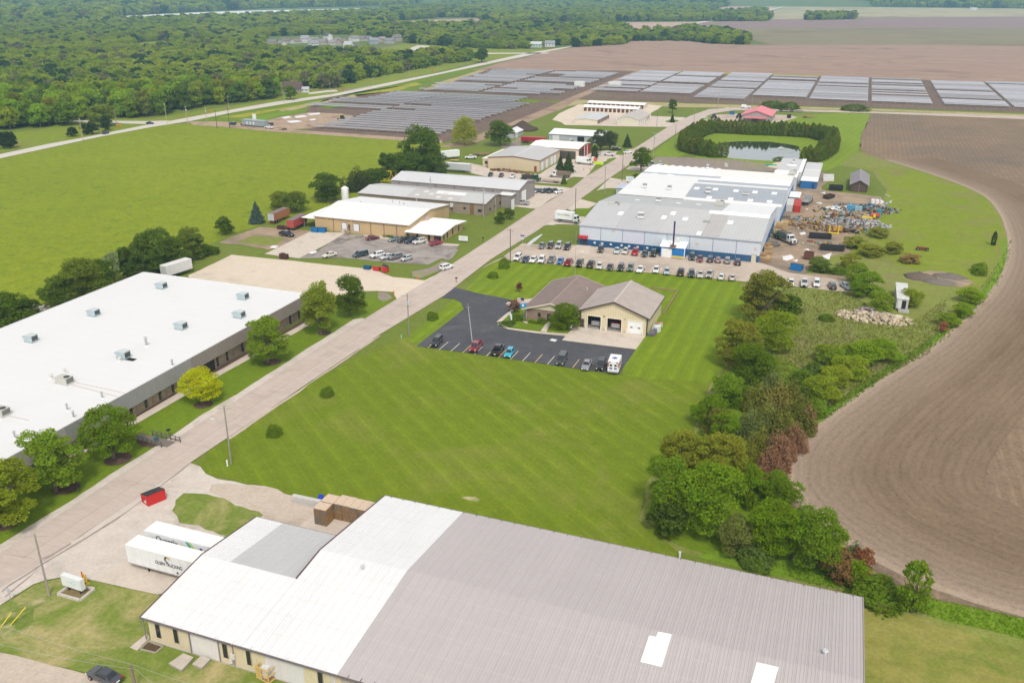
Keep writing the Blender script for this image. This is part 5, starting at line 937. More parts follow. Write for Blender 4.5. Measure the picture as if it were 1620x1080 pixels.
def make_car(kind):
    """list of (name, mesh, location, children) sharing meshes between every car of the kind"""
    parts=[]
    body=MB(); S=dict(
     sedan=dict(st=[(-2.35,.74,.38,.80),(-2.2,.86,.28,.98),(-1.6,.91,.26,1.02),(0,.92,.26,.98),(1.1,.91,.26,.93),(2.0,.87,.28,.80),(2.36,.72,.36,.62)],cb=(-1.75,1.05),ct=(-1.10,.25),wb=.80,wt=.60,zb=.96,zt=1.44,wh=.33,wx=1.42,L=2.36),
     suv=dict(st=[(-2.35,.80,.40,1.00),(-2.25,.90,.32,1.08),(-1.4,.94,.30,1.10),(0,.94,.30,1.08),(1.15,.93,.30,1.05),(2.1,.89,.32,.98),(2.38,.76,.40,.80)],cb=(-2.28,1.15),ct=(-1.98,.35),wb=.84,wt=.66,zb=1.06,zt=1.70,wh=.37,wx=1.42,L=2.38),
     hatch=dict(st=[(-2.02,.78,.38,.92),(-1.92,.86,.28,.98),(-1.2,.89,.26,1.0),(0,.89,.26,.98),(1.0,.88,.26,.95),(1.75,.84,.28,.84),(2.04,.70,.36,.68)],cb=(-1.95,1.0),ct=(-1.55,.25),wb=.79,wt=.60,zb=.96,zt=1.50,wh=.32,wx=1.25,L=2.04),
     van=dict(st=[(-2.5,.88,.36,1.05),(-2.4,.95,.30,1.10),(-1.4,.98,.28,1.10),(0,.98,.28,1.08),(1.3,.96,.28,1.02),(2.2,.90,.30,.92),(2.52,.76,.38,.72)],cb=(-2.45,1.65),ct=(-2.3,.65),wb=.90,wt=.76,zb=1.04,zt=1.80,wh=.34,wx=1.5,L=2.5),
     pickup=dict(st=[(-.95,.94,.42,1.14),(-.2,.97,.38,1.16),(1.2,.97,.38,1.16),(2.3,.95,.38,1.12),(2.78,.88,.42,.98)],cb=(-.88,1.42),ct=(-.72,.72),wb=.88,wt=.70,zb=1.12,zt=1.84,wh=.42,wx=1.78,L=2.78))[kind]
    body.loft([ring(*q) for q in S['st']])
    b0,b1=S['cb']; t0,t1=S['ct']; wb,wt,zb,zt=S['wb'],S['wt'],S['zb'],S['zt']
    c=[(b0,-wb,zb-.03),(b1,-wb,zb-.03),(b1,wb,zb-.03),(b0,wb,zb-.03),(t0,-wt,zt),(t1,-wt,zt),(t1,wt,zt),(t0,wt,zt)]
    body.add(c,[(0,1,5,4),(1,2,6,5),(2,3,7,6),(3,0,4,7),(4,5,6,7)]); 
    body.box(t0-.02,t1+.02,-wt*.96,wt*.96,zt-.01,zt+.05)
    if kind=='pickup':
        x0,x1=-2.82,-.93
        body.box(x0,x1,-.96,-.86,.42,1.26).box(x0,x1,.86,.96,.42,1.26).box(x0,x0+.10,-.86,.86,.50,1.24).box(x1-.06,x1,-.86,.86,.5,1.26).box(x0+.1,x1-.06,-.86,.86,.52,.72)
    me=body.mesh('body'); me.materials.append(M['car_paint']); parts.append(('body',me,True,[]))
    if kind=='pickup':
        m=MB().box(-2.72,-.98,-.85,.85,.725,.76).mesh('bed_liner'); m.materials.append(M['black_metal']); parts.append(('bed_liner',m,False,[]))
    def win(nm,q,u0,u1,v0,v1):
        m=MB().add(quadlerp(q,u0,u1,v0,v1,.018),BOXF).mesh(nm); m.materials.append(M['glass']); parts.append((nm,m,False,[]))
    win('windshield',(c[1],c[2],c[6],c[5]),.06,.94,.10,.92); win('rear_window',(c[3],c[0],c[4],c[7]),.08,.92,.25 if kind!='sedan' else .12,.9)
    for side in (0,1):
        q=(c[0],c[1],c[5],c[4]) if side==0 else (c[2],c[3],c[7],c[6])
        spl=[(.10,.50),(.54,.90)] if kind!='van' else [(.06,.34),(.37,.63),(.66,.9)]
        if kind=='suv': spl=[(.06,.30),(.33,.60),(.63,.90)]
        for (u0,u1) in spl:
            if side: u0,u1=1-u1,1-u0
            win('side_window',q,u0,u1,.16,.88)
    L=S['L']; zz=S['st'][-1][3]
    for sy in (-1,1):
        m=MB().box(L-.16,L+.03,sy*.62-.14,sy*.62+.14,zz-.22,zz-.05).mesh('headlight'); m.materials.append(M['lamp_lens']); parts.append(('headlight',m,False,[]))
        xb=-2.86 if kind=='pickup' else S['st'][0][0]-.02; m=MB().box(xb-.03,xb+.14,sy*.70-.12,sy*.70+.12,.78,.98).mesh('taillight'); m.materials.append(M['tail_lens']); parts.append(('taillight',m,False,[]))
    m=MB().box(L-.05,L+.05,-.42,.42,.42,zz-.2).mesh('grille'); m.materials.append(M['black_metal']); parts.append(('grille',m,False,[]))
    xb=-2.88 if kind=='pickup' else S['st'][0][0]-.03
    m=MB().box(xb-.02,xb+.03,-.24,.24,.6,.74).mesh('number_plate'); m.materials.append(M['lamp_lens']); parts.append(('number_plate',m,False,[]))
    wy=.84 if kind!='hatch' else .80
    if kind in('pickup','van'): wy=.88
    for sx in (-1,1):
        for sy in (-1,1):
            x=sx*S['wx']+(.03 if sx>0 else -.05); r_=S['wh']
            m=MB().cyl((x,sy*(wy-.16),r_),(x,sy*(wy+.10),r_),r_,n=12).mesh('wheel'); m.materials.append(M['black_rubber'])
            ri=MB().cyl((x,sy*(wy+.09),r_),(x,sy*(wy+.125),r_),r_*.6,n=8).mesh('rim'); ri.materials.append(M['chrome'])
            parts.append(('wheel',m,False,[('rim',ri)]))
    return parts
CARS={k:make_car(k) for k in ('sedan','suv','hatch','van','pickup')}
NM=dict(sedan='sedan',suv='sport_utility_car',hatch='hatchback',van='minivan',pickup='pickup_truck')
CT=dict(sedan='car',suv='car',hatch='car',van='van',pickup='pickup truck')
def car(kind,px,py,head,colr,label,group=None,detail=2,z=.06,dz=.35,pos_=None):
    x,y,_=P(px,py,.6) if pos_ is None else (*pos_,0)
    t=thing(NM[kind],label,CT[kind],(x,y,.115),R(head),group)
    for (nm,me,pt,sub) in CARS[kind]:
        if detail<2 and nm in('number_plate','grille'): continue
        o=put(nm,me,t,colr if pt else None)
        if detail>1:
            for (n2,m2) in sub: put(n2,m2,o)
    return t
W_=(.72,.72,.72);BK=(.016,.016,.02);SV=(.42,.43,.45);GR=(.14,.145,.15);DB=(.02,.035,.08);RD_=(.30,.01,.02);MR=(.12,.015,.025);TL=(.03,.07,.07);LB=(.35,.42,.48)
g='cars in the fire station lot'
car('suv',691,541,-92+8,BK,'black car alone at the road end of the fire station lot',g)
car('pickup',753,549,-84,(.25,.012,.03),'dark red pickup under the leaning pole in the fire station lot',g)
car('pickup',788,554,96,BK,'black pickup parked bed first beside the light blue car',g)
car('hatch',806,558.5,-84,(.02,.36,.50),'light blue small car beside the black pickup',g)
car('van',889,569,-84,(.04,.045,.045),'charcoal people carrier standing alone in the middle of the fire station lot',g)
car('sedan',928,577.5,-84,(.25,.25,.27),'silver car between the charcoal people carrier and the ambulance',g)
car('suv',951,577.5,-84,(.02,.016,.02),'black-brown car parked right beside the ambulance',g)
g='cars in the near row of the gravel lot'
row=[('suv',819,408,W_,'white car, first of the long row beside the utility pole'),('sedan',831.5,410.5,DB,'dark blue car between the first two white cars of the long row'),('sedan',844,411,W_,'white car between the dark blue car and the white pickup-like car'),('suv',857,411.5,(.74,.74,.73),'large white car left of the silver pickup in the long row'),('pickup',873,411,(.22,.23,.23),'grey pickup between the large white car and the bright blue one'),('hatch',886.5,413.5,(.02,.16,.42),'bright blue car in the long row beside the red pickup'),('pickup',900,415.5,(.28,.015,.035),'red pickup in the long row right of the bright blue car'),('pickup',917,417,(.03,.035,.03),'black pickup with light bonnet right of the red pickup in the long row'),('pickup',935,418.5,(.06,.06,.06),'dark grey pickup with open bed, third pickup in a row after the red one'),('hatch',948.5,421.5,(.60,.59,.56),'off-white car right of the dark grey pickup'),('sedan',965,423,(.03,.035,.035),'black car behind the peak of the brick office'),('suv',982,424,(.025,.028,.03),'black tall car next right of the low black one'),('suv',997.5,424,(.13,.17,.15),'grey-green car left of the white coupe'),('sedan',1013,426.5,(.76,.76,.76),'low white coupe above the peak of the cream hall'),('hatch',1038,427.5,(.68,.68,.68),'white small car standing alone after the white coupe'),('hatch',1055,430,(.40,.45,.48),'pale silver-blue car beside the white small car'),('pickup',1077,431,(.06,.045,.04),'brown-black pickup right of the pale silver-blue car'),('suv',1094,433.5,(.02,.05,.055),'dark teal car right of the brown-black pickup'),('sedan',1108,434.5,(.50,.48,.44),'cream-silver car between the dark teal car and the silver pickup'),('pickup',1122.5,434.5,(.42,.42,.40),'silver pickup near the right end of the long row'),('sedan',1141.5,438,(.62,.63,.62),'white car right of the silver pickup'),('sedan',1158.5,439,(.45,.42,.38),'beige-silver car half hidden by the olive tree'),('sedan',1236,445,W_,'white car glimpsed behind the olive tree'),('sedan',1251.5,447.5,(.75,.75,.75),'white car just right of the olive tree'),('pickup',1272.5,448,(.55,.55,.55),'white pickup with dark open bed near the blue dumpster'),('suv',1292,449,(.72,.72,.73),'white tall car facing the viewer below the dirt yard'),('suv',1316.5,452.5,(.02,.02,.022),'black car near the right end of the parking by the bushes'),('sedan',1338.5,453,(.30,.34,.38),'grey-blue car parked askew last on the right')]
for i,(k,px,py,c_,l) in enumerate(row):
    hd=-84+random.uniform(-4,4)
    if k=='pickup' and i%2==0: hd+=180
    if i in (20,21): hd+=180
    if px>1240: hd=-88 if i<26 else (100 if i==26 else -62)
    car(k,px,py,hd,c_,l,g,detail=2)
g='cars on the grass side of the plant entrance'
for a in [('sedan',857.5,389,GR,'grey car, leftmost of four beside the ditch'),('suv',871,389,(.07,.05,.045),'dark brown car, second of the four beside the ditch'),('suv',884,389,(.42,.43,.42),'silver car, third of the four beside the ditch'),('suv',897.5,391,BK,'black car, rightmost of the four beside the ditch')]: car(a[0],a[1],a[2],-82+random.uniform(-3,3),a[3],a[4],g)
g='cars along the plant wall'
for a in [('suv',950.5,395,(.05,.045,.04),'dark grey car near the red awning along the plant wall'),('sedan',976,397,(.45,.52,.56),'pale blue car along the blue base band'),('hatch',989.5,398,(.58,.55,.50),'off-white small car between the pale blue car and the red pickup'),('pickup',1005.5,399,(.40,.012,.03),'bright red pickup along the plant wall'),('sedan',1020,402,(.02,.04,.04),'dark green car right of the red pickup at the wall'),('pickup',1034,401,(.015,.035,.025),'dark green pickup left of the blue boiler room'),('suv',1095,407,(.02,.045,.055),'dark teal car just right of the blue boiler room'),('sedan',1107.5,410,(.15,.015,.03),'maroon car along the stained blue wall'),('suv',1124,410.5,(.015,.02,.03),'black car between the maroon and the red-grey car'),('hatch',1136,411.5,(.22,.12,.11),'small reddish grey car along the stained blue wall'),('suv',1151,412.5,(.22,.21,.21),'grey-brown car second from the right along the wall'),('suv',1167,415,(.03,.02,.03),'dark purple-black car last on the right along the wall')]: car(a[0],a[1],a[2],-84+random.uniform(-4,4)+(180 if a[1]>1110 or a[1] in(1005.5,) else 0),a[3],a[4],g)
g='cars in the tan factory lot'
for a in [('sedan',589.5,376.5,MR,'maroon car alone under the tan factory wall',58),('sedan',624,378.5,(.16,.22,.22),'grey-green car, left of the group before the tan factory',-118),('suv',639,380,(.02,.022,.03),'black car second in the group before the tan factory',-118),('suv',650,381.5,(.015,.03,.07),'navy car between the black and the white one at the tan factory',-118),('suv',663.5,382.5,(.66,.65,.62),'white car, right of the group of four before the office annex',-118),('suv',689.5,385,(.28,.015,.03),'red car beside the office annex door',60),('van',570,403,(.04,.06,.07),'dark blue-grey van at the left of the grass edge row',-118),('suv',596.5,404,W_,'white car right of the dark van',-118),('sedan',612,406.5,(.50,.51,.52),'silver-white car third along the grass edge',-118),('suv',625.5,407,(.16,.165,.165),'grey car fourth along the grass edge',-118),('hatch',643,409,(.42,.43,.44),'silver hatchback last on the right of the grass edge row',-112),('sedan',521.5,403.5,(.62,.57,.49),'cream car alone on the cracked asphalt left of the dark van',-118),('pickup',454,371,(.018,.025,.035),'dark blue-black pickup standing sideways before the red trailer',-10)]: car(a[0],a[1],a[2],a[5]-0,a[3],a[4],g)
car('suv',706.5,423,68,W_,'white car stopped at the edge of the main road')
g='cars beside the grey shed'
for a in [('suv',837,297.5,W_,'white car half behind the corner of the grey shed'),('sedan',842.5,301.5,(.13,.035,.05),'maroon car beside the grey shed lot grass'),('sedan',852,302,(.08,.12,.15),'grey-blue car in the row by the grey shed'),('suv',863,302.5,(.035,.045,.045),'charcoal car in the row by the grey shed'),('suv',873,303,(.03,.03,.035),'black car next to the white one at the grey shed'),('hatch',883.5,303.5,(.70,.70,.70),'white small car nearest the road in the row by the grey shed')]: car(a[0],a[1],a[2],-118,a[3],a[4],g)
car('pickup',826,321.5,176,(.40,.40,.40),'silver pickup standing crosswise before the grey shed door')
g='vehicles parked behind the grey shed'
for a in [('sedan',776,276.5,BK,'black car roof, leftmost behind the grey shed'),('sedan',793,277.5,(.05,.045,.045),'dark car roof second behind the grey shed'),('sedan',811,279,W_,'white car roof behind the grey shed'),('suv',828,280,(.3,.33,.36),'blue-grey car roof behind the grey shed')]: car(a[0],a[1],a[2],-80,a[3],a[4],g,detail=1)
for a in [('pickup',964,244.5,175,W_,'white pickup on the drive by the narrow evergreen'),('suv',943.5,243.5,170,(.5,.5,.5),'silver car half hidden by the narrow evergreen'),('suv',975.5,236,20,(.02,.025,.025),'black car under the pines near the white car'),('sedan',993,241,35,W_,'white car where the drive meets the main road'),('suv',1031.5,260,-80,(.12,.15,.18),'grey-blue car behind the plant corner tree'),('sedan',1045,259,-80,(.5,.55,.58),'pale car roof behind the plant, right of the grey-blue one'),('suv',167,210.5,-72+170,(.03,.05,.08),'dark pickup-like car driving on the highway at the left'),('sedan',237.5,195,20,DB,'dark blue car waiting at the highway junction'),('suv',368,196,175,(.03,.03,.10),'dark blue car left of the red one on the dirt access road'),('suv',386.5,197,178,(.35,.01,.03),'red car beside the grey site office'),('pickup',426,202,175,W_,'white pickup pulling a small trailer on the dirt access road'),('pickup',744.5,249.5,-155,W_,'white pickup on the grass hitched to a flatbed trailer')]:
    car(a[0],a[1],a[2],a[3],a[4],a[5],detail=1)
car('sedan',165,1067,0,(.05,.055,.07),'grey sedan parked beside the gravel road at the bottom left',pos_=(P(165,1069,.6)[0],P(165,1069,.6)[1])).rotation_euler.z=R(174)
car('sedan',977,175,10,(.2,.2,.2),'x') if False else None
def wheels(t,xs,w_,r_=.5,tw=.3):
    for x in xs:
        for sy in (-1,1):
            wl=MB().cyl((x,sy*(w_-tw),r_),(x,sy*w_,r_),r_,n=12).build('wheel','black_rubber',t); MB().cyl((x,sy*w_,r_),(x,sy*(w_+.03),r_),r_*.5,n=8).build('rim','chrome',wl)
def box_trailer(label,x,y,rz,L,colr,H_=4.1,roof=None,floor=1.1,name='box_trailer',group=None,axles=(-.72,-.85),doors=(.5,.5,.5),wx=1.3,z=.1):
    """origin under the nose at +x=L/2"""
    t=thing(name,label,'trailer',(x,y,z),rz,group); h=L/2
    MB().box(-h,h,-wx,wx,floor,H_).build('body','paint',t,colr)
    MB().box(-h-.03,h+.03,-wx-.03,wx+.03,H_-.01,H_+.05).build('roof','paint',t,roof or colr)
    k=int(L/1.25)
    for sy in (-1,1):
        m=MB()
        for i in range(k+1): m.box(-h+i*L/k-.03,-h+i*L/k+.03,sy*wx-.012,sy*wx+.025,floor+.1,H_-.1)
        m.build('side_posts','paint',t,tuple(c*.88 for c in colr))
        MB().box(-h,h,sy*wx-.03,sy*wx+.04,floor-.02,floor+.14).build('bottom_rail','rusty',t,tuple(c*.75 for c in colr))
    d=MB().box(-h-.06,-h,-wx+.1,-.03,floor+.1,H_-.1).build('rear_door','paint',t,doors); MB().box(-h-.06,-h,.03,wx-.1,floor+.1,H_-.1).build('rear_door','paint',t,doors)
    for yy in (-.5,.5): MB().box(-h-.1,-h-.06,yy-.03,yy+.03,floor+.2,H_-.2).build('lock_rod','chrome',d)
    MB().box(h-3.2,h-3.0,-.9,-.75,.1,floor).box(h-3.2,h-3.0,.75,.9,.1,floor).box(h-3.2,h-3.0,-.9,.9,.6,.7).build('landing_gear','black_metal',t)
    MB().box(-h+.5,-h+4.2,-.5,.5,.7,floor).build('bogie','black_metal',t)
    wheels(t,(-h+1.4,-h+2.7),1.22,.5,.5); MB().box(-h-.05,-h+.08,-1.0,1.0,.5,.6).build('rear_bumper','paint',t,(.5,.1,.1)); return t
yT=79.5+1.3; q=PY(267,893.5,79.5); T1=-(q[0]+80.7); T1z=q[1]-.1; q=PY(265,885,79.5); T2=-(q[0]+80.7); T2z=q[1]-.1; q=PY(266,866.5,83.3); T3=-(q[0]+80.7); T3z=3.2
t=box_trailer('nearer white semi trailer with black lettering and a black and yellow swoosh',-88.8+8.1,yT,R(180),16.2,(.70,.70,.71),roof=(.78,.77,.74),group='white semi trailers at the loading slab')
text_part('lettering','OLSEN TRUCKING',.78,t,(.02,.025,.05),(T1,1.345,T1z),(R(90),0,R(180)),.72)
cu=MB()
for i in range(9):
    a0,a1=R(100+i*20),R(120+i*20); 
    for r0,r1 in ((.30+.02*i,.62),): cu.add([(math.cos(q)*r_,-.012,math.sin(q)*r_) for q,r_ in ((a0,r0),(a1,r0),(a1,r1),(a0,r1))],[(0,1,2,3)])
cu.build('logo_swoosh','paint',t,(.02,.025,.06),(T2,1.35,T2z),rot=(0,0,R(180)),scale=(.85,1,.85)); cu2=MB()
for i in range(5):
    a0,a1=R(10+i*16),R(26+i*16); cu2.add([(math.cos(q)*r_,-.012,math.sin(q)*r_) for q,r_ in ((a0,.12),(a1,.12),(a1,.58),(a0,.58))],[(0,1,2,3)])
cu2.build('logo_dot','paint',t,(.62,.45,.16),(T2,1.36,T2z),rot=(0,0,R(180)),scale=(.85,1,.85))
MB().prism([(-.25,0),(0,-.25),(.25,0),(0,.25)],'y',0,.03).build('hazard_placard','paint',t,(.15,.15,.16),(-.7,1.33,1.6))
yT2=83.3+1.3; t=box_trailer('farther white semi trailer with a large black name and green-yellow stripe',-88.8+8.1,yT2,R(180),16.2,(.70,.71,.72),roof=(.78,.77,.75),group='white semi trailers at the loading slab')
text_part('lettering','Quantix',1.5,t,(.015,.02,.035),(T3,1.345,T3z),(R(90),0,R(180)),.8)
MB().prism([(-1.2,4.0),(-.75,4.0),(1.2,1.3),(.75,1.3)],'y',0,.02).build('teal_stripe','paint',t,(.03,.33,.30),(-.4,1.32,0),rot=(0,0,0)).scale=(-1,1,1)
MB().prism([(-1.2,4.0),(-.85,4.0),(1.1,1.3),(.75,1.3)],'y',0,.02).build('lime_stripe','paint',t,(.42,.55,.04),(-1.0,1.32,0)).scale=(-1,1,1)
for i,(dx,z,c_) in enumerate([(-1.9,3.3,(.12,.08,.3)),(-3.6,3.2,(.05,.3,.4)),(-2.9,2.6,(.2,.02,.12)),(-4.6,2.5,(.03,.25,.3)),(-5.6,3.2,(.3,.3,.3)),(-4.4,3.3,(.4,.4,.42))]):
    MB().cyl((0,0,0),(0,.02,0),.24 if i<4 else .14,n=10).build('round_emblem','paint',t,c_,(dx,1.325,z))
box_trailer('rusty orange old box trailer with a pale rear door on the grass edge',-186.0,258.5,R(92),10,(.36,.14,.07),3.7,(.20,.14,.13),name='old_box_trailer',doors=(.45,.48,.5),group='old trailers by the tan factory')
box_trailer('faded red box trailer with white nose next to the dark pickup',-174.6,252.6,R(-84),9.5,(.36,.065,.055),3.7,(.19,.14,.14),name='old_box_trailer',doors=(.36,.07,.06),group='old trailers by the tan factory')
box_trailer('white box trailer parked just behind the white roofed factory corner',*P(281,436)[:2],R(80),9,(.62,.61,.62),4.0,(.72,.71,.70))
box_trailer('white box trailer with faint blue lettering half behind the big tree on the grass',*P(711,252)[:2],R(55),10,(.70,.72,.73),4.0)
box_trailer('long silver-white trailer lying along the back of the grey shed',*P(718,272)[:2],R(2),16,(.50,.51,.54),3.9,(.72,.72,.73))
box_trailer('long dark red trailer with a white top rail beside the grey workshop',*P(844,227)[:2],R(5),13,(.30,.015,.03),3.2,(.45,.05,.06),name='red_trailer')
def container(label,x,y,rz,L,colr,h_=2.6):
    t=thing('shipping_container',label,'container',(x,y,.06),rz,'containers along the plant side wall'); h=L/2
    MB().box(-h,h,-1.22,1.22,0,h_).build('body','paint',t,colr); m=MB()
    for i in range(int(L/.5)):
        for sy in (-1,1): m.box(-h+.3+i*.5,-h+.5+i*.5,sy*1.22-.04,sy*1.22+.04,.15,h_-.15)
    m.build('side_ribs','paint',t,tuple(c*.85 for c in colr))
    for yy in (-.61,.61): MB().box(h,h+.05,yy-.57,yy+.57,.12,h_-.12).build('end_door','paint',t,tuple(c*.92 for c in colr))
    return t
container('bright red shipping container at the plant side wall',-15.3,341.5,R(-88),11,(.42,.03,.02))
container('pale grey container left of the red one against the plant wall',-18.0,342,R(-88),11,(.52,.51,.49))
def cab(t,x,colr,sleeper=False,conv=True,z=0):
    b=MB(); 
    b.prism([(x,.6),(x+1.6,.6),(x+1.6,1.55),(x+1.35,2.6),(x,2.7)],'y',-1.05,1.05)
    if conv: b.prism([(x+1.6,.6),(x+3.0,.6),(x+3.0,1.4),(x+1.6,1.65)],'y',-.9,.9)
    else: b.box(x+1.6,x+1.75,-1.05,1.05,.6,1.4)
    c_=b.build('cab','car_paint',t,colr); MB().prism([(x+1.56,1.65),(x+1.64,1.65),(x+1.42,2.45),(x+1.34,2.45)],'y',-.9,.9).build('windshield','glass',c_)
    for sy in (-1,1): MB().box(x+.45,x+1.3,sy*1.05-.02,sy*1.05+.02,1.6,2.35).build('side_window','glass',c_)
    xx=x+(3.0 if conv else 1.75); MB().box(xx-.02,xx+.05,-.45,.45,.7,1.3).build('grille','black_metal',c_)
    for sy in (-.7,.7): MB().box(xx-.05,xx+.06,sy-.14,sy+.14,.85,1.1).build('headlight','lamp_lens',c_)
    MB().box(xx-.1,xx+.2,-1.1,1.1,.4,.65).build('bumper','chrome',t)
    MB().box(x-6,x+2,-.4,.4,.55,.8).build('chassis','black_metal',t)
t=thing('box_truck','white box truck with coloured lettering parked on the plant driveway',"truck",P(899,351,.4),R(-5))
MB().box(-4.6,2.0,-1.2,1.2,1.0,3.6).build('box_body','paint',t,(.72,.73,.74)); cab(t,2.1,(.68,.7,.72),conv=False); wheels(t,(-3,3.2),1.15,.45)
for i,(c_,a,b_) in enumerate((((.05,.35,.25),-3.8,-2.3),((.5,.25,.04),-2.1,-1.2),((.1,.12,.14),-1.0,.9))): MB().box(a,b_,-1.23,-1.2,2.5,2.75).build('lettering_bar','paint',t,c_)
t=thing('stake_truck','white cabbed dump truck with wooden stake sides before the beige garage','truck',P(888,280,.4),R(182)); MB().box(-4.2,2.0,-1.2,1.2,1.0,1.25).build('bed','wood',t,(.25,.2,.15)); m=MB()
for i in range(12): m.box(-4.2+i*.52,-3.8+i*.52,-1.2,-1.12,1.2,2.5).box(-4.2+i*.52,-3.8+i*.52,1.12,1.2,1.2,2.5)
m.build('stake_sides','wood',t,(.22,.17,.13)); MB().box(-1.8,1.6,-1,1,1.2,2.2).build('load','rusty',t,(.4,.28,.2)); cab(t,2.1,W_); wheels(t,(-3,-2,4.2),1.15,.48)
t=thing('panel_truck','white boxy panel truck parked by the lime green barrier','truck',P(924,259,.4),R(-8)); MB().box(-3.6,1.4,-1.15,1.15,.7,3.1).build('box_body','paint',t,(.72,.73,.74)); cab(t,1.4,W_); wheels(t,(-2.4,3.5),1.1,.42)
t=thing('dump_truck','dark green dump truck behind the grey shed corner','truck',P(839,285,.4),R(-5)); MB().box(-3.4,1.6,-1.2,1.2,.9,2.2).build('dump_body','rusty',t,(.08,.07,.06)); cab(t,1.8,(.02,.07,.04)); wheels(t,(-2.4,3.8),1.15,.5)
t=thing('flatbed_truck','white cab truck with rusty flatbed before the grey workshop','truck',P(897,228,.4),R(4)); MB().box(-4.2,1.4,-1.2,1.2,.9,1.2).build('flat_bed','rusty',t,(.25,.16,.12)); MB().box(-3.6,0,-.8,.8,1.2,1.8).build('load','rusty',t,(.3,.2,.15)); cab(t,1.6,(.6,.62,.64)); wheels(t,(-3,3.7),1.15,.48)
t=thing('loaded_truck','white cab truck with green stake body full of bundles in the dirt yard','truck',P(1243,381,.4),R(-50)); MB().box(-6.5,1.4,-1.25,1.25,.9,1.2).build('flat_bed','rusty',t,(.05,.10,.09)); m=MB()
for i in range(9):
    for sy in (-1.2,1.14): m.box(-6.4+i*.95,-6.25+i*.95,sy,sy+.07,1.2,3.0)
m.build('stakes','paint',t,(.04,.13,.11)); m=MB()
for i in range(26): a=random.uniform(-6,.6);b_=random.uniform(-1,.5); m.box(a,a+random.uniform(.5,1.2),b_,b_+.6,1.2,random.uniform(1.8,3.1))
m.build('bundles','rusty',t,(.22,.20,.17)); cab(t,1.6,W_); wheels(t,(-4.5,-3.4,4.1),1.2,.5)
t=thing('dump_bed_truck','grey steel dump body truck seen from behind near the red container','truck',P(1276,322,.4),R(80)); MB().box(-2.6,2.4,-1.25,1.25,1.0,1.15).box(-2.6,2.4,-1.3,-1.2,1.0,1.9).box(-2.6,2.4,1.2,1.3,1.0,1.9).box(2.3,2.4,-1.3,1.3,1.0,2.7).build('dump_body','paint',t,(.30,.30,.31)); cab(t,2.5,BK); wheels(t,(-1.6,4.5),1.15,.48)
def flatbed(label,px,py,rz,L,colr,h_=.8,name='flatbed_trailer'):
    t=thing(name,label,'trailer',P(px,py,.2),R(rz)); MB().box(-L/2,L/2,-1.2,1.2,h_,h_+.15).build('deck','wood',t,colr); MB().cyl((L/2,0,h_),(L/2+1.6,0,h_-.1),.08,n=4).build('drawbar','black_metal',t); wheels(t,(-L/4-.5,-L/4+.5),1.1,.38); return t
t=flatbed('flatbed trailer with a red deck behind the white pickup on the grass',761,245.5,28,8,(.33,.13,.12)); 
flatbed('yellow flatbed trailer frame alone on the grass before the silver trailer',722,261,12,8,(.42,.32,.16)); flatbed('small yellow trailer frame beside the white box trailer on the grass',719,256,22,4,(.5,.36,.10))
flatbed('car hauling trailer on the white concrete before the beige garage',872,288,172,9,(.42,.33,.24)); flatbed('small utility trailer behind the white pickup on the dirt access road',447,205,178,5,(.3,.22,.18))
flatbed('dark low trailer by the gravel behind the red roof barn',1258,177,0,9,(.06,.06,.08)); flatbed('dark blue low trailer just right of the red roof barn',1239,176.5,2,6,(.03,.04,.12)); flatbed('red and silver car trailer on the barn gravel',1279,186,15,8,(.40,.12,.10)); flatbed('small red wagon in the grass below the solar field',1263,169.5,40,4,(.35,.08,.05)).location.z=.5
t=thing('ambulance','white ambulance with a blue roof star at the end of the fire station lot','ambulance',(*P(973.5,577,.8)[:2],.13),R(96)); AM=(.74,.74,.75)
MB().prism([(-3.4,.55),(.8,.55),(.8,2.85),(-3.4,2.85)],'y',-1.2,1.2).build('patient_module','paint',t,AM); c_=MB().prism([(.8,.55),(3.0,.55),(3.1,1.3),(1.9,1.45),(1.35,2.2),(.8,2.3)],'y',-1.0,1.0).build('cab','car_paint',t,AM)
MB().prism([(1.86,1.52),(1.94,1.50),(1.42,2.14),(1.36,2.12)],'y',-.85,.85).build('windshield','glass',c_)
for sy in (-1,1): MB().box(-3.4,.8,sy*1.2-.02,sy*1.2+.02,1.15,1.4).build('orange_stripe','paint',t,(.45,.10,.04)); MB().box(-2.9,-1.2,sy*1.21-.02,sy*1.21+.02,1.7,2.3).build('blue_stripe','paint',t,(.03,.06,.30))
MB().box(-3.9,-3.4,-1.1,1.1,.45,.6).build('rear_step','chrome',t)
for yy in (-.5,.5): d=MB().box(-3.46,-3.4,yy-.47,yy+.47,.7,2.5).build('rear_door','paint',t,(.72,.72,.73)); MB().box(-3.49,-3.45,yy-.25,yy+.25,1.75,2.2).build('door_window','glass',d); MB().prism([(yy-.3,1.1),(yy+.3,1.1),(yy+.3,1.45),(yy-.3,1.45)],'x',-3.50,-3.46).build('door_emblem','paint',t,(.10,.05,.28))
for yy in (-1.05,1.05): MB().box(-3.45,-3.38,yy-.12,yy+.12,1.6,2.5).build('taillight','tail_lens',t)
for yy in (-.8,0,.8): MB().box(-3.5,-3.38,yy-.2,yy+.2,2.55,2.75).build('warning_light','tail_lens' if yy else 'lamp_lens',t)
for a in (0,60,120): MB().box(-.62,.62,-.14,.14,0,.02).build('star_bar','paint',t,(.03,.09,.42),(-1.3,0,2.85),rot=(0,0,R(a)))
wheels(t,(-2.0,2.2),1.08,.42)
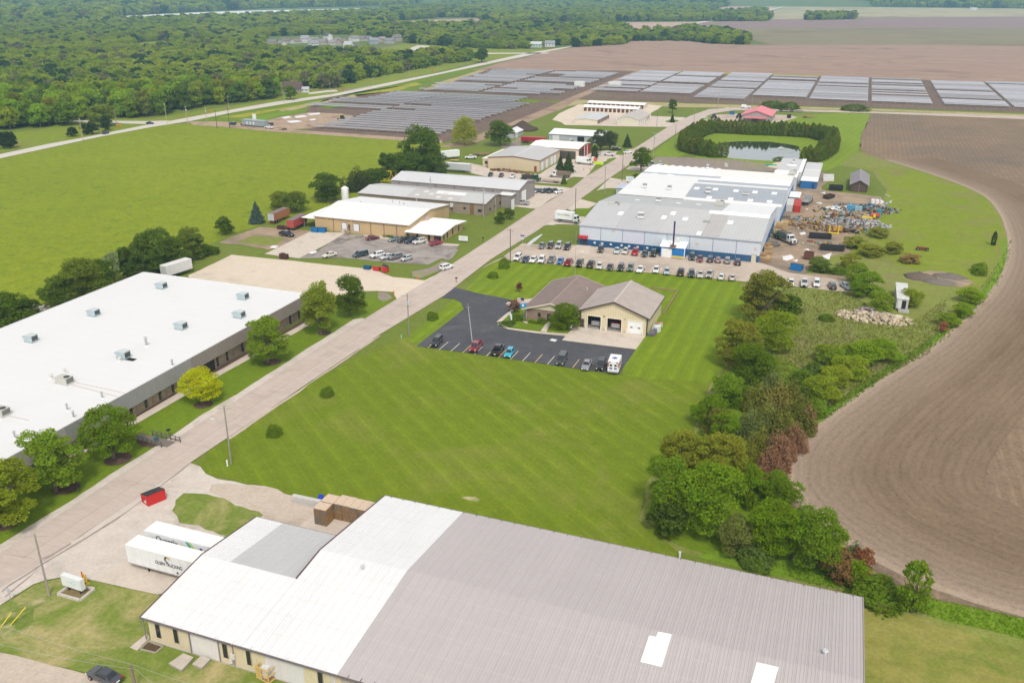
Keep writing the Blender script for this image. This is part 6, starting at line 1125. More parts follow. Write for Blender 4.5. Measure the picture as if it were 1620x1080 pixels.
for (b_,l,c_,nm,y_) in ((bays[0],'dark blue and white fire engine nose out in the left bay','blue','fire_engine',198.2),(bays[1],'red fire truck with chrome front nose out in the middle bay','red','fire_engine',198.2)):
    t=thing(nm,l,'fire truck',((b_[0]+b_[1])/2,y_+1.7,.16),R(-90),'fire vehicles in the hall bays'); cc=(.02,.04,.11) if c_=='blue' else (.32,.01,.015)
    MB().prism([(-4,.5),(2.9,.5),(2.9,1.5),(1.9,1.6),(1.4,2.5),(-4,2.6)],'y',-1.1,1.1).build('body','car_paint',t,cc); MB().prism([(1.92,1.66),(2.0,1.64),(1.5,2.4),(1.42,2.4)],'y',-.95,.95).build('windshield','glass',t)
    MB().box(2.9,3.05,-.8,.8,.7,1.4).build('grille','chrome',t); MB().box(2.85,3.3,-1.15,1.15,.4,.7).build('bumper','chrome',t); MB().box(1.0,1.4,-.9,.9,2.52,2.7).build('light_bar','lamp_lens' if c_=='blue' else 'tail_lens',t)
    for sy in (-.9,.9): MB().box(2.86,3.0,sy-.15,sy+.15,.9,1.2).build('headlight','lamp_lens',t)
    wheels(t,(-2.5,1.9),1.05,.5)
def tractor(label,px,py,rz,colr,name='tractor'):
    t=thing(name,label,'tractor',P(px,py,.3),R(rz)); MB().prism([(-.4,.9),(2.4,.9),(2.4,1.7),(.3,1.9),(-.4,1.9)],'y',-.5,.5).build('bonnet','paint',t,colr); MB().prism([(-1.6,1.2),(.2,1.2),(0,3.0),(-1.4,3.0)],'y',-.8,.8).build('cab','glass',t); MB().box(-1.7,.2,-.9,.9,3.0,3.15).build('roof','paint',t,colr)
    for sy in (-1.2,1.2): MB().cyl((-1,sy-.25,.95),(-1,sy+.25,.95),.95,n=14).build('rear_wheel','black_rubber',t); MB().cyl((1.8,sy*.8-.2,.55),(1.8,sy*.8+.2,.55),.55,n=12).build('front_wheel','black_rubber',t)
    return t
tractor('blue-grey tractor on the barn gravel at the left',1130,188,80,(.10,.14,.18)); tractor('second dark tractor at the barn wall',1170,187,70,(.08,.10,.11)); tractor('yellow grader on the tan construction pad',540,190,170,(.5,.33,.04),'grader')
t=thing('site_office','long grey site office cabin with white windows beside the dirt access road','site office',P(404,200),R(174)); MB().box(-8.5,8.5,-1.8,1.8,.6,3.6).build('body','paint',t,(.26,.30,.33)); MB().box(-8.6,8.6,-1.9,1.9,3.6,3.75).build('roof','paint',t,(.32,.36,.38)); 
for x in (-1,1.5,4): MB().box(x,x+1.0,1.8,1.86,1.4,2.6).build('window','paint',t,(.7,.72,.74))
t=thing('water_tank','small white tank standing above the grey site office','tank',P(403,193),0); MB().cyl((0,0,0),(0,0,4.6),1.2,n=10).build('shell','paint',t,(.7,.7,.68))
t=thing('scrap_pile','dark heap at the end of the grey site office','pile',P(424,199)); m=MB()
for i in range(10): m.box(0,random.uniform(.5,1.5),0,random.uniform(.5,1.5),0,random.uniform(.5,2.4))
for i in range(8): MB().box(-.9,.9,-.6,.6,0,random.uniform(.6,2)).build('scrap_piece','rusty',t,(.12,.10,.09),(random.uniform(-3,3),random.uniform(-1.5,1.5),0),rz=i)
def pole(label,px,py,h_,arm=2.4,armz=-.6,colr=(.26,.22,.18),armrot=20,lean=(0,0),transf=False,lamp=False,group='utility poles',r_=.16,name='utility_pole'):
    t=thing(name,label,'utility pole',P(px,py),0,group); lx,ly=lean
    MB().cyl((0,0,-.3),(lx,ly,h_),r_,r_*.65,8).build('shaft','pole_wood',t,colr)
    if arm:
        a=R(armrot); dx,dy=math.cos(a)*arm/2,math.sin(a)*arm/2; z=h_+armz; k=z/h_
        cr=MB().cyl((lx*k-dx,ly*k-dy,z),(lx*k+dx,ly*k+dy,z),.065,n=4).build('crossarm','pole_wood',t,tuple(min(1,c*1.3) for c in colr))
        for s_ in (-.95,-.4,.4,.95): MB().cyl((lx*k+dx*s_,ly*k+dy*s_,z),(lx*k+dx*s_,ly*k+dy*s_,z+.32),.05,n=6).build('insulator','paint',cr,(.5,.48,.46))
    if transf: 
        k=(h_-2.2)/h_; MB().cyl((lx*k+.35,ly*k-.25,h_-2.7),(lx*k+.35,ly*k-.25,h_-1.7),.28,n=10).build('transformer','paint',t,(.45,.52,.55))
    if lamp:
        k=(h_-2.6)/h_; o=MB().cyl((lx*k,ly*k,h_-3.2),(lx*k-2.0,ly*k-.6,h_-2.5),.05,n=5).build('lamp_arm','galvanised',t); MB().cyl((lx*k-2.5,ly*k-.75,h_-2.5),(lx*k-1.9,ly*k-.55,h_-2.5),.16,.1,8).build('lamp_head','paint',o,(.55,.58,.60))
    return t
pole('tall weathered pole with double crossarm on the lawn corner at bottom left',78,942,9.8,3.0,-.3,(.30,.27,.24),20,(-.3,.2))
pole('leaning pole with a street lamp arm at the dirt path entrance',365.7,733,10.9,2.6,-.5,(.27,.24,.21),20,(-.4,.6),lamp=True)
pole('pole with a pale transformer between the road and the fire station lot',647.4,533,10.9,3.0,-.6,(.25,.22,.20),10,(0,0),transf=True)
pole('dark pole with a lamp arm beside the round shrub at the plant entrance',807.4,416,10.6,2.0,-.5,(.12,.09,.10),10,(0,0),lamp=True)
pole('dark plain pole by the box truck driveway',910,341,10,0,0,(.12,.10,.11))
pole('grey pole with short arms on the middle grass strip beside the plant',956.5,306,11,1.8,-.8,(.30,.27,.25),0)
pole('dark pole on the grass by the white sign',984,287,12,0,0,(.16,.12,.12))
pole('thin grey pole at the corner of the far plant roof',1017,271,11,0,0,(.32,.33,.32),r_=.11)
pole('pale pole with a transformer and crossarm across the road from the pines',1033.5,249,12,2.4,-.4,(.34,.31,.28),0,transf=True)
pole('thin brown pole beside the pond hedge',1067.5,227,10,0,0,(.22,.15,.12),r_=.12)
pole('pole with a white top at the bend of the main road',1097,203,11,1.0,-.2,(.28,.24,.22),0)
pole('yellowish pole on the grass behind the bend',1135,174,11,0,0,(.40,.33,.22))
pole('thin grey pole left of the red roof barn',1189,171,9,0,0,(.35,.33,.32),r_=.12)
pole('dark lamp post in the storage yard',1039,200,9,0,0,(.10,.09,.10),r_=.12)
pole('pole with crossarm and drums before the brown workshop',765,345,11.5,1.4,-1.2,(.32,.29,.27),0,transf=True)
pole('thin pole at the gable end of the brown workshop',784,347,10.5,0,0,(.34,.31,.29),r_=.11)
pole('pole with two drums rising behind the tan factory roof',682,322,10.5,1.8,-1.5,(.30,.27,.26),0,transf=True)
g='highway poles'
for (px,py,h_,c_,l) in [(131.5,222,11.5,(.40,.33,.24),'pale highway pole left of the driving dark car'),(185,201,10,(.22,.22,.18),'dark highway pole beside the roadside bushes'),(264.5,196,12,(.42,.38,.20),'yellowish pole at the highway junction'),(297,198,11,(.42,.33,.2),'tan pole with a drum just right of the junction'),(328,200,11,(.42,.33,.2),'tan pole with a drum on the dirt access road'),(343.5,203.5,11,(.06,.06,.08),'dark pole with a white sign on the access road'),(363.5,202.5,12,(.05,.05,.09),'dark blue-black pole nearest the parked dark blue car'),(362.5,175,9.5,(.25,.23,.2),'thin grey pole across the highway from the dark ones'),(450,163,9,(.33,.30,.26),'grey highway pole before the brown house'),(523,152,9,(.33,.30,.26),'grey highway pole beside the house drive'),(591,136,9,(.33,.30,.26),'grey highway pole by the guard rail'),(648,124,9,(.33,.30,.26),'grey highway pole farther along the woods edge'),(694,114,9,(.33,.30,.26),'grey highway pole just before the last trees'),(740,105,8,(.33,.30,.26),'grey highway pole near the lone roundish tree')]:
    pole(l,px,py,h_,1.8,-.5,c_,-20,group=g,r_=.17,transf=(px in(297,328)))
pole('splintered wooden pole top at the bottom edge beside the sedan',215,1092,3.9,0,0,(.22,.16,.12),r_=.22)
t=thing('leaning_mast','slanting metal radio mast standing in the fire station lot','mast',P(748,548)); q=P(741,502,6.5); MB().cyl((0,0,0),(q[0]-t.location.x,q[1]-t.location.y,9.0),.15,.09,6).build('mast','galvanised',t); MB().cyl((q[0]-t.location.x,q[1]-t.location.y,8.8),(q[0]-t.location.x,q[1]-t.location.y,9.9),.05,n=4).cyl((q[0]-t.location.x-.6,q[1]-t.location.y,9.0),(q[0]-t.location.x+.6,q[1]-t.location.y,9.0),.04,n=4).build('antenna','galvanised',t)
def wire(label,pts,sag=.8,r_=.016):
    m=MB(); O=Vector(pts[0])
    for a,b in zip(pts[:-1],pts[1:]):
        a=Vector(a)-O;b=Vector(b)-O; prev=None
        for i in range(11):
            t_=i/10; p=a.lerp(b,t_); p.z-=sag*4*t_*(1-t_)
            if prev is not None: m.cyl(prev,p,r_,n=3)
            prev=p
    o=m.build('overhead_wire','galvanised',None,loc=pts[0]); o['label']=label; o['category']='wire'
wire('upper overhead wire crossing the bottom left lawn',[P(-120,940,9),P(215,1052,4.0),P(420,1100,9)]); wire('lower overhead wire beside the gravel road at bottom left',[P(-120,985,9),P(215,1058,3.6),P(330,1130,8)]); wire('middle overhead wire over the gravel road',[P(-100,1015,8),P(190,1085,5)])
def board_sign(label,px,py,w_,h_,zb,face,rz=0,name='sign',posts=(.06,.05,.05),cat='sign',marks=True,depth=.15):
    t=thing(name,label,cat,P(px,py),R(rz)); b=MB().box(-w_/2,w_/2,-depth,depth,zb,zb+h_).build('board','paint',t,face)
    for sx in (-.3,.3): MB().box(sx*w_-.1,sx*w_+.1,-.1,.1,0,zb).build('post','paint',t,posts)
    if marks:
        for k in range(2): MB().box(-w_*.32,w_*(.3-.1*k),-depth-.02,-depth,zb+h_*(.58-.25*k),zb+h_*(.66-.25*k)).build('lettering_bar','paint',b,(.15,.35,.40) if k==0 else (.35,.36,.38))
    return t
t=board_sign('white company sign on two black legs inside a stone edged bed',119,936,3.6,1.7,.9,(.66,.68,.68),-2,depth=.35,marks=False)
MB().cyl((0,-.36,0),(0,-.34,0),.35,n=12).build('emblem_ring','paint',t,(.35,.52,.60),(.5,0,1.8)); MB().cyl((0,-.375,0),(0,-.35,0),.24,n=12).build('emblem_core','paint',t,(.66,.68,.68),(.5,0,1.8)); MB().box(-.9,.2,-.37,-.34,1.75,1.85).build('lettering_bar','paint',t,(.40,.52,.58))
bd=thing('stone_edged_bed','square bed edged with pale stone around the white company sign','garden bed',P(122,937),0); c=[P(92,940.5),P(127,950.5),P(149.5,932.5),P(114,925)]
MB().add([(q[0]-bd.location.x,q[1]-bd.location.y,.05) for q in c],[(0,1,2,3)]).build('soil','rusty',bd,(.26,.20,.10))
for i in range(4):
    a,b=c[i],c[(i+1)%4]; MB().cyl((a[0]-bd.location.x,a[1]-bd.location.y,.12),(b[0]-bd.location.x,b[1]-bd.location.y,.12),.26,n=4).build('edging_stone','concrete_part',bd,(.50,.46,.40))
board_sign('white sign with grey lettering on the lawn before the office annex',733,383,3.0,1.5,.5,(.72,.72,.72),5); board_sign('white sign on two legs at the plant driveway near the round tree',996.5,290,3.4,1.8,1.0,(.66,.72,.75),0)
board_sign('small tilted white sign in the shrubs before the brick office',808,507,2.2,1.1,.5,(.66,.74,.76),-60)
for (px,py,l,c_) in ((903,521,'small white notice post under the round tree by the brick office',(.7,.72,.72)),): board_sign(l,px,py,.7,.9,.3,c_,0,marks=False,depth=.05,name='notice_post')
t=thing('street_sign','small blue street sign on a post at the plant entrance','sign',P(826.5,386)); MB().cyl((0,0,0),(0,0,3),.05,n=6).build('post','galvanised',t); MB().box(-.7,.7,-.03,.03,2.6,3.0).build('board','paint',t,(.04,.05,.30)); MB().box(-.5,.5,-.05,-.03,1.5,2.0).build('board','paint',t,(.5,.6,.7))
t=thing('street_sign','grey sign on a thin post at the left edge by the road crack','sign',P(18,952)); MB().cyl((0,0,0),(0,0,2.2),.05,n=6).build('post','galvanised',t); MB().box(-.3,.3,-.03,.03,1.5,2.2).build('board','paint',t,(.42,.46,.5))
for i,(px,py,l) in enumerate([(126,909,'mailbox-like dark post'),]): pass
for (px,py,h_,l) in [(124.5,780,1.2,'black mailbox on the grass beside the lower left mulch ring'),(268,690,1.2,'black mailbox by the wooden footbridge'),(722,447,1.2,'black mailbox at the fire station drive corner'),(764,383,1.2,'black mailbox on the office annex lawn'),(1102,198,1.2,'mailbox at the barn drive'),(987,267.5,1.1,'black mailbox at the far plant driveway')]:
    t=thing('mailbox',l,'mailbox',P(px,py),R(60)); MB().box(-.05,.05,-.05,.05,0,h_).build('post','paint',t,(.08,.06,.05)); MB().box(-.35,.35,-.14,.14,h_,h_+.32).build('box','paint',t,(.015,.015,.02))
for (px,py,c_,l,n,g) in [(132,919,(.62,.10,.02),'orange delineator post behind the white company sign','delineator_post',None),(134.5,922,(.65,.42,.02),'left yellow bollard behind the company sign','bollard','yellow bollards at the slab corner'),(138,923.5,(.65,.42,.02),'right yellow bollard behind the company sign','bollard','yellow bollards at the slab corner')]:
    t=thing(n,l,'bollard',P(px,py),0,g); MB().cyl((0,0,0),(0,0,1.6),.10,n=8).build('post','paint',t,c_); MB().cyl((0,0,0),(0,0,.12),.4,.35,10).build('base','paint',t,(.5,.35,.03) if n=='bollard' else (.3,.06,.02))
t=thing('guy_guard','yellow plastic wire guard slanting at the left edge, the longer one','wire guard',P(16,989)); MB().cyl((0,0,0),(1.0,2.0,1.8),.07,n=6).build('guard','paint',t,(.62,.48,.03)); t=thing('guy_guard','shorter yellow wire guard at the far left edge','wire guard',P(1,992)); MB().cyl((0,0,0),(.5,1.6,1.4),.07,n=6).build('guard','paint',t,(.62,.48,.03))
g='orange traffic cones'
for (px,py,l) in [(660.5,442,'orange cone at the mouth of the gravel lot, farther one'),(622.8,464.5,'orange cone at the mouth of the gravel lot, nearer one'),(902.5,268,'orange post left of the three before the panel truck'),(923.5,269,'middle orange post before the panel truck'),(934,269,'right orange post before the panel truck')]:
    t=thing('traffic_cone',l,'cone',(*P(px,py)[:2],.1),0,g); MB().cyl((0,0,.03),(0,0,.95),.22,.05,8).build('cone','paint',t,(.65,.12,.03)); MB().box(-.28,.28,-.28,.28,0,.05).build('base','paint',t,(.4,.08,.02))
g='orange highway work signs'
for (px,py,l) in [(333,181,'orange work sign among the highway poles'),(541.5,145,'orange work sign beside the first guard rail'),(685,115,'orange work sign along the highway by the woods edge'),(792,94,'orange work sign opposite the far green field'),(857,79,'orange work sign near the mint shed, left'),(872,79.5,'orange work sign near the mint shed, right')]:
    t=thing('work_sign',l,'sign',P(px,py),R(-30),g); MB().prism([(-1.1,1.6),(0,.5),(1.1,1.6),(0,2.7)],'y',-.05,.05).build('diamond_board','paint',t,(.75,.09,.02)); MB().cyl((0,.1,0),(0,.1,1.6),.06,n=5).build('post','galvanised',t)
t=thing('guard_rail','long galvanised guard rail along the highway by the woods','guard rail',P(546,146)); A=P(546,145.5);B=P(590,136); MB().cyl((0,0,.7),(B[0]-A[0],B[1]-A[1],.7),.25,n=4).build('rail','galvanised',t)
for (c,zh,l,n) in [([(268,1048),(290,1033),(305,1039),(287,1058)],.45,'larger weathered concrete pad before the metal warehouse','concrete_pad'),([(305,1049),(318,1037),(332,1041.5),(319,1054.5)],.45,'smaller weathered concrete pad right of the larger one','concrete_pad')]:
    q=[P(*a,zh) for a in c]; cx=sum(a[0] for a in q)/4; cy=sum(a[1] for a in q)/4; t=thing(n,l,'concrete pad',(cx,cy,0)); r_=[(a[0]-cx,a[1]-cy) for a in q]; MB().prism(r_,'z',0,zh-.14).build('base','concrete_part',t,(.36,.31,.26)); MB().prism([(a*1.06,b*1.06) for a,b in r_],'z',zh-.14,zh).build('slab','concrete_part',t,(.50,.44,.38))
q=[P(*a) for a in [(206,1024),(232,1003),(236,1006),(236,1010),(217,1029)]]; t=thing('entrance_walk','short concrete walk at the corner of the metal warehouse','walk',q[0]); MB().prism([(a[0]-q[0][0],a[1]-q[0][1]) for a in q],'z',0,.12).build('slab','concrete_part',t,(.56,.49,.43))
q=[P(*a) for a in [(222,1027),(235,1015),(258,1023),(246,1033)]]; t=thing('planting_bed','bare planting bed edged with timber at the warehouse corner','garden bed',q[0])
for i in range(4): a,b=q[i],q[(i+1)%4]; MB().cyl((a[0]-q[0][0],a[1]-q[0][1],.1),(b[0]-q[0][0],b[1]-q[0][1],.1),.12,n=4).build('edging','wood',t,(.38,.33,.26))
MB().add([(a[0]-q[0][0],a[1]-q[0][1],.06) for a in q],[(0,1,2,3)]).build('soil','rusty',t,(.13,.09,.05))
t=thing('steel_cage','yellow steel bin cage holding pale scrap beside the warehouse wall','cage',P(424,1070.5),R(-12)); m=MB()
for x in (-1,1):
    for y in (-.8,.8): m.box(x-.06,x+.06,y-.06,y+.06,0,1.9)
for z in (.15,1.0,1.85):
    for y in (-.8,.8): m.box(-1,1,y-.05,y+.05,z-.06,z+.06)
    for x in (-1,1): m.box(x-.05,x+.05,-.8,.8,z-.06,z+.06)
m.build('frame','paint',t,(.62,.42,.13)); MB().box(-.95,-.05,-.84,-.8,.2,1.8).build('mesh_gate','paint',t,(.55,.38,.14)); MB().box(-.9,.9,-.7,.7,0,.25).build('floor','wood',t,(.3,.2,.12)); MB().box(-.6,.4,-.5,.5,.25,1.7).build('scrap','paint',t,(.62,.60,.60),rz=.3)
def dumpster(label,px,py,rz,colr,L=2.0,w_=1.5,h_=1.5,lid=(.03,.03,.035),group=None,open_=False):
    t=thing('dumpster',label,'dumpster',(*P(px,py)[:2],.12),R(rz),group)
    MB().prism([(-w_/2,0),(w_/2,0),(w_/2,h_*.72),(-w_/2,h_)],'x',-L/2,L/2).build('bin','paint',t,colr)
    if not open_:
        for s_ in (-1,1): MB().prism([(-w_/2-.04,h_),(w_/2+.05,h_*.72),(w_/2+.05,h_*.72+.07),(-w_/2-.04,h_+.07)],'x',min(s_*.02,s_*L/2),max(s_*.02,s_*L/2)).build('lid','paint',t,lid)
    for s_ in (-1,1): MB().box(s_*L/2-.04 if s_>0 else s_*L/2-.12,s_*L/2+.12 if s_>0 else s_*L/2+.04,-.5,.5,h_*.45,h_*.58).build('fork_pocket','paint',t,tuple(c*.8 for c in colr))
    MB().box(-L/2,L/2,w_/2,w_/2+.05,h_*.3,h_*.4).build('rib','paint',t,tuple(c*.8 for c in colr)); return t
t=dumpster('red dumpster with black lid standing at the road edge by the trailers',244,792,68,(.50,.02,.018),3.1,2.2,1.9); MB().box(-.35,.35,-.03,0,-.35,.35).build('placard','paint',t,(.62,.62,.64),(-1.57,-.3,.75),rot=(0,0,R(-90)))
for a in [('dark blue dumpster beside two red ones at the gravel lot',581.5,426,(.01,.07,.17)),('red dumpster between the blue one and the taller red one',596.5,428,(.45,.02,.03)),('taller red dumpster at the right of the three in the gravel lot',610,430,(.45,.03,.025))]: dumpster(a[0],a[1],a[2],0 if a[1]<600 else -80,a[3],1.9,1.5,1.3 if a[1]<605 else 2.0,group='dumpsters at the gravel lot',open_=a[1]<600)
dumpster('left blue dumpster at the corner of the tan factory',499,367,5,(.01,.13,.30),2.4,1.8,1.8,(.02,.12,.14),'blue dumpsters at the tan factory'); dumpster('right blue dumpster at the corner of the tan factory',510.5,367.5,5,(.01,.13,.32),2.4,1.8,1.8,(.02,.12,.14),'blue dumpsters at the tan factory')
dumpster('bright blue dumpster at the bottom of the dirt yard by the bushes',1260,427,-15,(.005,.14,.38),3.2,2.4,2.0,(.03,.05,.08)); dumpster('blue dumpster against the grey shed beside a tan crate',827,313,0,(.02,.12,.28),2.2,1.8,1.8); t=dumpster('tan crate beside the blue dumpster at the grey shed',820.5,312,0,(.42,.30,.13),1.8,1.6,1.7,open_=True)
dumpster('blue bin standing on the barn yard grass',1158,181.5,0,(.02,.12,.28),3,2,2); dumpster('dark green bin before the tan factory wall, small',543.5,368,0,(.5,.5,.5),1.0,.8,1.0)
t=thing('rusty_parts_bin','rusty brown steel bin between the gravel lot and the concrete drive','bin',P(449.5,409)); MB().box(-1.2,.0,-.8,.8,0,1.6).build('bin','rusty',t,(.11,.05,.04)); MB().box(.1,1.2,-.8,.8,0,1.4).build('bin','rusty',t,(.10,.05,.04))
t=thing('rusty_parts_bin','low rusty bins beside the faded red trailer','bin',P(449,363)); MB().box(-2.2,-.2,-.8,.8,0,1.2).build('bin','rusty',t,(.09,.04,.035)); MB().box(0,2.0,-.8,.8,0,1.1).build('bin','rusty',t,(.10,.04,.035))
def rolloff(label,px,py,rz,L,colr=(.02,.022,.025),h_=1.5):
    t=thing('roll_off_container',label,'container',(*P(px,py)[:2],.1),R(rz),'roll-off containers in the dirt yard'); m=MB()
    m.box(-L/2,L/2,-1.2,1.2,.2,.3).prism([(-1.2,.2),(-1.08,.2),(-1.14,h_),(-1.3,h_)],'x',-L/2,L/2).prism([(1.2,.2),(1.08,.2),(1.14,h_),(1.3,h_)],'x',-L/2,L/2).box(-L/2,-L/2+.1,-1.2,1.2,.2,h_).box(L/2-.1,L/2,-1.2,1.2,.2,h_); m.build('shell','paint',t,colr)
    m=MB()
    for i in range(int(L/.9)):
        for s_ in (-1.3,1.22): m.box(-L/2+.3+i*.9,-L/2+.42+i*.9,s_,s_+.08,.2,h_)
    m.build('side_posts','paint',t,(.03,.03,.033)); MB().box(-L/2+.2,L/2-.2,-1.0,1.0,.3,h_*.6).build('rubbish','rusty',t,(.16,.09,.06)); return t
rolloff('black roll-off container with a green tag before the yellow lift',1297,377,6,7.0); rolloff('black roll-off container nearest the bushes in the dirt yard',1316,396,5,7.2); rolloff('rusty small roll-off bin in the upper dirt yard',1311,314,60,4.5,(.05,.03,.025),1.4); t=rolloff('black boat-shaped scrap tub near the brown shed',1322,301,8,5.2,(.015,.015,.018),2.0); rolloff('rusty upright bin half hidden by the bushes',1279,410,80,2.5,(.13,.05,.035),2.2)
g='stacked timber packs'
cr=[(0,0,2.4,1.9,'leftmost front pack of sawn timber at the end of the stack'),(0,2.0,2.4,1.9,'rear left pack of sawn timber, behind the leftmost front one')]
x0,y0=-70.2,99.9
for i in range(2):
    for j in range(2):
        cr
def pack(label,x,y,w_,d_,h_=2.9):
    t=thing('timber_pack',label,'timber',(x,y,.12),0,g); rows=5
    for k in range(rows):
        z=k*h_/rows; MB().box(-w_/2,w_/2,-d_/2,d_/2,z+.03,z+h_/rows-.05).build('board_layer','wood',t,random.choice([(.36,.19,.06),(.33,.20,.09),(.40,.23,.08),(.24,.19,.15)]))
    m=MB()
    for i in range(5): m.box(-w_/2+(i+.5)*w_/5-.05,-w_/2+(i+.5)*w_/5+.05,-d_/2-.02,-d_/2,0.05,h_-.05)
    m.build('end_slats','wood',t,(.16,.14,.13)); MB().box(-w_/2-.03,w_/2+.03,-d_/2-.03,d_/2+.03,h_-.04,h_+.02).build('top_board','wood',t,(.62,.48,.37))
for (x,y,w_,d_,l) in [(-69.6,99.7,1.05,1.9,'timber pack at the front left corner of the stack'),(-68.5,99.7,1.05,1.9,'timber pack just right of the front left corner one'),(-69.6,102.0,1.05,2.2,'timber pack at the rear left corner by the blue tarp'),(-68.5,102.0,1.05,2.2,'timber pack second from the left in the rear row'),(-67.2,102.3,1.3,2.6,'timber pack third from the left in the rear row'),(-65.8,102.3,1.3,2.6,'timber pack fourth from the left in the rear row'),(-64.4,102.2,1.3,2.6,'timber pack fifth from the left in the rear row'),(-63.0,102.2,1.3,2.6,'timber pack sixth from the left, near the white roof edge'),(-61.8,102.2,1.0,2.6,'timber pack last on the right, touching the warehouse')]: pack(l,x,y,w_,d_,2.9)
t=thing('tarp','crumpled blue tarp beside the timber packs','tarp',(*P(507,797)[:2],.1)); MB().prism([(-.7,0),(.7,0),(.5,1.1),(-.2,1.3)],'y',-.9,.9).build('sheet','paint',t,(.01,.04,.42),rot=(0,0,.5))
g='concrete blocks along the dirt path'; A=np.array(P(464,794)[:2]);B=np.array(P(508,803.5)[:2])
for i in range(5):
    q=A+(B-A)*(i+.5)/5; t=thing('concrete_block','large concrete block, %s of the row beside the timber packs'%['leftmost','second','middle','fourth','rightmost'][i],'concrete block',(q[0],q[1],0),math.atan2(*(B-A)[::-1]),g); MB().box(-.52,.5,-.4,.4,0,.75).build('lower_block','concrete_part',t,(.50,.48,.47)); MB().box(-.5,.48,-.38,.38,.77,1.4).build('upper_block','concrete_part',t,(.56,.54,.53))
t=thing('footbridge','small weathered wooden footbridge with railings beside the road','footbridge',P(243,697),R(-3)); MB().box(-4,4.2,-1.0,1.0,.1,.25).build('deck','wood',t,(.20,.17,.15))
for sy,dx in ((-1,0),(1,1.8)):
    for i in range(7): MB().box(-3.4+dx+i*1.1,-3.25+dx+i*1.1,sy*1.4-.07,sy*1.4+.07,0,1.2).build('post','wood',t,(.15,.13,.12))
    for z in (.4,1.05): MB().box(-3.4+dx,3.4+dx,sy*1.4-.05,sy*1.4+.05,z,z+.12).build('rail','wood',t,(.17,.15,.14))
t=thing('mail_drop_box','small blue-grey drop box on the footbridge','box',P(248,700)); MB().box(-.3,.3,-.25,.25,0,1.2).build('box','paint',t,(.05,.12,.16))
for (px,py,h_,l,c1) in [(832.5,511,5.6,'flagpole with a light blue flag before the brick office',(.03,.25,.50)),(829,509,6.6,'flagpole with a red and white striped flag before the brick office',(.55,.10,.16))]:
    t=thing('flagpole',l,'flagpole',P(px,py)); MB().cyl((0,0,0),(0,0,h_),.06,.04,6).build('pole','galvanised',t); MB().cyl((0,0,0),(0,0,.25),.5,.45,8).build('footing','concrete_part',t,(.5,.42,.36))
    m=MB(); n=8
    for i in range(n): 
        a=-i*.22;b=-(i+1)*.22; m.add([(a,.12*math.sin(i),h_-1.5-i*.03),(b,.12*math.sin(i+1),h_-1.5-(i+1)*.03),(b,.12*math.sin(i+1),h_-.3-(i+1)*.05),(a,.12*math.sin(i),h_-.3-i*.05)],[(0,1,2,3)])
    f=m.build('flag','paint',t,c1)
    if c1[0]<.1: MB().cyl((0,-.16,0),(0,-.12,0),.3,n=10).build('flag_emblem','paint',f,(.7,.75,.75),(-.85,0,h_-1.0))
    else:
        for k in range(4): MB().box(-1.7,0,-.17,-.13,h_-1.4+k*.28,h_-1.28+k*.28).build('flag_stripe','paint',f,(.75,.72,.72))
        MB().box(-.8,0,-.19,-.13,h_-.95,h_-.35).build('flag_canton','paint',f,(.03,.03,.08))
for (px,py,l,n,c_) in [(1040,515,'pile of pale pallets leaning along the hall side wall','pallet_pile',(.42,.32,.22)),(1039,519,'silver tarped heap against the hall side wall','covered_heap',(.58,.55,.52)),(1032,528,'jumble of small grey machines at the hall corner','machine_clutter',(.20,.22,.25)),(1040,524.5,'white upright tank at the hall corner','tank',(.72,.72,.72))]:
    t=thing(n,l,'clutter' if n!='tank' else 'tank',P(px,py),R(80))
    if n=='tank': MB().box(-.6,.6,-.6,.6,0,1.5).build('shell','paint',t,c_)
    else:
        for i in range(7): MB().box(-.7,.7,-.35,.35,0,random.uniform(.25,.9)).build('piece','wood' if n[0]=='p' else 'rusty',t,tuple(min(1,q*random.uniform(.7,1.3)) for q in c_),(random.uniform(-1.2,1.2),random.uniform(-.6,.6),random.uniform(0,.2)),rz=random.uniform(-.4,.4))
g='crates stacked at the plant corner'
for i,(px,py,h_,l) in enumerate([(1205,413,2.6,'tall tan crate at the front corner of the plant'),(1212,414,2.0,'crate stack right of the front corner crate'),(1208,401,2.6,'crate stack behind the front corner crate'),(1215,403,3.0,'highest crate stack by the plant corner'),(1213,393,2.0,'tan crates beside the dark wrapped bundle'),(1232,368,3.4,'big orange-tan crate stack before the loaded truck'),(1240,362,3.2,'orange-tan crates nearest the fenced enclosure'),(1228,376,2.6,'crate stack half behind the loaded truck')]):
    t=thing('crate_stack',l,'crates',(*P(px,py)[:2],.08),R(random.uniform(-8,8)),g); k=int(h_/.85)
    for j in range(k): MB().box(-1.2,1.2,-.9,.9,j*.9+.06,j*.9+.86).build('crate','wood',t,random.choice([(.42,.27,.13),(.50,.36,.20),(.36,.22,.11)]),rz=random.uniform(-.06,.06))
t=thing('wrapped_bundle','grey wire bundle lying between the crates at the plant wall','bundle',P(1223,389)); 
for i in range(5): MB().cyl((-1.5,0,0),(1.5,.3,0),.55,n=7).build('coil','rusty',t,(.17,.15,.14),(random.uniform(-.8,.8),random.uniform(-1,1),.5+.3*(i%2)),rz=random.random())
for (px,py,l) in ((1243,345,'grey fenced enclosure at the plant wall before the pale container'),): 
    t=thing('cage_enclosure',l,'fence',P(px,py)); m=MB(); 
    for i in range(9): m.box(-2.4+i*.6,-2.34+i*.6,-2,-1.94,0,2).box(-2.4+i*.6,-2.34+i*.6,2,2.06,0,2)
    m.box(-2.4,2.4,-2,-1.95,1.9,2).box(-2.4,2.4,1.95,2,1.9,2); m.build('mesh_panel','paint',t,(.28,.26,.24)); MB().box(-1.5,1.5,-1.2,1.2,0,1.0).build('stored_goods','rusty',t,(.25,.2,.15))
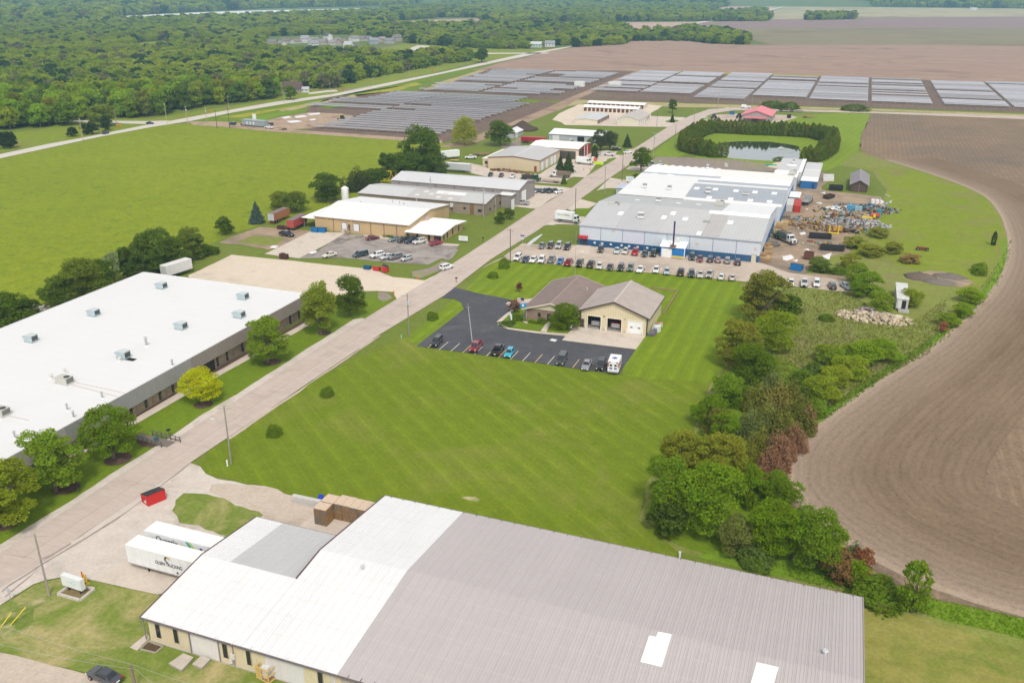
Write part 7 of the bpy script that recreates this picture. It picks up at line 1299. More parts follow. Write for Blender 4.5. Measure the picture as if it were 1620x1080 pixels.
def heap(label,px,py,rx,ry,n,cols,hmax,name='scrap_heap',kind_='rusty',smin=.3,smax=1.3):
    t=thing(name,label,'scrap heap',(*P(px,py)[:2],.06)); byc={}
    for i in range(n):
        a=random.random()*6.28; r_=random.random()**.6; x=math.cos(a)*r_*rx;y=math.sin(a)*r_*ry; s_=random.uniform(smin,smax); h_=random.uniform(.2,1)*hmax*(1-r_*.7)
        c=random.randrange(len(cols)); m=byc.setdefault(c,MB()); an=random.random()*3; ca,sa=math.cos(an),math.sin(an); w2=s_*random.uniform(.25,.7)
        pts=[(-s_/2,-w2/2),(s_/2,-w2/2),(s_/2,w2/2),(-s_/2,w2/2)]; m.prism([(x+p[0]*ca-p[1]*sa,y+p[0]*sa+p[1]*ca) for p in pts],'z',max(0,h_-s_*.5),h_+.05)
    for c,m in byc.items(): o=m.build('debris',kind_,t,cols[c]); o['kind']='stuff'
    return t
heap('tangle of tan and brown timber scrap in the middle of the dirt yard',1293,361,9,5,150,[(.36,.24,.13),(.18,.12,.08),(.30,.16,.08),(.45,.34,.22)],2.2)
heap('bright white-grey plastic and metal scrap heap in the yard',1353,355,12,7,260,[(.52,.52,.55),(.40,.41,.45),(.62,.61,.62),(.28,.26,.26)],2.0)
heap('dark soil and rubbish strip above the white scrap heap',1338,349,10,4,100,[(.12,.09,.08),(.20,.15,.12),(.35,.33,.33)],1.3)
heap('mixed blue, grey and rust stock along the upper yard',1373,331,13,6,150,[(.05,.22,.34),(.24,.25,.27),(.30,.10,.05),(.40,.40,.41),(.14,.13,.13)],2.2)
heap('black and rust scrap before the yellow lift',1339,367,6,2.5,50,[(.04,.04,.045),(.2,.1,.06),(.35,.25,.12)],1.8)
heap('cream limestone rubble pile in the weeds',1383,504,9.5,4.5,320,[(.60,.50,.36),(.52,.42,.31),(.66,.58,.46),(.45,.36,.27)],1.6,'rubble_pile','concrete_part',.4,1.1)
heap('white and grey concrete rubble just behind the cream pile',1376,494,4,2.4,90,[(.55,.55,.55),(.40,.38,.38),(.30,.22,.2)],1.5,'rubble_pile','concrete_part',.4,1.0)
heap('long debris bank behind the tan factory tank',615,300,20,3,130,[(.42,.32,.24),(.26,.20,.16),(.50,.40,.30),(.22,.21,.2)],1.6,'rubble_bank','concrete_part',.6,1.8); heap('brushwood and debris beside the white tank',550,322,10,3,60,[(.42,.34,.26),(.28,.22,.17)],1.2,'rubble_bank','concrete_part')
heap('rusty steel stock laid along the beige garage',800,271,9,2.5,110,[(.14,.06,.04),(.30,.16,.09),(.42,.30,.2)],1.4); heap('rusty steel offcuts right of the long stock',831,274.5,6,2,60,[(.22,.10,.05),(.34,.20,.08)],.8)
heap('small pile of planks and a wire spool in the yard',1319,342.5,2,1.2,14,[(.20,.09,.06),(.3,.2,.14)],1.4)
heap('white bags and scraps scattered along the yard edge',1401,322,3,16,40,[(.62,.62,.62),(.5,.5,.5),(.3,.3,.3)],.8); heap('dark rubbish among grass behind the white roofed factory',62,487,7,2.5,60,[(.20,.15,.12),(.13,.10,.08),(.5,.5,.5)],.6)
def mound(label,px,py,r_,h_,colr,seed,asp=1.0):
    rnd=random.Random(seed); t=thing('soil_mound',label,'mound',P(px,py)); m=MB(); n=18; rings=[]
    for k in range(6):
        f=k/5; rings.append([(math.cos(2*math.pi*i/n)*r_*(1-f)*(1+rnd.uniform(-.15,.15)),math.sin(2*math.pi*i/n)*r_*asp*(1-f)*(1+rnd.uniform(-.15,.15)),h_*(f**.9)*(1+rnd.uniform(-.12,.12))-.1*(k==0)) for i in range(n)])
    m.loft(rings); m.build('soil','rusty',t,colr,smooth=True)
mound('dark brown soil mound by the dirt road behind the small garage',827,205,9,5,(.10,.070,.055),3); YC=[(.45,.38,.28),(.05,.18,.35),(.45,.10,.04),(.55,.42,.04),(.55,.55,.55),(.06,.06,.06),(.22,.12,.07),(.10,.30,.28)]
for (px,py,rx,ry,n_,l) in [(1325,335,9,9,90,'loose coloured litter in the upper dirt yard'),(1290,350,9,8,80,'loose planks and litter left of the timber tangle'),(1345,342,10,5,110,'coloured scrap between the two stock rows'),(1360,360,8,5,90,'mixed coloured scrap at the yard rim'),(1262,352,5,9,50,'litter along the crate stacks of the plant wall'),(1385,336,6,5,80,'coloured junk round the scissor lift'),(1300,388,10,4,50,'litter between the black roll-off containers')]: heap(l,px,py,rx,ry,n_,YC,1.1,smin=.3,smax=1.2)
mound('dark earth mound, left of the group near the crop edge',1453,438,4,1.5,(.17,.13,.11),4); mound('dark earth mound beside the leftmost one near the crop edge',1464,440,3.6,1.3,(.19,.15,.12),5); mound('grey earth mound, right of the group near the crop edge',1503,438,5,1.2,(.2,.17,.15),6,.6); mound('low grey gravel bank before the earth mounds',1487,447,5,1.2,(.22,.19,.17),7,.6)
mound('small pale soil heap beside the lane below the solar field',1360,176,5,2.5,(.35,.28,.22),8)
t=thing('yellow_lift','yellow lifting frame with a wooden crate in the dirt yard','machine',P(1318,371),R(20)); 
for x in (-1.6,1.4): MB().box(x,x+.35,-.2,.2,0,3).build('mast','paint',t,(.62,.45,.02))
MB().box(-1.6,1.8,-.3,.3,.3,.7).build('base','paint',t,(.62,.45,.02)); MB().box(0,3,.3,1.6,1.2,2.6).build('crate','wood',t,(.45,.26,.08))
t=thing('crane_jib','yellow lattice crane section lying behind the grey shed','crane part',P(612,287),R(20)); m=MB()
for k in range(5): m.cyl((k*2-5,0,0),(k*2-4,0,4.2),.14,n=4).cyl((k*2-4,0,4.2),(k*2-3,0,0),.14,n=4)
m.cyl((-6,0,.2),(5,0,.2),.16,n=4).cyl((-4.5,0,4.2),(5,0,4.2),.16,n=4).cyl((-4.5,1.5,4.2),(5,1.5,4.2),.16,n=4); m.build('lattice','paint',t,(.60,.42,.02))
t=thing('silo_tank','white upright cylindrical tank left of the tan factory','tank',P(547,320)); MB().cyl((0,0,0),(0,0,5.5),1.5,n=18).cyl((0,0,5.5),(0,0,6.2),1.5,.4,18).build('shell','paint',t,(.74,.74,.74)); MB().box(1.4,1.6,-.2,.2,0,5.5).build('ladder','galvanised',t)
g='white plastic tanks on the grass'
for i,(px,py,l) in enumerate([(1305,281.5,'white cube tank, back left of the six by the blue annex'),(1310.5,281.5,'white cube tank, back middle of the six'),(1316,281.5,'white cube tank, back right of the six'),(1305,286.5,'white cube tank, front left of the six'),(1310.5,286.5,'white cube tank, front middle of the six'),(1316,286.5,'white cube tank, front right of the six')]):
    t=thing('cube_tank',l,'tank',P(px,py),0,g); MB().box(-.75,.75,-.75,.75,.15,1.5).build('tank','paint',t,(.66,.66,.66)); MB().box(-.8,.8,-.8,.8,0,.15).build('pallet','wood',t,(.4,.3,.2))
t=thing('bulk_bags','white bulk bags piled at the top of the yard stock','bags',P(1387,322)); 
for i in range(5): MB().cyl((0,0,0),(0,0,1.3),.8,.7,8).build('bag','paint',t,(.66,.65,.62),(i%3*1.5-1.5,i//3*1.4,0))
t=thing('blue_tarp_stack','blue covered stacks among the yard stock','stack',P(1350,333)); MB().box(-2.5,.0,-1.2,1.2,0,1.9).build('cover','paint',t,(.05,.25,.42)); MB().box(.4,3,-1.2,1.2,0,1.6).build('cover','paint',t,(.20,.36,.44))
t=thing('parked_lift','red and teal scissor lift at the right of the yard stock','machine',P(1385,344),R(60)); MB().box(-2.5,1.5,-.8,.8,.5,1.4).build('platform','paint',t,(.50,.08,.05)); MB().box(1.5,2.2,-.8,.8,0,2.6).build('tower','paint',t,(.03,.28,.34)); wheels(t,(-1.6,1),.8,.35)
t=thing('lifting_platform','flat yellow steel frame on the ground beside the scissor lift','machine',P(1377,346)); MB().box(-2.8,1.5,-.6,.6,.1,.6).box(.8,1.6,-.6,.6,.1,1.5).build('frame','paint',t,(.62,.48,.01))
t=thing('rusty_chassis','rusty orange implement in the meadow','machine',P(1459,396)); MB().box(-1.8,1.8,-.5,.5,.4,1.0).build('frame','rusty',t,(.22,.07,.03)); wheels(t,(-1.3,1.3),.8,.45)
t=thing('teal_canoe','teal green boat lying on sand behind the plant','boat',P(1220,262),R(15)); MB().loft([[(x,-w_,h_),(x,-w_*.6,0),(x,w_*.6,0),(x,w_,h_)] for x,w_,h_ in ((-2.6,.05,.7),(-1.4,.5,.55),(0,.62,.5),(1.4,.5,.55),(2.6,.05,.7))]).build('hull','paint',t,(.02,.45,.32))
t=thing('lime_barrier','bright lime green water-filled barrier before the narrow evergreen','barrier',P(942.5,259.5),R(-8))
for i in range(4): MB().prism([(-.45,0),(.45,0),(.3,1.1),(-.3,1.1)],'x',-3.6+i*1.85,-1.8+i*1.85).build('barrier_section','paint',t,(.50,.68,.02))
t=thing('orange_bin','orange and white box beside the panel truck','bin',P(939,256.5)); MB().box(-.9,.1,-.8,.8,0,2.4).build('box','paint',t,(.7,.7,.7)); MB().box(.1,1.2,-.8,.8,0,2).build('box','paint',t,(.65,.12,.03))
t=thing('fountain','white spray of the pond fountain','fountain',(*P(1236,236)[:2],.08)); 
m=MB()
for i in range(90):
    a=random.random()*6.28; r_=random.random(); x=math.cos(a)*r_*2.0;y=math.sin(a)*r_*2.0; h_=1.6*(1-r_*.7)*random.uniform(.5,1); m.cyl((x*.1,y*.1,.1),(x,y,h_),.02,.05,3)
o=m.build('spray','paint',t,(.8,.82,.84)); o['kind']='stuff'
sheetw('foam_patch',[(P(1236,238)[0]+math.cos(a)*7,P(1236,238)[1]+math.sin(a)*7,0) for a in np.linspace(0,6.28,22)[:-1]],'g_foam',6,1.2,1) if 'g_foam' in M else None
for (px,py,l,c_) in [(1235,183,'golf cart',0)]: pass
t=thing('white_machine','white and black farm machine on the grass behind the red roof barn','machine',P(1180,171.5)); MB().box(-3,0,-1,1,.6,2.4).build('body','paint',t,(.72,.72,.73)); MB().box(0,3,-.8,.8,.4,1.6).build('body','paint',t,(.68,.68,.7)); wheels(t,(-2,2),1.0,.5)
t=thing('dark_trailer_pieces','round dark wheel-like roller beside the red roof barn','machine',P(1248,187)); MB().cyl((-1.2,0,1.2),(1.2,0,1.2),1.2,n=14).build('roller','rusty',t,(.06,.04,.04))
t=thing('kerb_stone','pale stone lying in the grass island by the bend','stone',P(1115,187)); MB().box(-2,2,-.8,.8,0,.5).build('stone','concrete_part',t,(.6,.58,.55))
t=thing('corrugated_lean_to','small grey corrugated lean-to at the left corner of the white rear roof','lean-to',P(985,306)); MB().box(-2,1.5,-3,6,0,2.6).build('wall','paint',t,(.4,.44,.5)); MB().box(-2.3,1.8,-3.3,6.3,2.6,2.75).build('roof','sheet_roof',t,(.42,.47,.55))
for (px,py,l) in [(898,192,'x')]: pass
t=thing('substation_box','white inverter container at the crossing of the solar dirt roads, left','cabinet',P(917,137)); MB().box(-4,4,-2,2,0,4).build('cabinet','paint',t,(.66,.67,.66)); t=thing('substation_box','white inverter container at the crossing of the solar dirt roads, right','cabinet',P(973,137.5)); MB().box(-5,5,-2,2,0,4).build('cabinet','paint',t,(.66,.67,.66))
t=thing('sawhorse_barrier','small orange barrier beside the highway bushes','barrier',P(189,202)); MB().box(-2,2,-.2,.2,1.2,1.8).build('board','paint',t,(.6,.28,.02)); MB().box(-1.7,-1.5,-.3,.3,0,1.3).box(1.5,1.7,-.3,.3,0,1.3).build('leg','paint',t,(.6,.28,.02))
t=thing('hydrant','small green and white marker post by the transformer pole','marker',P(635,535)); MB().cyl((0,0,0),(0,0,.9),.15,n=8).build('post','paint',t,(.25,.5,.35)); t=thing('white_marker_post','white plastic marker beside the leaning lamp pole','marker',P(360,737)); MB().cyl((0,0,0),(0,0,1.2),.14,n=8).build('post','paint',t,(.72,.72,.72))
t=thing('standpipe','small white pipe standing in the lawn behind the grey roof','pipe',(*P(1075,884)[:2],0)); MB().cyl((0,0,0),(0,0,1.0),.15,n=8).build('pipe','paint',t,(.7,.72,.72))
m_,ns,ls=newmat('solar_glass'); tc=N(ns,'ShaderNodeTexCoord').outputs['Object']; s_=N(ns,'ShaderNodeSeparateXYZ'); ls.new(tc,s_.inputs[0])
b=mathn(ns,ls,'GREATER_THAN',mathn(ns,ls,'COSINE',mathn(ns,ls,'MULTIPLY',s_.outputs[0],2*math.pi/1.1)),.93)
c=mixc(ns,ls,noise(ns,ls,pos(ns),.05,3),(.30,.30,.34),(.50,.50,.54)); c=mixc(ns,ls,b,c,(.45,.45,.48)); oi=ns.new('ShaderNodeObjectInfo'); c=mixc(ns,ls,mathn(ns,ls,'MULTIPLY',mathn(ns,ls,'POWER',oi.outputs['Random'],1.5),.75),c,(.12,.10,.11)); c=mixc(ns,ls,1.0,c,ocol(ns),'MULTIPLY'); finish(ns,ls,c,.28,.3,.8)  # pale base colour paints the sky reflected by the panels
def solar_row(x0,x1,y,label,group,tilt=12,n_bays=1):
    t=thing('solar_row',label,'solar panels',(x0,y,0),0,group); L=x1-x0
    me=MB().box(0,L,-1.0,1.0,-.04,.04).mesh('panel_table'); me.materials.append(M['solar_glass']); sc_=.62 if y<640 else (.8 if x0<-200 else 1.2); put('panel_table',me,t,(sc_,sc_,sc_),loc=(0,0,1.7),rot=(R(tilt),0,0))  # block tint paints a stronger sky sheen on the right blocks
    MB().box(-.1,L+.1,-1.12,-1.0,-.06,.06).build('frame_edge','paint',t,(.60,.60,.62),(0,0,1.7),rot=(R(tilt),0,0))
    m=MB(); k=max(2,int(L/6))
    for i in range(k): m.box(i*L/(k-1)-.1,i*L/(k-1)+.1,-.1,.1,0,1.7)
    m.build('posts','galvanised',t)['kind']='stuff'
step=8.3
def ordn(n): return str(n)+('th' if 10<n%100<14 else {1:'st',2:'nd',3:'rd'}.get(n%10,'th'))
y=452; g='solar rows in the near left block'; k=0
while y<630:
    k+=1; x0=-292 if y<527 else (-352 if y<578 else -333); x0+=random.uniform(-2,2)
    if y<527: solar_row(x0,-213+random.uniform(-1,1),y,'%s solar row from the front of the near block, right of the construction pad'%ordn(k),g)
    else:
        if not(545<y<556): solar_row(x0,-291,y,'%s solar row from the front, far left part of the near block'%ordn(k),g)
        solar_row(-290+(0 if random.random()>.25 else 20),-212+random.uniform(-1,1) if y<600 else -225,y,'%s solar row from the front, far right part of the near block'%ordn(k),g)
    y+=step
y=652; g='solar rows in the middle block'; k=0
while y<840:
    k+=1
    if random.random()>.12: solar_row(-332+random.uniform(0,12)+max(0,(700-y)*.15),-274-(12 if random.random()<.25 else 0),y,'%s solar row from the front, middle block, highway half'%ordn(k),g)
    if random.random()>.15 and not(720<y<735): solar_row(-269+(18 if random.random()<.25 else 0),-210-(14 if random.random()<.3 else 0),y,'%s solar row from the front, middle block, dirt road half'%ordn(k),g)
    y+=step
bl=[(-196,-158,'first column next to the dirt road'),(-156,-117,'column left of the first wide gap'),(-112,-75,'column right of the first wide gap'),(-73,-34,'column above the red barn'),(-32,8,'column right of the red barn'),(10,50,'column left of the wide dark strip'),(57,98,'column right of the wide dark strip'),(100,140,'last column at the picture edge')]
for (x0,x1,l) in bl:
    y=674 if -120<x0<-100 else 694; g='solar rows in the '+l; k=0
    while y<876:
        k+=1
        if not(random.random()<(.16 if x0<-40 else .06)): solar_row(x0+.3,x1-.3,y,'%s solar row from the front in the %s'%(ordn(k),l),g)
        y+=step
t=thing('perimeter_fence','low wire fence along the near edge of the right solar field','fence',(-200,660,0)); m=MB()
for i in range(100): m.box(i*4,i*4+.12,-.06+i*.2,.06+i*.2,0,2.1)
m.build('posts','pole_wood',t,(.35,.28,.22)).__setitem__('kind','stuff')
def leafmesh(name,pts,nrm,size,mat,rs,flat=.55):
    n=len(pts); nr=nrm*(1-flat)+rs.normal(size=(n,3))*flat; nr/=np.linalg.norm(nr,axis=1)[:,None]
    up=rs.normal(size=(n,3)); u=np.cross(nr,up); u/=np.linalg.norm(u,axis=1)[:,None]; v=np.cross(nr,u)
    s=size*rs.uniform(.6,1.35,size=(n,1)); a=rs.uniform(.55,1,size=(n,1))
    V=np.stack([pts-u*s*.5,pts-v*s*a*.42+nr*s*.08,pts+u*s*.5,pts+v*s*a*.42+nr*s*.08],1).reshape(-1,3)
    me=bpy.data.meshes.new(name); me.vertices.add(4*n); me.vertices.foreach_set('co',V.astype(np.float32).ravel())
    me.loops.add(4*n); me.loops.foreach_set('vertex_index',np.arange(4*n,dtype=np.int32)); me.polygons.add(n); me.polygons.foreach_set('loop_start',np.arange(0,4*n,4,dtype=np.int32)); 
    try: me.polygons.foreach_set('loop_total',np.full(n,4,dtype=np.int32))
    except Exception: pass
    me.update(calc_edges=True); me.validate(); me.materials.append(M[mat]); return me
def crown_pts(rs,n,kind):
    """points and outward normals in unit space: crown radius ~1, z from 0 (crown foot) to 2"""
    P_=[];Nn=[]
    if kind in('round','broad','open','tall','willow'):
        K={'round':34,'broad':42,'open':46,'willow':30}[kind]
        C=[];Rr=[]
        for i_ in range(K):
            a=i_*2.4+rs.uniform(-.6,.6); h_=rs.uniform(.18,1.62) if kind!='open' else rs.uniform(.1,1.7); env=math.sqrt(max(0.04,1-((h_-.85)/1.05)**2))
            r_=env*math.sqrt(rs.uniform(.02,.60)); C.append((math.cos(a)*r_,math.sin(a)*r_,h_)); Rr.append(rs.uniform(.20,.36) if kind!='open' else rs.uniform(.13,.28))
        C.append((0,0,1.5)); Rr.append(.38); C=np.array(C);Rr=np.array(Rr)
        k=rs.choice(len(C),size=n*3,p=Rr**2/np.sum(Rr**2)); d=rs.normal(size=(n*3,3)); d[:,2]=np.abs(d[:,2])*.75+d[:,2]*.45; d/=np.linalg.norm(d,axis=1)[:,None]
        rr=rs.uniform(.62,1.18,size=(n*3,1)); p=C[k]+d*Rr[k][:,None]*rr
        dist=np.linalg.norm(p[:,None,:]-C[None],axis=2)/Rr[None]; dist[np.arange(len(p)),k]=9; keep=dist.min(1)>.62
        p=p[keep][:n]; d=d[keep][:n]
        if kind=='willow': p[:,2]-=np.clip(np.hypot(p[:,0],p[:,1])-.3,0,1)*rs.uniform(0,1.1,size=len(p)); 
        return p,d
    if kind=='cone':
        z=1-np.sqrt(rs.uniform(0,1,n)); z=z*2; lay=np.sin(z*22)*.06; a=rs.uniform(0,6.28,n); r_=(1-z/2.05)*(.70+.20*np.sin(a*5+np.floor(z*7)*2.1)+.10*np.sin(a*11+z*9)+lay)*rs.uniform(.65,1.12,n)
        p=np.stack([np.cos(a)*r_,np.sin(a)*r_,z-r_*.12],1); d=np.stack([np.cos(a),np.sin(a),np.full(n,.35)],1); return p,d/np.linalg.norm(d,axis=1)[:,None]
    if kind=='column':
        z=rs.uniform(0,2,n); a=rs.uniform(0,6.28,n); r_=np.clip((1-(z/2.02)**4.5),.02,1)*(.82+.14*np.sin(a*4+z*5)+.08*np.sin(a*9-z*11))*rs.uniform(.7,1.1,n)*np.clip(.65+z,0,1)
        p=np.stack([np.cos(a)*r_,np.sin(a)*r_,z],1); d=np.stack([np.cos(a),np.sin(a),np.full(n,.3)],1); return p,d/np.linalg.norm(d,axis=1)[:,None]
    if kind=='shrub':
        d=rs.normal(size=(n,3)); d[:,2]=np.abs(d[:,2]); d/=np.linalg.norm(d,axis=1)[:,None]
        lump=1+.12*np.sin(d[:,0]*5+d[:,1]*3)+.08*np.sin(d[:,2]*9+d[:,0]*4); p=d*lump[:,None]*rs.uniform(.84,1.03,size=(n,1)); p[:,2]*=1.55; p[:,2]+=.05; return p,d
    if kind=='cedar':
        K=16; pts=[];nn=[]
        for i in range(K):
            a=rs.uniform(0,6.28); r0=rs.uniform(.1,.8) if i else 0; h_=rs.uniform(.7,1.0)*(2.0-r0*.8) if i else 1.9; m_=n//K
            z=(1-np.sqrt(rs.uniform(0,1,m_)))*h_; b=rs.uniform(0,6.28,m_); r_=np.sqrt(1-z/h_)*.42*rs.uniform(.6,1.1,m_)
            pts.append(np.stack([math.cos(a)*r0+np.cos(b)*r_,math.sin(a)*r0+np.sin(b)*r_,z],1)); nn.append(np.stack([np.cos(b),np.sin(b),np.full(m_,.7)],1))
        p=np.concatenate(pts); d=np.concatenate(nn); return p,d/np.linalg.norm(d,axis=1)[:,None]
PROTO={}
def proto(kind,n,leaf,mat,k=3):
    key=(kind,n); 
    if key in PROTO: return PROTO[key]
    L=[]
    for i in range(k):
        rs=np.random.RandomState(100+i*7+len(kind)+n); p,d=crown_pts(rs,n,kind); L.append(leafmesh('crown',p,d,leaf,mat,rs))
    PROTO[key]=L; return L
def trunk_mesh(seed,kind):
    rs=random.Random(seed); m=MB()
    if kind in('cone','column','cedar'): m.cyl((0,0,-.2),(0,0,1.2),.05,.01,7)
    else:
        m.cyl((0,0,-.4),(.02,.01,.45),.075,.055,8)
        for i in range(6):
            a=i*1.05+rs.uniform(-.3,.3); h0=rs.uniform(.2,.6); e=(math.cos(a)*rs.uniform(.4,.75),math.sin(a)*rs.uniform(.4,.75),h0+rs.uniform(.5,1.0)); mid=(e[0]*.45,e[1]*.45,h0+.35)
            m.cyl((0,0,h0-.15),mid,.038,.026,6).cyl(mid,e,.026,.008,5)
        m.cyl((0.02,.01,.4),(0,0,1.6),.055,.012,7)
    me=m.mesh('trunk'); me.materials.append(M['bark']); return me
TR={}
def tree(label,px,py,h_,r_,kind,colr,n=2600,leaf=.16,foot=None,group=None,name=None,cat='tree',seed=None,mat=None,pos_=None):
    """h_ total height, r_ crown radius, foot = bare trunk below the crown"""
    cone=kind in('cone','column','cedar'); mat=mat or ('needles' if cone else 'leaves')
    x,y,_=P(px,py) if pos_ is None else (*pos_,0); colr=tuple(min(.9,q*k_) for q,k_ in zip(colr,(1.95,1.78,1.5) if not cone else (1.5,1.4,1.3)))
    if colr[0]<colr[1]*1.15 and colr[2]<colr[1]*.6: colr=(min(max(colr[0],colr[1]*.66),colr[1]*.96),colr[1],colr[2]*.7)
    if n>=3900: n,leaf=11000,.074
    elif n>=2500: n,leaf=7000,.09
    foot=(h_*.16 if kind not in('shrub','cone','column','cedar') else 0) if foot is None else foot
    t=thing(name or {'cone':'spruce_tree','column':'arborvitae','cedar':'cedar_tree','shrub':'shrub','willow':'willow_tree'}.get(kind,'broadleaf_tree'),label,cat,(x,y,0),random.uniform(0,6.28),group)
    ms=proto(kind,n,leaf,mat); me=ms[(seed if seed is not None else random.randrange(99))%len(ms)]
    put('crown',me,t,colr,(0,0,foot),scale=(r_,r_,(h_-foot)/2.0))
    if kind!='shrub':
        kk='c' if cone else 'b'
        if kk not in TR: TR[kk]=trunk_mesh(5,kind)
        put('trunk',TR[kk],t,None,(0,0,foot if not cone else 0),scale=(r_,r_,max(foot/.4,(h_-foot)/2.2) if not cone else h_/2))
    return t
G1=(.085,.165,.018);G2=(.120,.185,.022);OL=(.165,.185,.035);DK=(.040,.085,.018);YG=(.33,.345,.008);MG=(.065,.155,.022);LG2=(.145,.235,.022);BR_=(.20,.16,.05);BRN=(.23,.115,.065);BLU=(.10,.15,.125);DKC=(.035,.062,.022);CED=(.125,.125,.030)
N1=5200
g='street trees along the brick factory'
tree('large olive-green tree cut off by the left edge over the lowest mulch ring',8,832,11.5,6.8,'open',(.155,.205,.024),N1,.13,1.6,g,seed=0)
tree('feathery light green tree between the bottom left tree and the dark green one',88,777,11.6,5.8,'open',(.140,.220,.030),N1,.13,1.6,g,seed=1)
tree('rich green round tree over a mulch ring beside the footbridge',180,725,10.2,5.1,'broad',(.075,.175,.018),N1,.15,1.0,g,seed=2)
tree('bright yellow round tree before the brick factory wall',321,638,7.6,4.4,'broad',YG,4200,.17,1.1,g,seed=0)
tree('light olive tree with ragged top over a mulch ring by the factory',424,574,10.8,5.7,'open',(.135,.205,.028),N1,.14,1.3,g,seed=2)
tree('tall open olive tree at the far front corner of the brick factory',508,528,13.6,5.3,'open',(.150,.200,.034),N1,.13,1.5,g,seed=0)
tree('dense dark green egg-shaped tree behind the open olive one',556,500,10.8,4.5,'broad',(.045,.115,.016),N1,.15,.8,g,seed=1)
tree('broad dense green tree between the brick office and the vehicle hall',893,521,6.3,4.4,'broad',(.050,.150,.008),N1,.15,.9,seed=1)
tree('small reddish brown young tree on the lawn north of the office',822,462,2.9,1.1,'round',(.13,.055,.035),700,.26,.7)
tree('small purple-red tree beside the flags at the office corner',814,495,3.6,1.9,'open',(.15,.095,.07),1400,.2,.8)
g='round clipped shrubs along the road lawn'
for (px,py,h_,r_,l) in [(434,688,2.4,1.5,'round shrub nearest the bottom on the big lawn'),(518.5,626,2.4,1.45,'round shrub farther up the big lawn near the road'),(684,505,2.4,1.5,'round shrub between the transformer pole and the asphalt lot'),(797.5,424,3.8,1.7,'tall egg-shaped shrub beside the dark lamp pole'),(780,439,1.9,1.6,'low round shrub below the egg-shaped one')]: tree(l,px,py,h_,r_,'shrub',(.075,.145,.016),1500,.15,group=g)
g='shrubs round the brick office'
for (px,py,h_,r_,l) in [(816,506,1.8,1.5,'round shrub at the office corner beside the flags'),(857,511,1.6,1.3,'round shrub nearest the office door'),(822,507,.8,.8,'low clipped shrub first from the left under the office wall'),(828,508,.8,.8,'low clipped shrub second under the office wall'),(838,510,.7,.75,'low bright shrub third under the office wall'),(844,511,.7,.75,'low bright shrub fourth under the office wall'),(849,512,.7,.75,'low bright shrub last under the office wall'),(802,513,.7,2.2,'spreading low juniper bed round the small tilted sign')]: tree(l,px,py,h_,r_,'shrub',(.075,.150,.020) if px!=802 else (.065,.11,.035),700,.22,group=g)
g='shrubs before the tan factory'
for (px,py,h_,r_,l,c_) in [(614,374,1.0,1.8,'low green hedge clump before the tan factory',(.07,.15,.01)),(621,375,1.0,1.8,'low green hedge clump right of the first',(.07,.15,.01)),(629,375,1.5,1.4,'purple-red shrub before the tan factory, left one',(.10,.035,.045)),(636,376,1.5,1.3,'purple-red shrub before the tan factory, right one',(.10,.035,.045)),(668,379,1.0,1.6,'green shrub under the office annex windows, left',(.07,.15,.01)),(675,380,1.0,1.5,'green shrub under the office annex windows, middle',(.07,.15,.01)),(681,381,1.0,1.4,'green shrub under the office annex windows, right',(.07,.15,.01))]: tree(l,px,py,h_,r_,'shrub',c_,500,.25,group=g)
g='trees at the pasture edge'
tree('dark round tree hanging over the left edge behind the brick factory',12,522,10,6.5,'broad',(.070,.125,.022),3600,.17,.3,g)
tree('large olive tree behind the brick factory wall, left',133,474,12,7,'broad',(.105,.145,.030),4200,.16,.5,g)
tree('silvery blue-green slim tree right of the large olive one',182,446,9,2.6,'round',(.17,.23,.16),1800,.2,.5,g)
tree('dark narrow tree between the silvery one and the big clump',203,440,9.5,3.4,'round',(.045,.095,.022),2000,.2,.5,g)
tree('big dark green tree, centre of the clump behind the white roof',248,432,13.5,6.2,'broad',(.070,.125,.030),4200,.16,.5,g)
tree('lighter olive tree at the right of the big clump',300,412,11,5.0,'open',(.115,.155,.035),3600,.16,.5,g)
for (px,py,h_,r_,k_,c_,l) in [(92,482,8,4.5,'broad',(.075,.125,.024),'mid green tree between the left edge tree and the large olive one'),(160,459,9,4.2,'round',(.060,.110,.022),'green tree at the right shoulder of the large olive one'),(222,436,10,4.6,'broad',(.075,.120,.028),'green tree filling the left side of the big clump'),(276,424,10,4.8,'broad',(.085,.130,.030),'green tree between the big clump centre and its lighter right end'),(45,505,6,3.6,'round',(.060,.115,.022),'low dark tree left of the rubbish strip'),(313,408,8,3.6,'broad',(.075,.125,.026),'leafy tree closing the right end of the clump')]: tree(l,px,py,h_,r_,k_,c_,3600,.16,.3,g)
for (px,py,h_,r_,l) in [(630,283,12,5.5,'leafy tree left behind the lattice crane piece'),(652,287,13,6.5,'leafy tree under the left side of the giant tree'),(588,296,8,4.6,'green tree between the dark one and the crane piece'),(690,283,12,5.5,'leafy skirt at the right foot of the giant tree')]: tree(l,px,py,h_,r_,'broad',(.065,.115,.026),3000,.16,.3,g)
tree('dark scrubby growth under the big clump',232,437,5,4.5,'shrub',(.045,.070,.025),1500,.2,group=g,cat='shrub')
tree('low bush at the right foot of the clump by the grass bank',330,401,3,3.2,'shrub',(.060,.115,.018),1300,.2,group=g,cat='shrub')
tree('round dark bush alone at the pasture fence',357,371,6.4,3.4,'round',(.065,.125,.020),2000,.2,.3,g)
tree('blue spruce left of the orange trailer',407,353,8,3.6,'cone',(.055,.090,.078),3000,.15,group=g)
tree('pair-like olive bush before the pasture, left of the bushes',445,333,7.5,5,'broad',(.125,.160,.034),3000,.18,.2,g)
tree('olive bush right of the pair by the grass bank',468,335,8,5.2,'broad',(.105,.145,.032),3000,.18,.2,g)
tree('large dark green round tree left of the silo tank',517,318,11.5,7.2,'broad',(.055,.105,.024),3600,.17,.3,g)
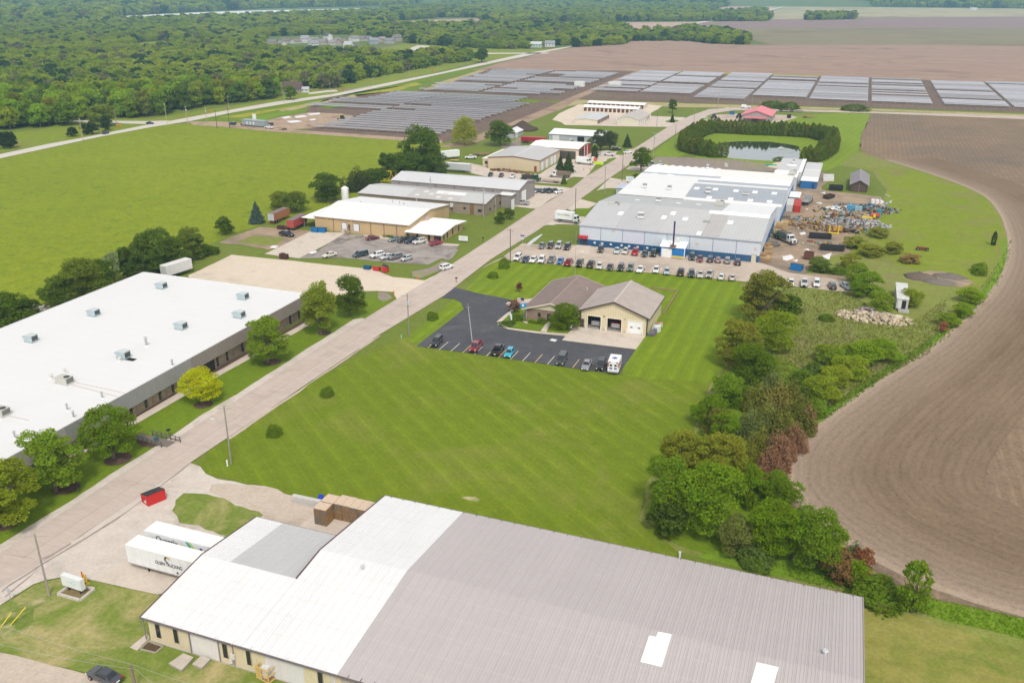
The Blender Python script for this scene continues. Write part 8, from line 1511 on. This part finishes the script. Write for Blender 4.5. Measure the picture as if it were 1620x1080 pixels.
tree('very dark brownish green tree behind the brown workshop',566,300,11.5,6.5,'cedar',(.045,.060,.026),3000,.18,group=g)
tree('green bush behind the lattice crane piece',600,293,7.5,4.2,'round',(.060,.105,.022),1800,.2,group=g)
tree('slim dark green tree at the left of the giant tree',613,280,10.5,3.8,'round',(.050,.095,.022),2000,.2,.3,g)
tree('giant dark green tree towering behind the grey shed',668,280,23,10.5,'broad',(.060,.118,.028),6500,.115,1,g,seed=0)
tree('lower leafy tree at the left foot of the giant tree',640,283,11,7,'broad',(.085,.135,.030),3000,.18,.3,g)
tree('yellowish willow standing alone before the solar rows',735,229,15.5,7,'willow',(.235,.235,.050),4200,.15,1,g)
tree('dense round green tree hiding the small grey garage',791,231,13.5,7.4,'round',(.055,.120,.020),3600,.17,.6,g)
g='young trees by the brown workshop'
tree('small round tree on the grass before the brown workshop, left',791,354,4.6,2.1,'round',(.055,.110,.018),1100,.25,.4,g); tree('small olive tree on the grass before the brown workshop, right',806,347,4.2,2.0,'round',(.085,.115,.032),1100,.25,.4,g)
g='evergreens by the beige garage'
tree('left dark spruce before the beige garage doors',886,272,7.5,3.0,'cone',(.025,.065,.025),2200,.17,group=g); tree('right dark spruce before the beige garage doors',899,273,9,3.6,'cone',(.025,.065,.025),2200,.17,group=g)
tree('small dark green tree by the car hauling trailer',892,291,4.3,1.6,'cone',(.04,.10,.02),1000,.25,group=g)
g='pines by the grey workshop'
tree('taller grey-green pine right of the grey workshop',950,238,11,5,'broad',(.065,.085,.052),3000,.17,1,g,name='pine_tree'); tree('grey-green pine close right of the taller one',964.5,237.5,10,4.2,'broad',(.065,.085,.052),3000,.17,1,g,name='pine_tree')
tree('narrow bright green tree between the grey workshop and the pines',932.5,238,6,2,'column',(.08,.14,.02),1000,.22,group=g)
tree('narrow columnar evergreen above the lime green barrier',940.5,253,7,1.7,'column',(.022,.050,.018),1600,.2)
tree('neat cone-shaped spruce alone on the mown grass',992,233,7,3.0,'cone',(.028,.070,.030),2200,.17)
tree('egg-shaped bright green maple at the plant drive',1014,271,11,4.4,'round',(.050,.125,.012),3600,.17,1.2); tree('low round shrub at the foot of the plant corner',1008,283,2.6,2.4,'shrub',(.06,.13,.015),1200,.2,cat='shrub'); tree('small shrub left of the maple at the driveway',1000,261,2.2,1.4,'shrub',(.09,.14,.02),600,.3,cat='shrub')
tree('round young tree on the grass behind the storage office',1063.5,179,9,3.4,'round',(.045,.11,.015),1800,.2,1.6); tree('little dark spruce on the island at the storage drive',1063.5,194,5.5,2,'cone',(.02,.05,.022),1000,.25)
for (px,py,l) in [(1246,172,'long green thicket behind the red roof barn'),(1222,170,'left thicket behind the red roof barn'),(1352,175,'green thicket beside the pale soil heap')]: tree(l,px,py,5,9,'shrub',(.05,.12,.018),1500,.2,cat='thicket')
tree('low bright bush at the pond corner by the office',1232,255,2.5,2.8,'shrub',(.08,.14,.02),900,.2,cat='shrub')
tree('lone columnar evergreen in the meadow near the crop edge',1571,388,4.6,.9,'column',(.018,.045,.014),900,.25)
ringpx=[(1143,249),(1128,249),(1112,247),(1096,244),(1082,240),(1076,234),(1082,228),(1090,222),(1100,217),(1110,212.5),(1122,210),(1140,211),(1160,212),(1180,213),(1200,214),(1220,214.5),(1240,215.5),(1260,216.5),(1280,218),(1297,220),(1312,223),(1321,230),(1320,239),(1312,247),(1300,254),(1286,258),(1270,257)]
W2=[np.array(P(*q)[:2]) for q in ringpx]; g='arborvitae hedge round the pond'; acc=0; k=0; ext=[]
for a,b in zip(W2[:-1],W2[1:]):
    L=np.linalg.norm(b-a); d_=0
    while acc<L: ext.append(a+(b-a)*acc/L); acc+=2.3
    acc-=L
for k,q in enumerate(ext):
    px,py=proj([[q[0],q[1],0]]); px=float(px[0]); side='%s dark arborvitae of the outer pond hedge line, counted clockwise from its front left end'%ordn(k+1)
    tree(side,0,0,random.uniform(7.2,8.8),random.uniform(2.0,2.5),'column',(.075*random.uniform(.8,1.25),.105*random.uniform(.85,1.15),.018),1300,.2,group=g,pos_=(q[0]+random.gauss(0,.3),q[1]+random.gauss(0,.3)))
for k,q in enumerate(ext):
    px,py=proj([[q[0],q[1],0]]); px=float(px[0])
    if px<1120 or px>1300:
        c_=np.array([-45,480]); d=(c_-q); d/=np.linalg.norm(d); q2=q+d*3.6
        tree('%s dark arborvitae of the doubled inner hedge line at the pond, clockwise from the left'%ordn(k+1),0,0,random.uniform(6.5,8.8),random.uniform(1.8,2.3),'column',(.072,.105,.018),1300,.2,group=g,pos_=(q2[0],q2[1]))
tree('browned bare patch of a tree in the right end of the pond hedge',1311,240,7,1.2,'column',(.10,.09,.06),600,.3)
g='tree belt between the lawn and the crop field'
B=[('big olive-brown tree at the end of the gravel parking',1205,508,13.8,7.4,'open',(.160,.160,.040),5200,.12,.6),
('dark green bush at the right foot of the big olive-brown tree',1243,508,7,3.8,'round',(.045,.110,.016),2200,.18,.2),
('yellow-green tree below the big olive-brown one, right',1224,552,9.5,5.6,'broad',(.155,.215,.024),4200,.15,.3),
('khaki-olive broad tree at the lawn edge, left of the green one',1166,580,11,6.0,'open',(.175,.180,.038),5200,.13,.3),
('fresh dark green tree before the khaki one',1188,612,10.5,4.7,'broad',(.055,.145,.014),4600,.15,.4),
('pale green bushy tree at the lawn edge above the light green thicket',1147,640,7,3.9,'open',(.120,.200,.022),3200,.16,.2),
('green tree under the evergreens at the lawn side',1120,672,6.5,3.6,'round',(.075,.175,.012),2600,.17,.2),
('olive-brown bush just below the light lawn-side tree',1132,690,6,3.4,'open',(.155,.150,.045),2600,.17,.2),
('bright green small tree among brown bushes',1143,700,6.5,2.9,'round',(.070,.190,.016),2600,.17,.3),
('broad light olive tree left of the brown evergreens',1075,757,9.5,5.0,'open',(.165,.190,.035),4600,.14,.3),
('broad yellowish olive tree touching the brown evergreens',1135,765,10,5.4,'open',(.180,.195,.035),5200,.13,.3),
('large mid-green tree at the lawn edge, left of the lower group',1060,815,10.5,4.9,'broad',(.090,.190,.022),5200,.14,.4),
('large fresh green tree in the middle of the lower group',1118,838,12,5.6,'broad',(.100,.205,.020),6000,.13,.4),
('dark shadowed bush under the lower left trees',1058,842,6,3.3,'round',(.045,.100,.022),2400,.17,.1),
('bright green shrubby tree right of the lower group',1188,800,7.5,3.0,'round',(.080,.190,.014),2600,.16,.3),
('round green tree nearest the crop field edge',1231,806,6.5,3.7,'round',(.085,.170,.018),3200,.16,.2),
('olive-brown flowering shrub with pale blossoms above the roof edge',1160,872,6,3.4,'open',(.130,.160,.065),3200,.15,.1),
('bright green tree in the lower right group, left one',1212,872,8.5,4.0,'broad',(.085,.185,.012),4200,.15,.6),
('bright green tree in the lower right group, middle one',1252,884,8.5,3.9,'broad',(.100,.200,.014),4200,.15,.9),
('large rounded green tree at the right of the lower group',1292,895,9.5,4.7,'broad',(.095,.180,.022),5200,.14,.5),
('grey-green low bush under the lower right group',1195,894,3.2,2.6,'shrub',(.095,.15,.055),1500,.18,0),
('lone slender young tree beyond the corner of the grey roof',1441,968,8.5,2.5,'open',(.105,.180,.018),1500,.16,.6),
('green bramble mound right of the brown bush',1385,944,2.6,4.0,'shrub',(.085,.160,.022),2000,.15,0),
('small green sapling between the brown bush and the roof corner',1352,928,4.5,1.6,'round',(.10,.20,.015),1200,.2,.1),
('bright green bank of bushes along the rough grass, first',1175,640,5,3.5,'shrub',(.095,.18,.02),1800,.17,0),
('dark bush at the foot of the evergreens',1252,640,5,3.4,'shrub',(.045,.09,.02),1800,.17,0)]
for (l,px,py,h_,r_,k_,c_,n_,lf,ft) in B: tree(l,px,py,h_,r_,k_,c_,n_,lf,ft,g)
g='cedars beside the crop field'
CE=[(1220,628,8,3.2,(.095,.125,.050),'bluish cedar at the top of the evergreen clump'),(1196,652,8,3.4,CED,'olive cedar, upper left of the evergreen clump'),(1226,660,9,3.8,(.135,.125,.030),'golden-olive cedar in the middle of the evergreen clump'),(1250,650,8,3.4,(.090,.098,.026),'dark olive cedar, upper right of the clump'),(1258,682,8.5,3.4,(.080,.095,.024),'dark cedar nearest the crop side'),(1212,690,9,3.8,(.100,.122,.040),'green-grey cedar at the centre left of the clump'),(1236,700,8.5,3.4,(.095,.110,.030),'olive-green cedar at the lower centre of the clump'),(1186,695,8,3.2,(.090,.120,.050),'bluish cedar at the left of the clump'),(1200,728,7.5,3.0,CED,'olive cedar low in the clump by the browned ones'),(1183,742,6,2.6,(.11,.12,.025),'small olive cedar at the bottom of the clump'),(1188,782,5.5,2.3,(.075,.085,.025),'dark cedar below the browned ones'),(1346,902,6,1.9,(.045,.100,.050),'bluish cedar among the brown bush at the roof corner')]
for (px,py,h_,r_,c_,l) in CE: tree(l,px,py,h_,r_,'cedar',tuple(q*1.12 for q in c_),3200,.18,0,g)
for (px,py,h_,r_,l) in [(1228,738,8.5,3.3,'tall rust-brown dead cedar, middle one'),(1213,757,7.5,2.9,'rust-brown dead cedar nearest the bottom of the clump'),(1256,712,6.5,2.6,'rust-brown dead cedar at the right of the clump'),(1275,682,7,2.2,'rust-brown edge of a dying cedar at the crop side'),(1197,768,5,2.0,'small brown dead bush under the dead cedars'),(1240,728,6,2.4,'rust-brown dead cedar between the tall one and the right one')]: tree(l,px,py,h_,r_,'cedar',(.170,.100,.060),3200,.17,0,'browned cedars beside the crop field')
tree('wide brown dead bush at the foot of the lower right group',1330,918,4.8,3.4,'open',(.17,.115,.055),2600,.17,0,'browned cedars beside the crop field',cat='shrub'); tree('brown dead shrub behind the bluish cedar at the roof corner',1358,910,4.5,2.2,'open',(.18,.09,.05),1800,.2,0,'browned cedars beside the crop field',cat='shrub')
g='bushes in the rough ground'
Q=[('light green bush left of the derelict trailer',1392,492,6.5,4.2,'broad',(.110,.195,.020)),('light green bush right of the derelict trailer',1440,485,6,3.6,'broad',(.125,.195,.025)),('fresh green tree before the gravel parking end',1372,468,8.5,5.2,'open',(.100,.190,.018)),('green tree behind the fresh green one',1355,452,8,4.6,'open',(.105,.185,.025)),('slim green tree nearest the gravel lane end',1356,470,6,3,'round',(.085,.175,.016)),('olive bush cluster at the yard corner',1345,425,5.5,4.8,'open',(.130,.175,.030)),('grey-green bush beside the rusty bin',1290,428,5.5,3.2,'open',(.090,.150,.040)),('grey-green bush right of the rusty bin',1300,431,5,3,'open',(.080,.145,.035)),('dark low bush by the gravel lane',1303,430,3,2.2,'shrub',(.05,.10,.02)),('low round bush by the gravel lane',1327,433,3,2.8,'shrub',(.07,.14,.02)),('olive scrub behind the black container',1352,392,4.5,5.0,'open',(.150,.185,.035)),('olive scrub in the meadow edge, middle',1378,405,4.5,5.2,'open',(.145,.180,.035)),('pale olive scrub up by the yard rim',1390,375,4,4.6,'open',(.150,.180,.045)),('light bushes right of the olive scrub',1412,400,4.5,4.5,'open',(.130,.180,.035)),
('yellow-green bush row above the evergreens, left',1312,575,5.5,4.2,'broad',(.110,.190,.022)),('yellow-green bush row, large middle one',1360,572,6,5.6,'broad',(.110,.205,.016)),('yellow-green bush row, right one',1398,568,5.5,4.8,'broad',(.100,.195,.016)),('light green thicket below the bush row',1345,596,6,4.8,'broad',(.130,.210,.022)),('light green thicket right of the evergreens, upper',1318,610,5.5,4.2,'broad',(.140,.210,.024)),('dark green bush left of the light thicket',1288,596,4,3.4,'shrub',(.050,.115,.025)),('light green bush right of the evergreens',1300,634,6.5,4.4,'broad',(.125,.200,.022)),('fresh bush at the crop side of the evergreens',1290,655,4.5,2.6,'shrub',(.08,.165,.02)),('bright bush hugging the crop curve, upper',1535,478,5,4.2,'broad',(.115,.205,.014)),('bright bush hugging the crop curve, middle',1522,500,4.5,3.6,'broad',(.110,.200,.016)),('bright bush hugging the crop curve, lower',1500,515,4,3.6,'broad',(.110,.195,.02)),('green shrub on the crop curve near the top',1550,430,4,2.6,'shrub',(.085,.17,.015)),('small brown dead shrub on the crop curve',1491,526,3.5,1.5,'open',(.18,.10,.06)),('another small brown shrub up the crop curve',1516,500,3,1.4,'open',(.18,.10,.06)),('low green hump in the weeds',1307,506,2.2,2.2,'shrub',(.07,.14,.02)),('grey-brown brush in the meadow above the mounds',1440,415,3,4.5,'open',(.17,.16,.06)),('green brush beside the canal of rough grass, lower',1270,605,4,2.6,'shrub',(.075,.15,.02)),('lone bush by the earth mounds',1548,434,3,2.4,'shrub',(.08,.16,.015))]
for (l,px,py,h_,r_,k_,c_) in Q: tree(l,px,py,h_*.84,r_*.88,k_,(c_[0]*1.35,c_[1]*1.15,c_[2]*1.3),2600 if k_!='shrub' else 1300,.17,0 if k_=='shrub' else .2,g,cat='bush' if h_<6 else 'tree')
g='small dark cedars on the roadside meadow'
for (px,py,h_,r_,l) in [(6,235,9,4.2,'dark juniper at the left edge of the roadside meadow'),(17,235,9,3.6,'dark juniper next to the one at the left edge'),(115,216,5.5,3.2,'dark juniper ball alone left of the highway pole'),(138,213,6.5,3.2,'dark juniper, left of the pair by the car'),(147,212.5,7,3.4,'dark juniper, right of the pair by the car'),(168,207,9,3,'taller dark juniper above the driving car')]: tree(l,px,py,h_,r_,'round',(.030,.055,.020),1100,.25,.1,g)
for (px,py,h_,r_,l,c_) in [(108,198,14,8,'bright green tree at the left of the meadow woods edge',(.10,.175,.022)),(163,200,13,9,'olive tree at the junction side road',(.125,.17,.035)),(460,158,10,5,'light green tree before the brown highway house',(.075,.15,.02)),(762,99,15,8,'lone round tree on the grass at the end of the woods',(.05,.10,.022))]: tree(l,px,py,h_,r_,'broad',c_,2200,.2,1,'single trees along the highway')
WA=[(-160,212),(60,204),(110,195),(150,186),(215,187),(262,183),(300,172),(400,160),(438,157),(446,147),(478,144),(520,141),(585,124),(640,114),(700,102),(742,97),(748,90),(700,87),(640,92),(560,88),(500,86),(425,85),(408,72),(425,58),(560,54),(590,48),(600,44),(612,34),(690,29),(700,24),(560,20.5),(430,25),(300,28.5),(200,33),(160,36),(100,37),(-160,52)]
WB=[(556,66),(600,62),(640,68),(700,73),(760,77),(800,78),(835,77),(838,73),(905,72),(910,75),(985,71),(1000,64),(1003,56),(995,50),(930,47),(838,46),(775,44),(700,46),(610,46),(560,54)]
WC=[(600,32),(690,28),(757,28),(768,37),(838,36),(930,36),(1010,34),(1150,33),(1215,18),(1140,24),(1110,20),(1150,10),(1140,4),(1000,3),(900,1),(735,2),(735,8),(700,9),(620,17),(600,22)]
WD=[(975,65),(1080,65),(1130,70),(1182,71),(1186,63),(1150,57),(1085,53),(1000,58)]
WE=[(1112,34),(1218,34),(1220,28),(1160,24),(1112,28)]
WF=[(1275,32.5),(1352,31),(1350,28),(1310,26),(1276,28)]
WG=[(1250,5),(1380,8),(1382,11),(1450,12),(1620,14),(1700,14),(1700,3),(1450,1),(1250,-3)]
WH=[(-160,32),(60,31),(176,30),(240,24),(300,21),(420,16.5),(545,14),(620,15),(700,3),(700,-16),(-160,-20)]
WI=[(-160,52),(100,37),(160,35),(200,30.5),(176,26.5),(60,29),(-160,31)]
CLEAR=[[(420,64),(640,60),(648,76),(640,86),(425,80)],[(205,76),(215,68),(262,64),(280,72),(262,80),(226,84)],[(436,152),(500,150),(530,142),(480,140),(440,145)],[(600,82),(640,70),(760,77),(745,88),(640,88)]]
def scatter(polys,ymin,ymax,spacing,clear=True,xr=(-4200,2600)):
    rs=np.random.RandomState(int(ymin)+5); xs=np.arange(xr[0],xr[1],spacing); ys=np.arange(ymin,ymax,spacing*.87); X,Y=np.meshgrid(xs,ys); X=X+(np.arange(len(ys))%2)[:,None]*spacing*.5
    X=X.ravel()+rs.normal(0,spacing*.22,X.size); Y=Y.ravel()+rs.normal(0,spacing*.22,Y.size); Z=np.maximum(hill(X,Y),0)
    px,py=proj(np.stack([X,Y,Z*0],1)); f=(np.stack([X,Y,-CAM_H+0*X],1)@_F)>50; ok=np.zeros(X.shape,bool)
    for p in polys: ok|=inpoly(px,py,p)
    if clear:
        for p in CLEAR: ok&=~inpoly(px,py,p)
    ok&=f&(px>-170)&(px<1720); return np.stack([X[ok],Y[ok],Z[ok]],1)
allp=[WA,WB,WC,WD,WE,WF,WG]
near=scatter(allp,150,1500,8.6); D=np.hypot(near[:,0],near[:,1])
far=scatter(allp+[WI],1500,3600,14,xr=(-4600,2600)); farhills=scatter([WH,WI],900,7600,19,False,(-6800,1500)); farhills=np.concatenate([farhills[np.hypot(farhills[:,0],farhills[:,1])>2300],scatter([WC,WG],3600,7500,19,False,(-4200,3400))])
def offriver(a):
    px,py=proj(np.stack([a[:,0],a[:,1],0*a[:,0]],1)); return a[~inpoly(px,py,[(174,30),(200,24.5),(240,22.5),(300,19.5),(420,15.2),(545,12.6),(605,11),(605,22),(545,24),(470,26.5),(420,29),(300,33),(240,36),(200,38),(170,40)])]
far=offriver(far); farhills=offriver(farhills)
order=np.argsort(D); near=near[order]
WCOL=[(.105,.175,.026),(.140,.210,.026),(.080,.145,.026),(.165,.230,.030),(.060,.115,.028),(.125,.180,.036),(.155,.225,.022)]
g='front trees of the woods along the highway'
pxn,pyn=proj(near)
n_ind=270; idx=0
sel=[i for i in range(len(near)) if -60<pxn[i]<1680][:n_ind]; selset=set(sel); SP=np.sort(pxn[sel])
for i in sel:
    x,y,_=near[i]; rr=random.random()
    kd='round' if rr<.6 else ('broad' if rr<.9 else 'open'); c_=random.choice(WCOL); nm_={0:'mid green',1:'yellow-green',2:'dark green',3:'light green',4:'very dark green',5:'olive',6:'fresh green'}[WCOL.index(c_)]
    h_=random.uniform(11,17); tree('%s tree from the left along the highway woods front, %s and %s'%(ordn(int(np.searchsorted(SP,pxn[i]))+1),nm_,{'round':'rounded','broad':'wide','open':'ragged'}[kd]),0,0,h_,random.uniform(4.6,6.6),kd,tuple(q*random.uniform(.85,1.15) for q in c_),1300,.27,.8,g,name='woodland_tree',pos_=(x,y))
rest=np.array([near[i] for i in range(len(near)) if i not in selset])
def woods(name,label,pts,smin,smax,nleaf,leaf,hs=1.0):
    me=bpy.data.meshes.new(name); me.vertices.add(len(pts)); me.vertices.foreach_set('co',pts.astype(np.float32).ravel()); me.update()
    o=put(name,me,kind='stuff',label=label,cat='woods')
    protos=[]
    for i in range(5):
        rs=np.random.RandomState(900+i+nleaf); kd=['round','broad','open','round','broad'][i]; p,d=crown_pts(rs,nleaf,kd); p=p*np.array([1,1,[1.1,.95,1.2,1.25,1.0][i]*.62*2/1.6]); protos.append(leafmesh('wood_crown',p,d,leaf,'wood_leaves',rs,.5))
    ng=bpy.data.node_groups.new(name,'GeometryNodeTree'); ng.interface.new_socket('Geometry',in_out='INPUT',socket_type='NodeSocketGeometry'); ng.interface.new_socket('Geometry',in_out='OUTPUT',socket_type='NodeSocketGeometry')
    gi=ng.nodes.new('NodeGroupInput'); go=ng.nodes.new('NodeGroupOutput'); iop=ng.nodes.new('GeometryNodeInstanceOnPoints'); g2=ng.nodes.new('GeometryNodeGeometryToInstance')
    mtp=ng.nodes.new('GeometryNodeMeshToPoints'); ng.links.new(gi.outputs[0],mtp.inputs[0])
    for k in range(5):
        oi=ng.nodes.new('GeometryNodeObjectInfo'); oi.inputs['Object'].default_value=carriers(name,k,protos[k]); oi.inputs['As Instance'].default_value=True; ng.links.new(oi.outputs['Geometry'],g2.inputs[0])
    ng.links.new(mtp.outputs[0],iop.inputs['Points']); ng.links.new(g2.outputs[0],iop.inputs['Instance']); iop.inputs['Pick Instance'].default_value=True
    rv=ng.nodes.new('FunctionNodeRandomValue'); rv.data_type='FLOAT_VECTOR'; rv.inputs[0].default_value=(0,0,0); rv.inputs[1].default_value=(.12,.12,6.28); ng.links.new(rv.outputs[0],iop.inputs['Rotation'])
    rs_=ng.nodes.new('FunctionNodeRandomValue'); rs_.data_type='FLOAT'; rs_.inputs[2].default_value=smin; rs_.inputs[3].default_value=smax; rs_.inputs['Seed'].default_value=3; ng.links.new(rs_.outputs[1],iop.inputs['Scale'])
    ng.links.new(iop.outputs[0],go.inputs[0]); md=o.modifiers.new('instances','NODES'); md.node_group=ng; return o
def carriers(name,k,me):
    q=CAR[name][k]; o=put('woodland_tree',me,loc=(q[0],q[1],q[2]-.3),scale=(CARS_[name],)*3,label='%s of five single woodland trees inside the %s, counted at random depth'%(['first','second','third','fourth','fifth'][k],name.replace('_',' ')),cat='tree',group='trees inside the woods'); return o
CAR={};CARS_={}
def mk(name,label,pts,smin,smax,nl,lf):
    rs=np.random.RandomState(1); ii=rs.choice(len(pts),5,replace=False); CAR[name]=pts[ii]; CARS_[name]=smax; pts=np.delete(pts,ii,0); pts=pts.copy(); pts[:,2]-=.5; return woods(name,label,pts,smin,smax,nl,lf)
mk('near_woods','continuous green woodland beyond the highway and round the village',rest,3.9,7.6,900,.27)
mk('distant_woods','far green woodland reaching to the river and beyond the fields',far,6.5,10,480,.42)
mk('bluff_woods','bluish woods and wooded bluffs along the far horizon',farhills,11,16,260,.5)
print('woods',len(near),len(far),len(farhills))
def grass_tufts(name,label,poly,n,colr,s=.5):
    rs=np.random.RandomState(n); xs=[q[0] for q in poly]; ys=[q[1] for q in poly]; px=rs.uniform(min(xs),max(xs),n*3); py=rs.uniform(min(ys),max(ys),n*3); ok=inpoly(px,py,poly); px=px[ok][:n];py=py[ok][:n]
    pts=np.array([P(a,b)for a,b in zip(px,py)]); pts[:,2]=rs.uniform(.1,.45,len(pts)); d=np.tile(np.array([[0,0,1.0]]),(len(pts),1)); me=leafmesh(name,pts,d,s,'leaves',rs,.6); return put(name,me,None,colr,kind='stuff',label=label,cat='weeds')
grass_tufts('rank_weeds','rank green weeds along the curved crop edge',[(1600,378),(1597,412),(1581,450),(1555,480),(1495,539),(1402,597),(1289,677),(1242,719),(1228,715),(1275,668),(1385,592),(1480,530),(1540,474),(1583,410)],7000,(.135,.23,.02),.5)
grass_tufts('rank_weeds','rank green weeds between the grey roof and the crop field',[(1220,890),(1329,905),(1400,922),(1473,948),(1540,962),(1620,979),(1700,998),(1700,1030),(1620,1010),(1500,983),(1370,948),(1250,915)],3000,(.19,.31,.015),.34)
grass_tufts('rank_weeds','tufted weeds of the rough ground',[(1190,500),(1180,455),(1345,463),(1420,520),(1460,500),(1500,470),(1470,560),(1395,600),(1330,640),(1270,660),(1200,560)],14000,(.215,.235,.05),.4)
m,ns,ls=newmat('haze'); v=N(ns,'ShaderNodeVolumePrincipled'); o=N(ns,'ShaderNodeOutputMaterial'); v.inputs['Color'].default_value=(.42,.76,1.0,1); v.inputs['Density'].default_value=.00013; v.inputs['Anisotropy'].default_value=0; ls.new(v.outputs[0],o.inputs['Volume'])
hz_=MB().box(-7200,3600,-300,9600,-2,170).build('haze','haze'); hz_['kind']='stuff'
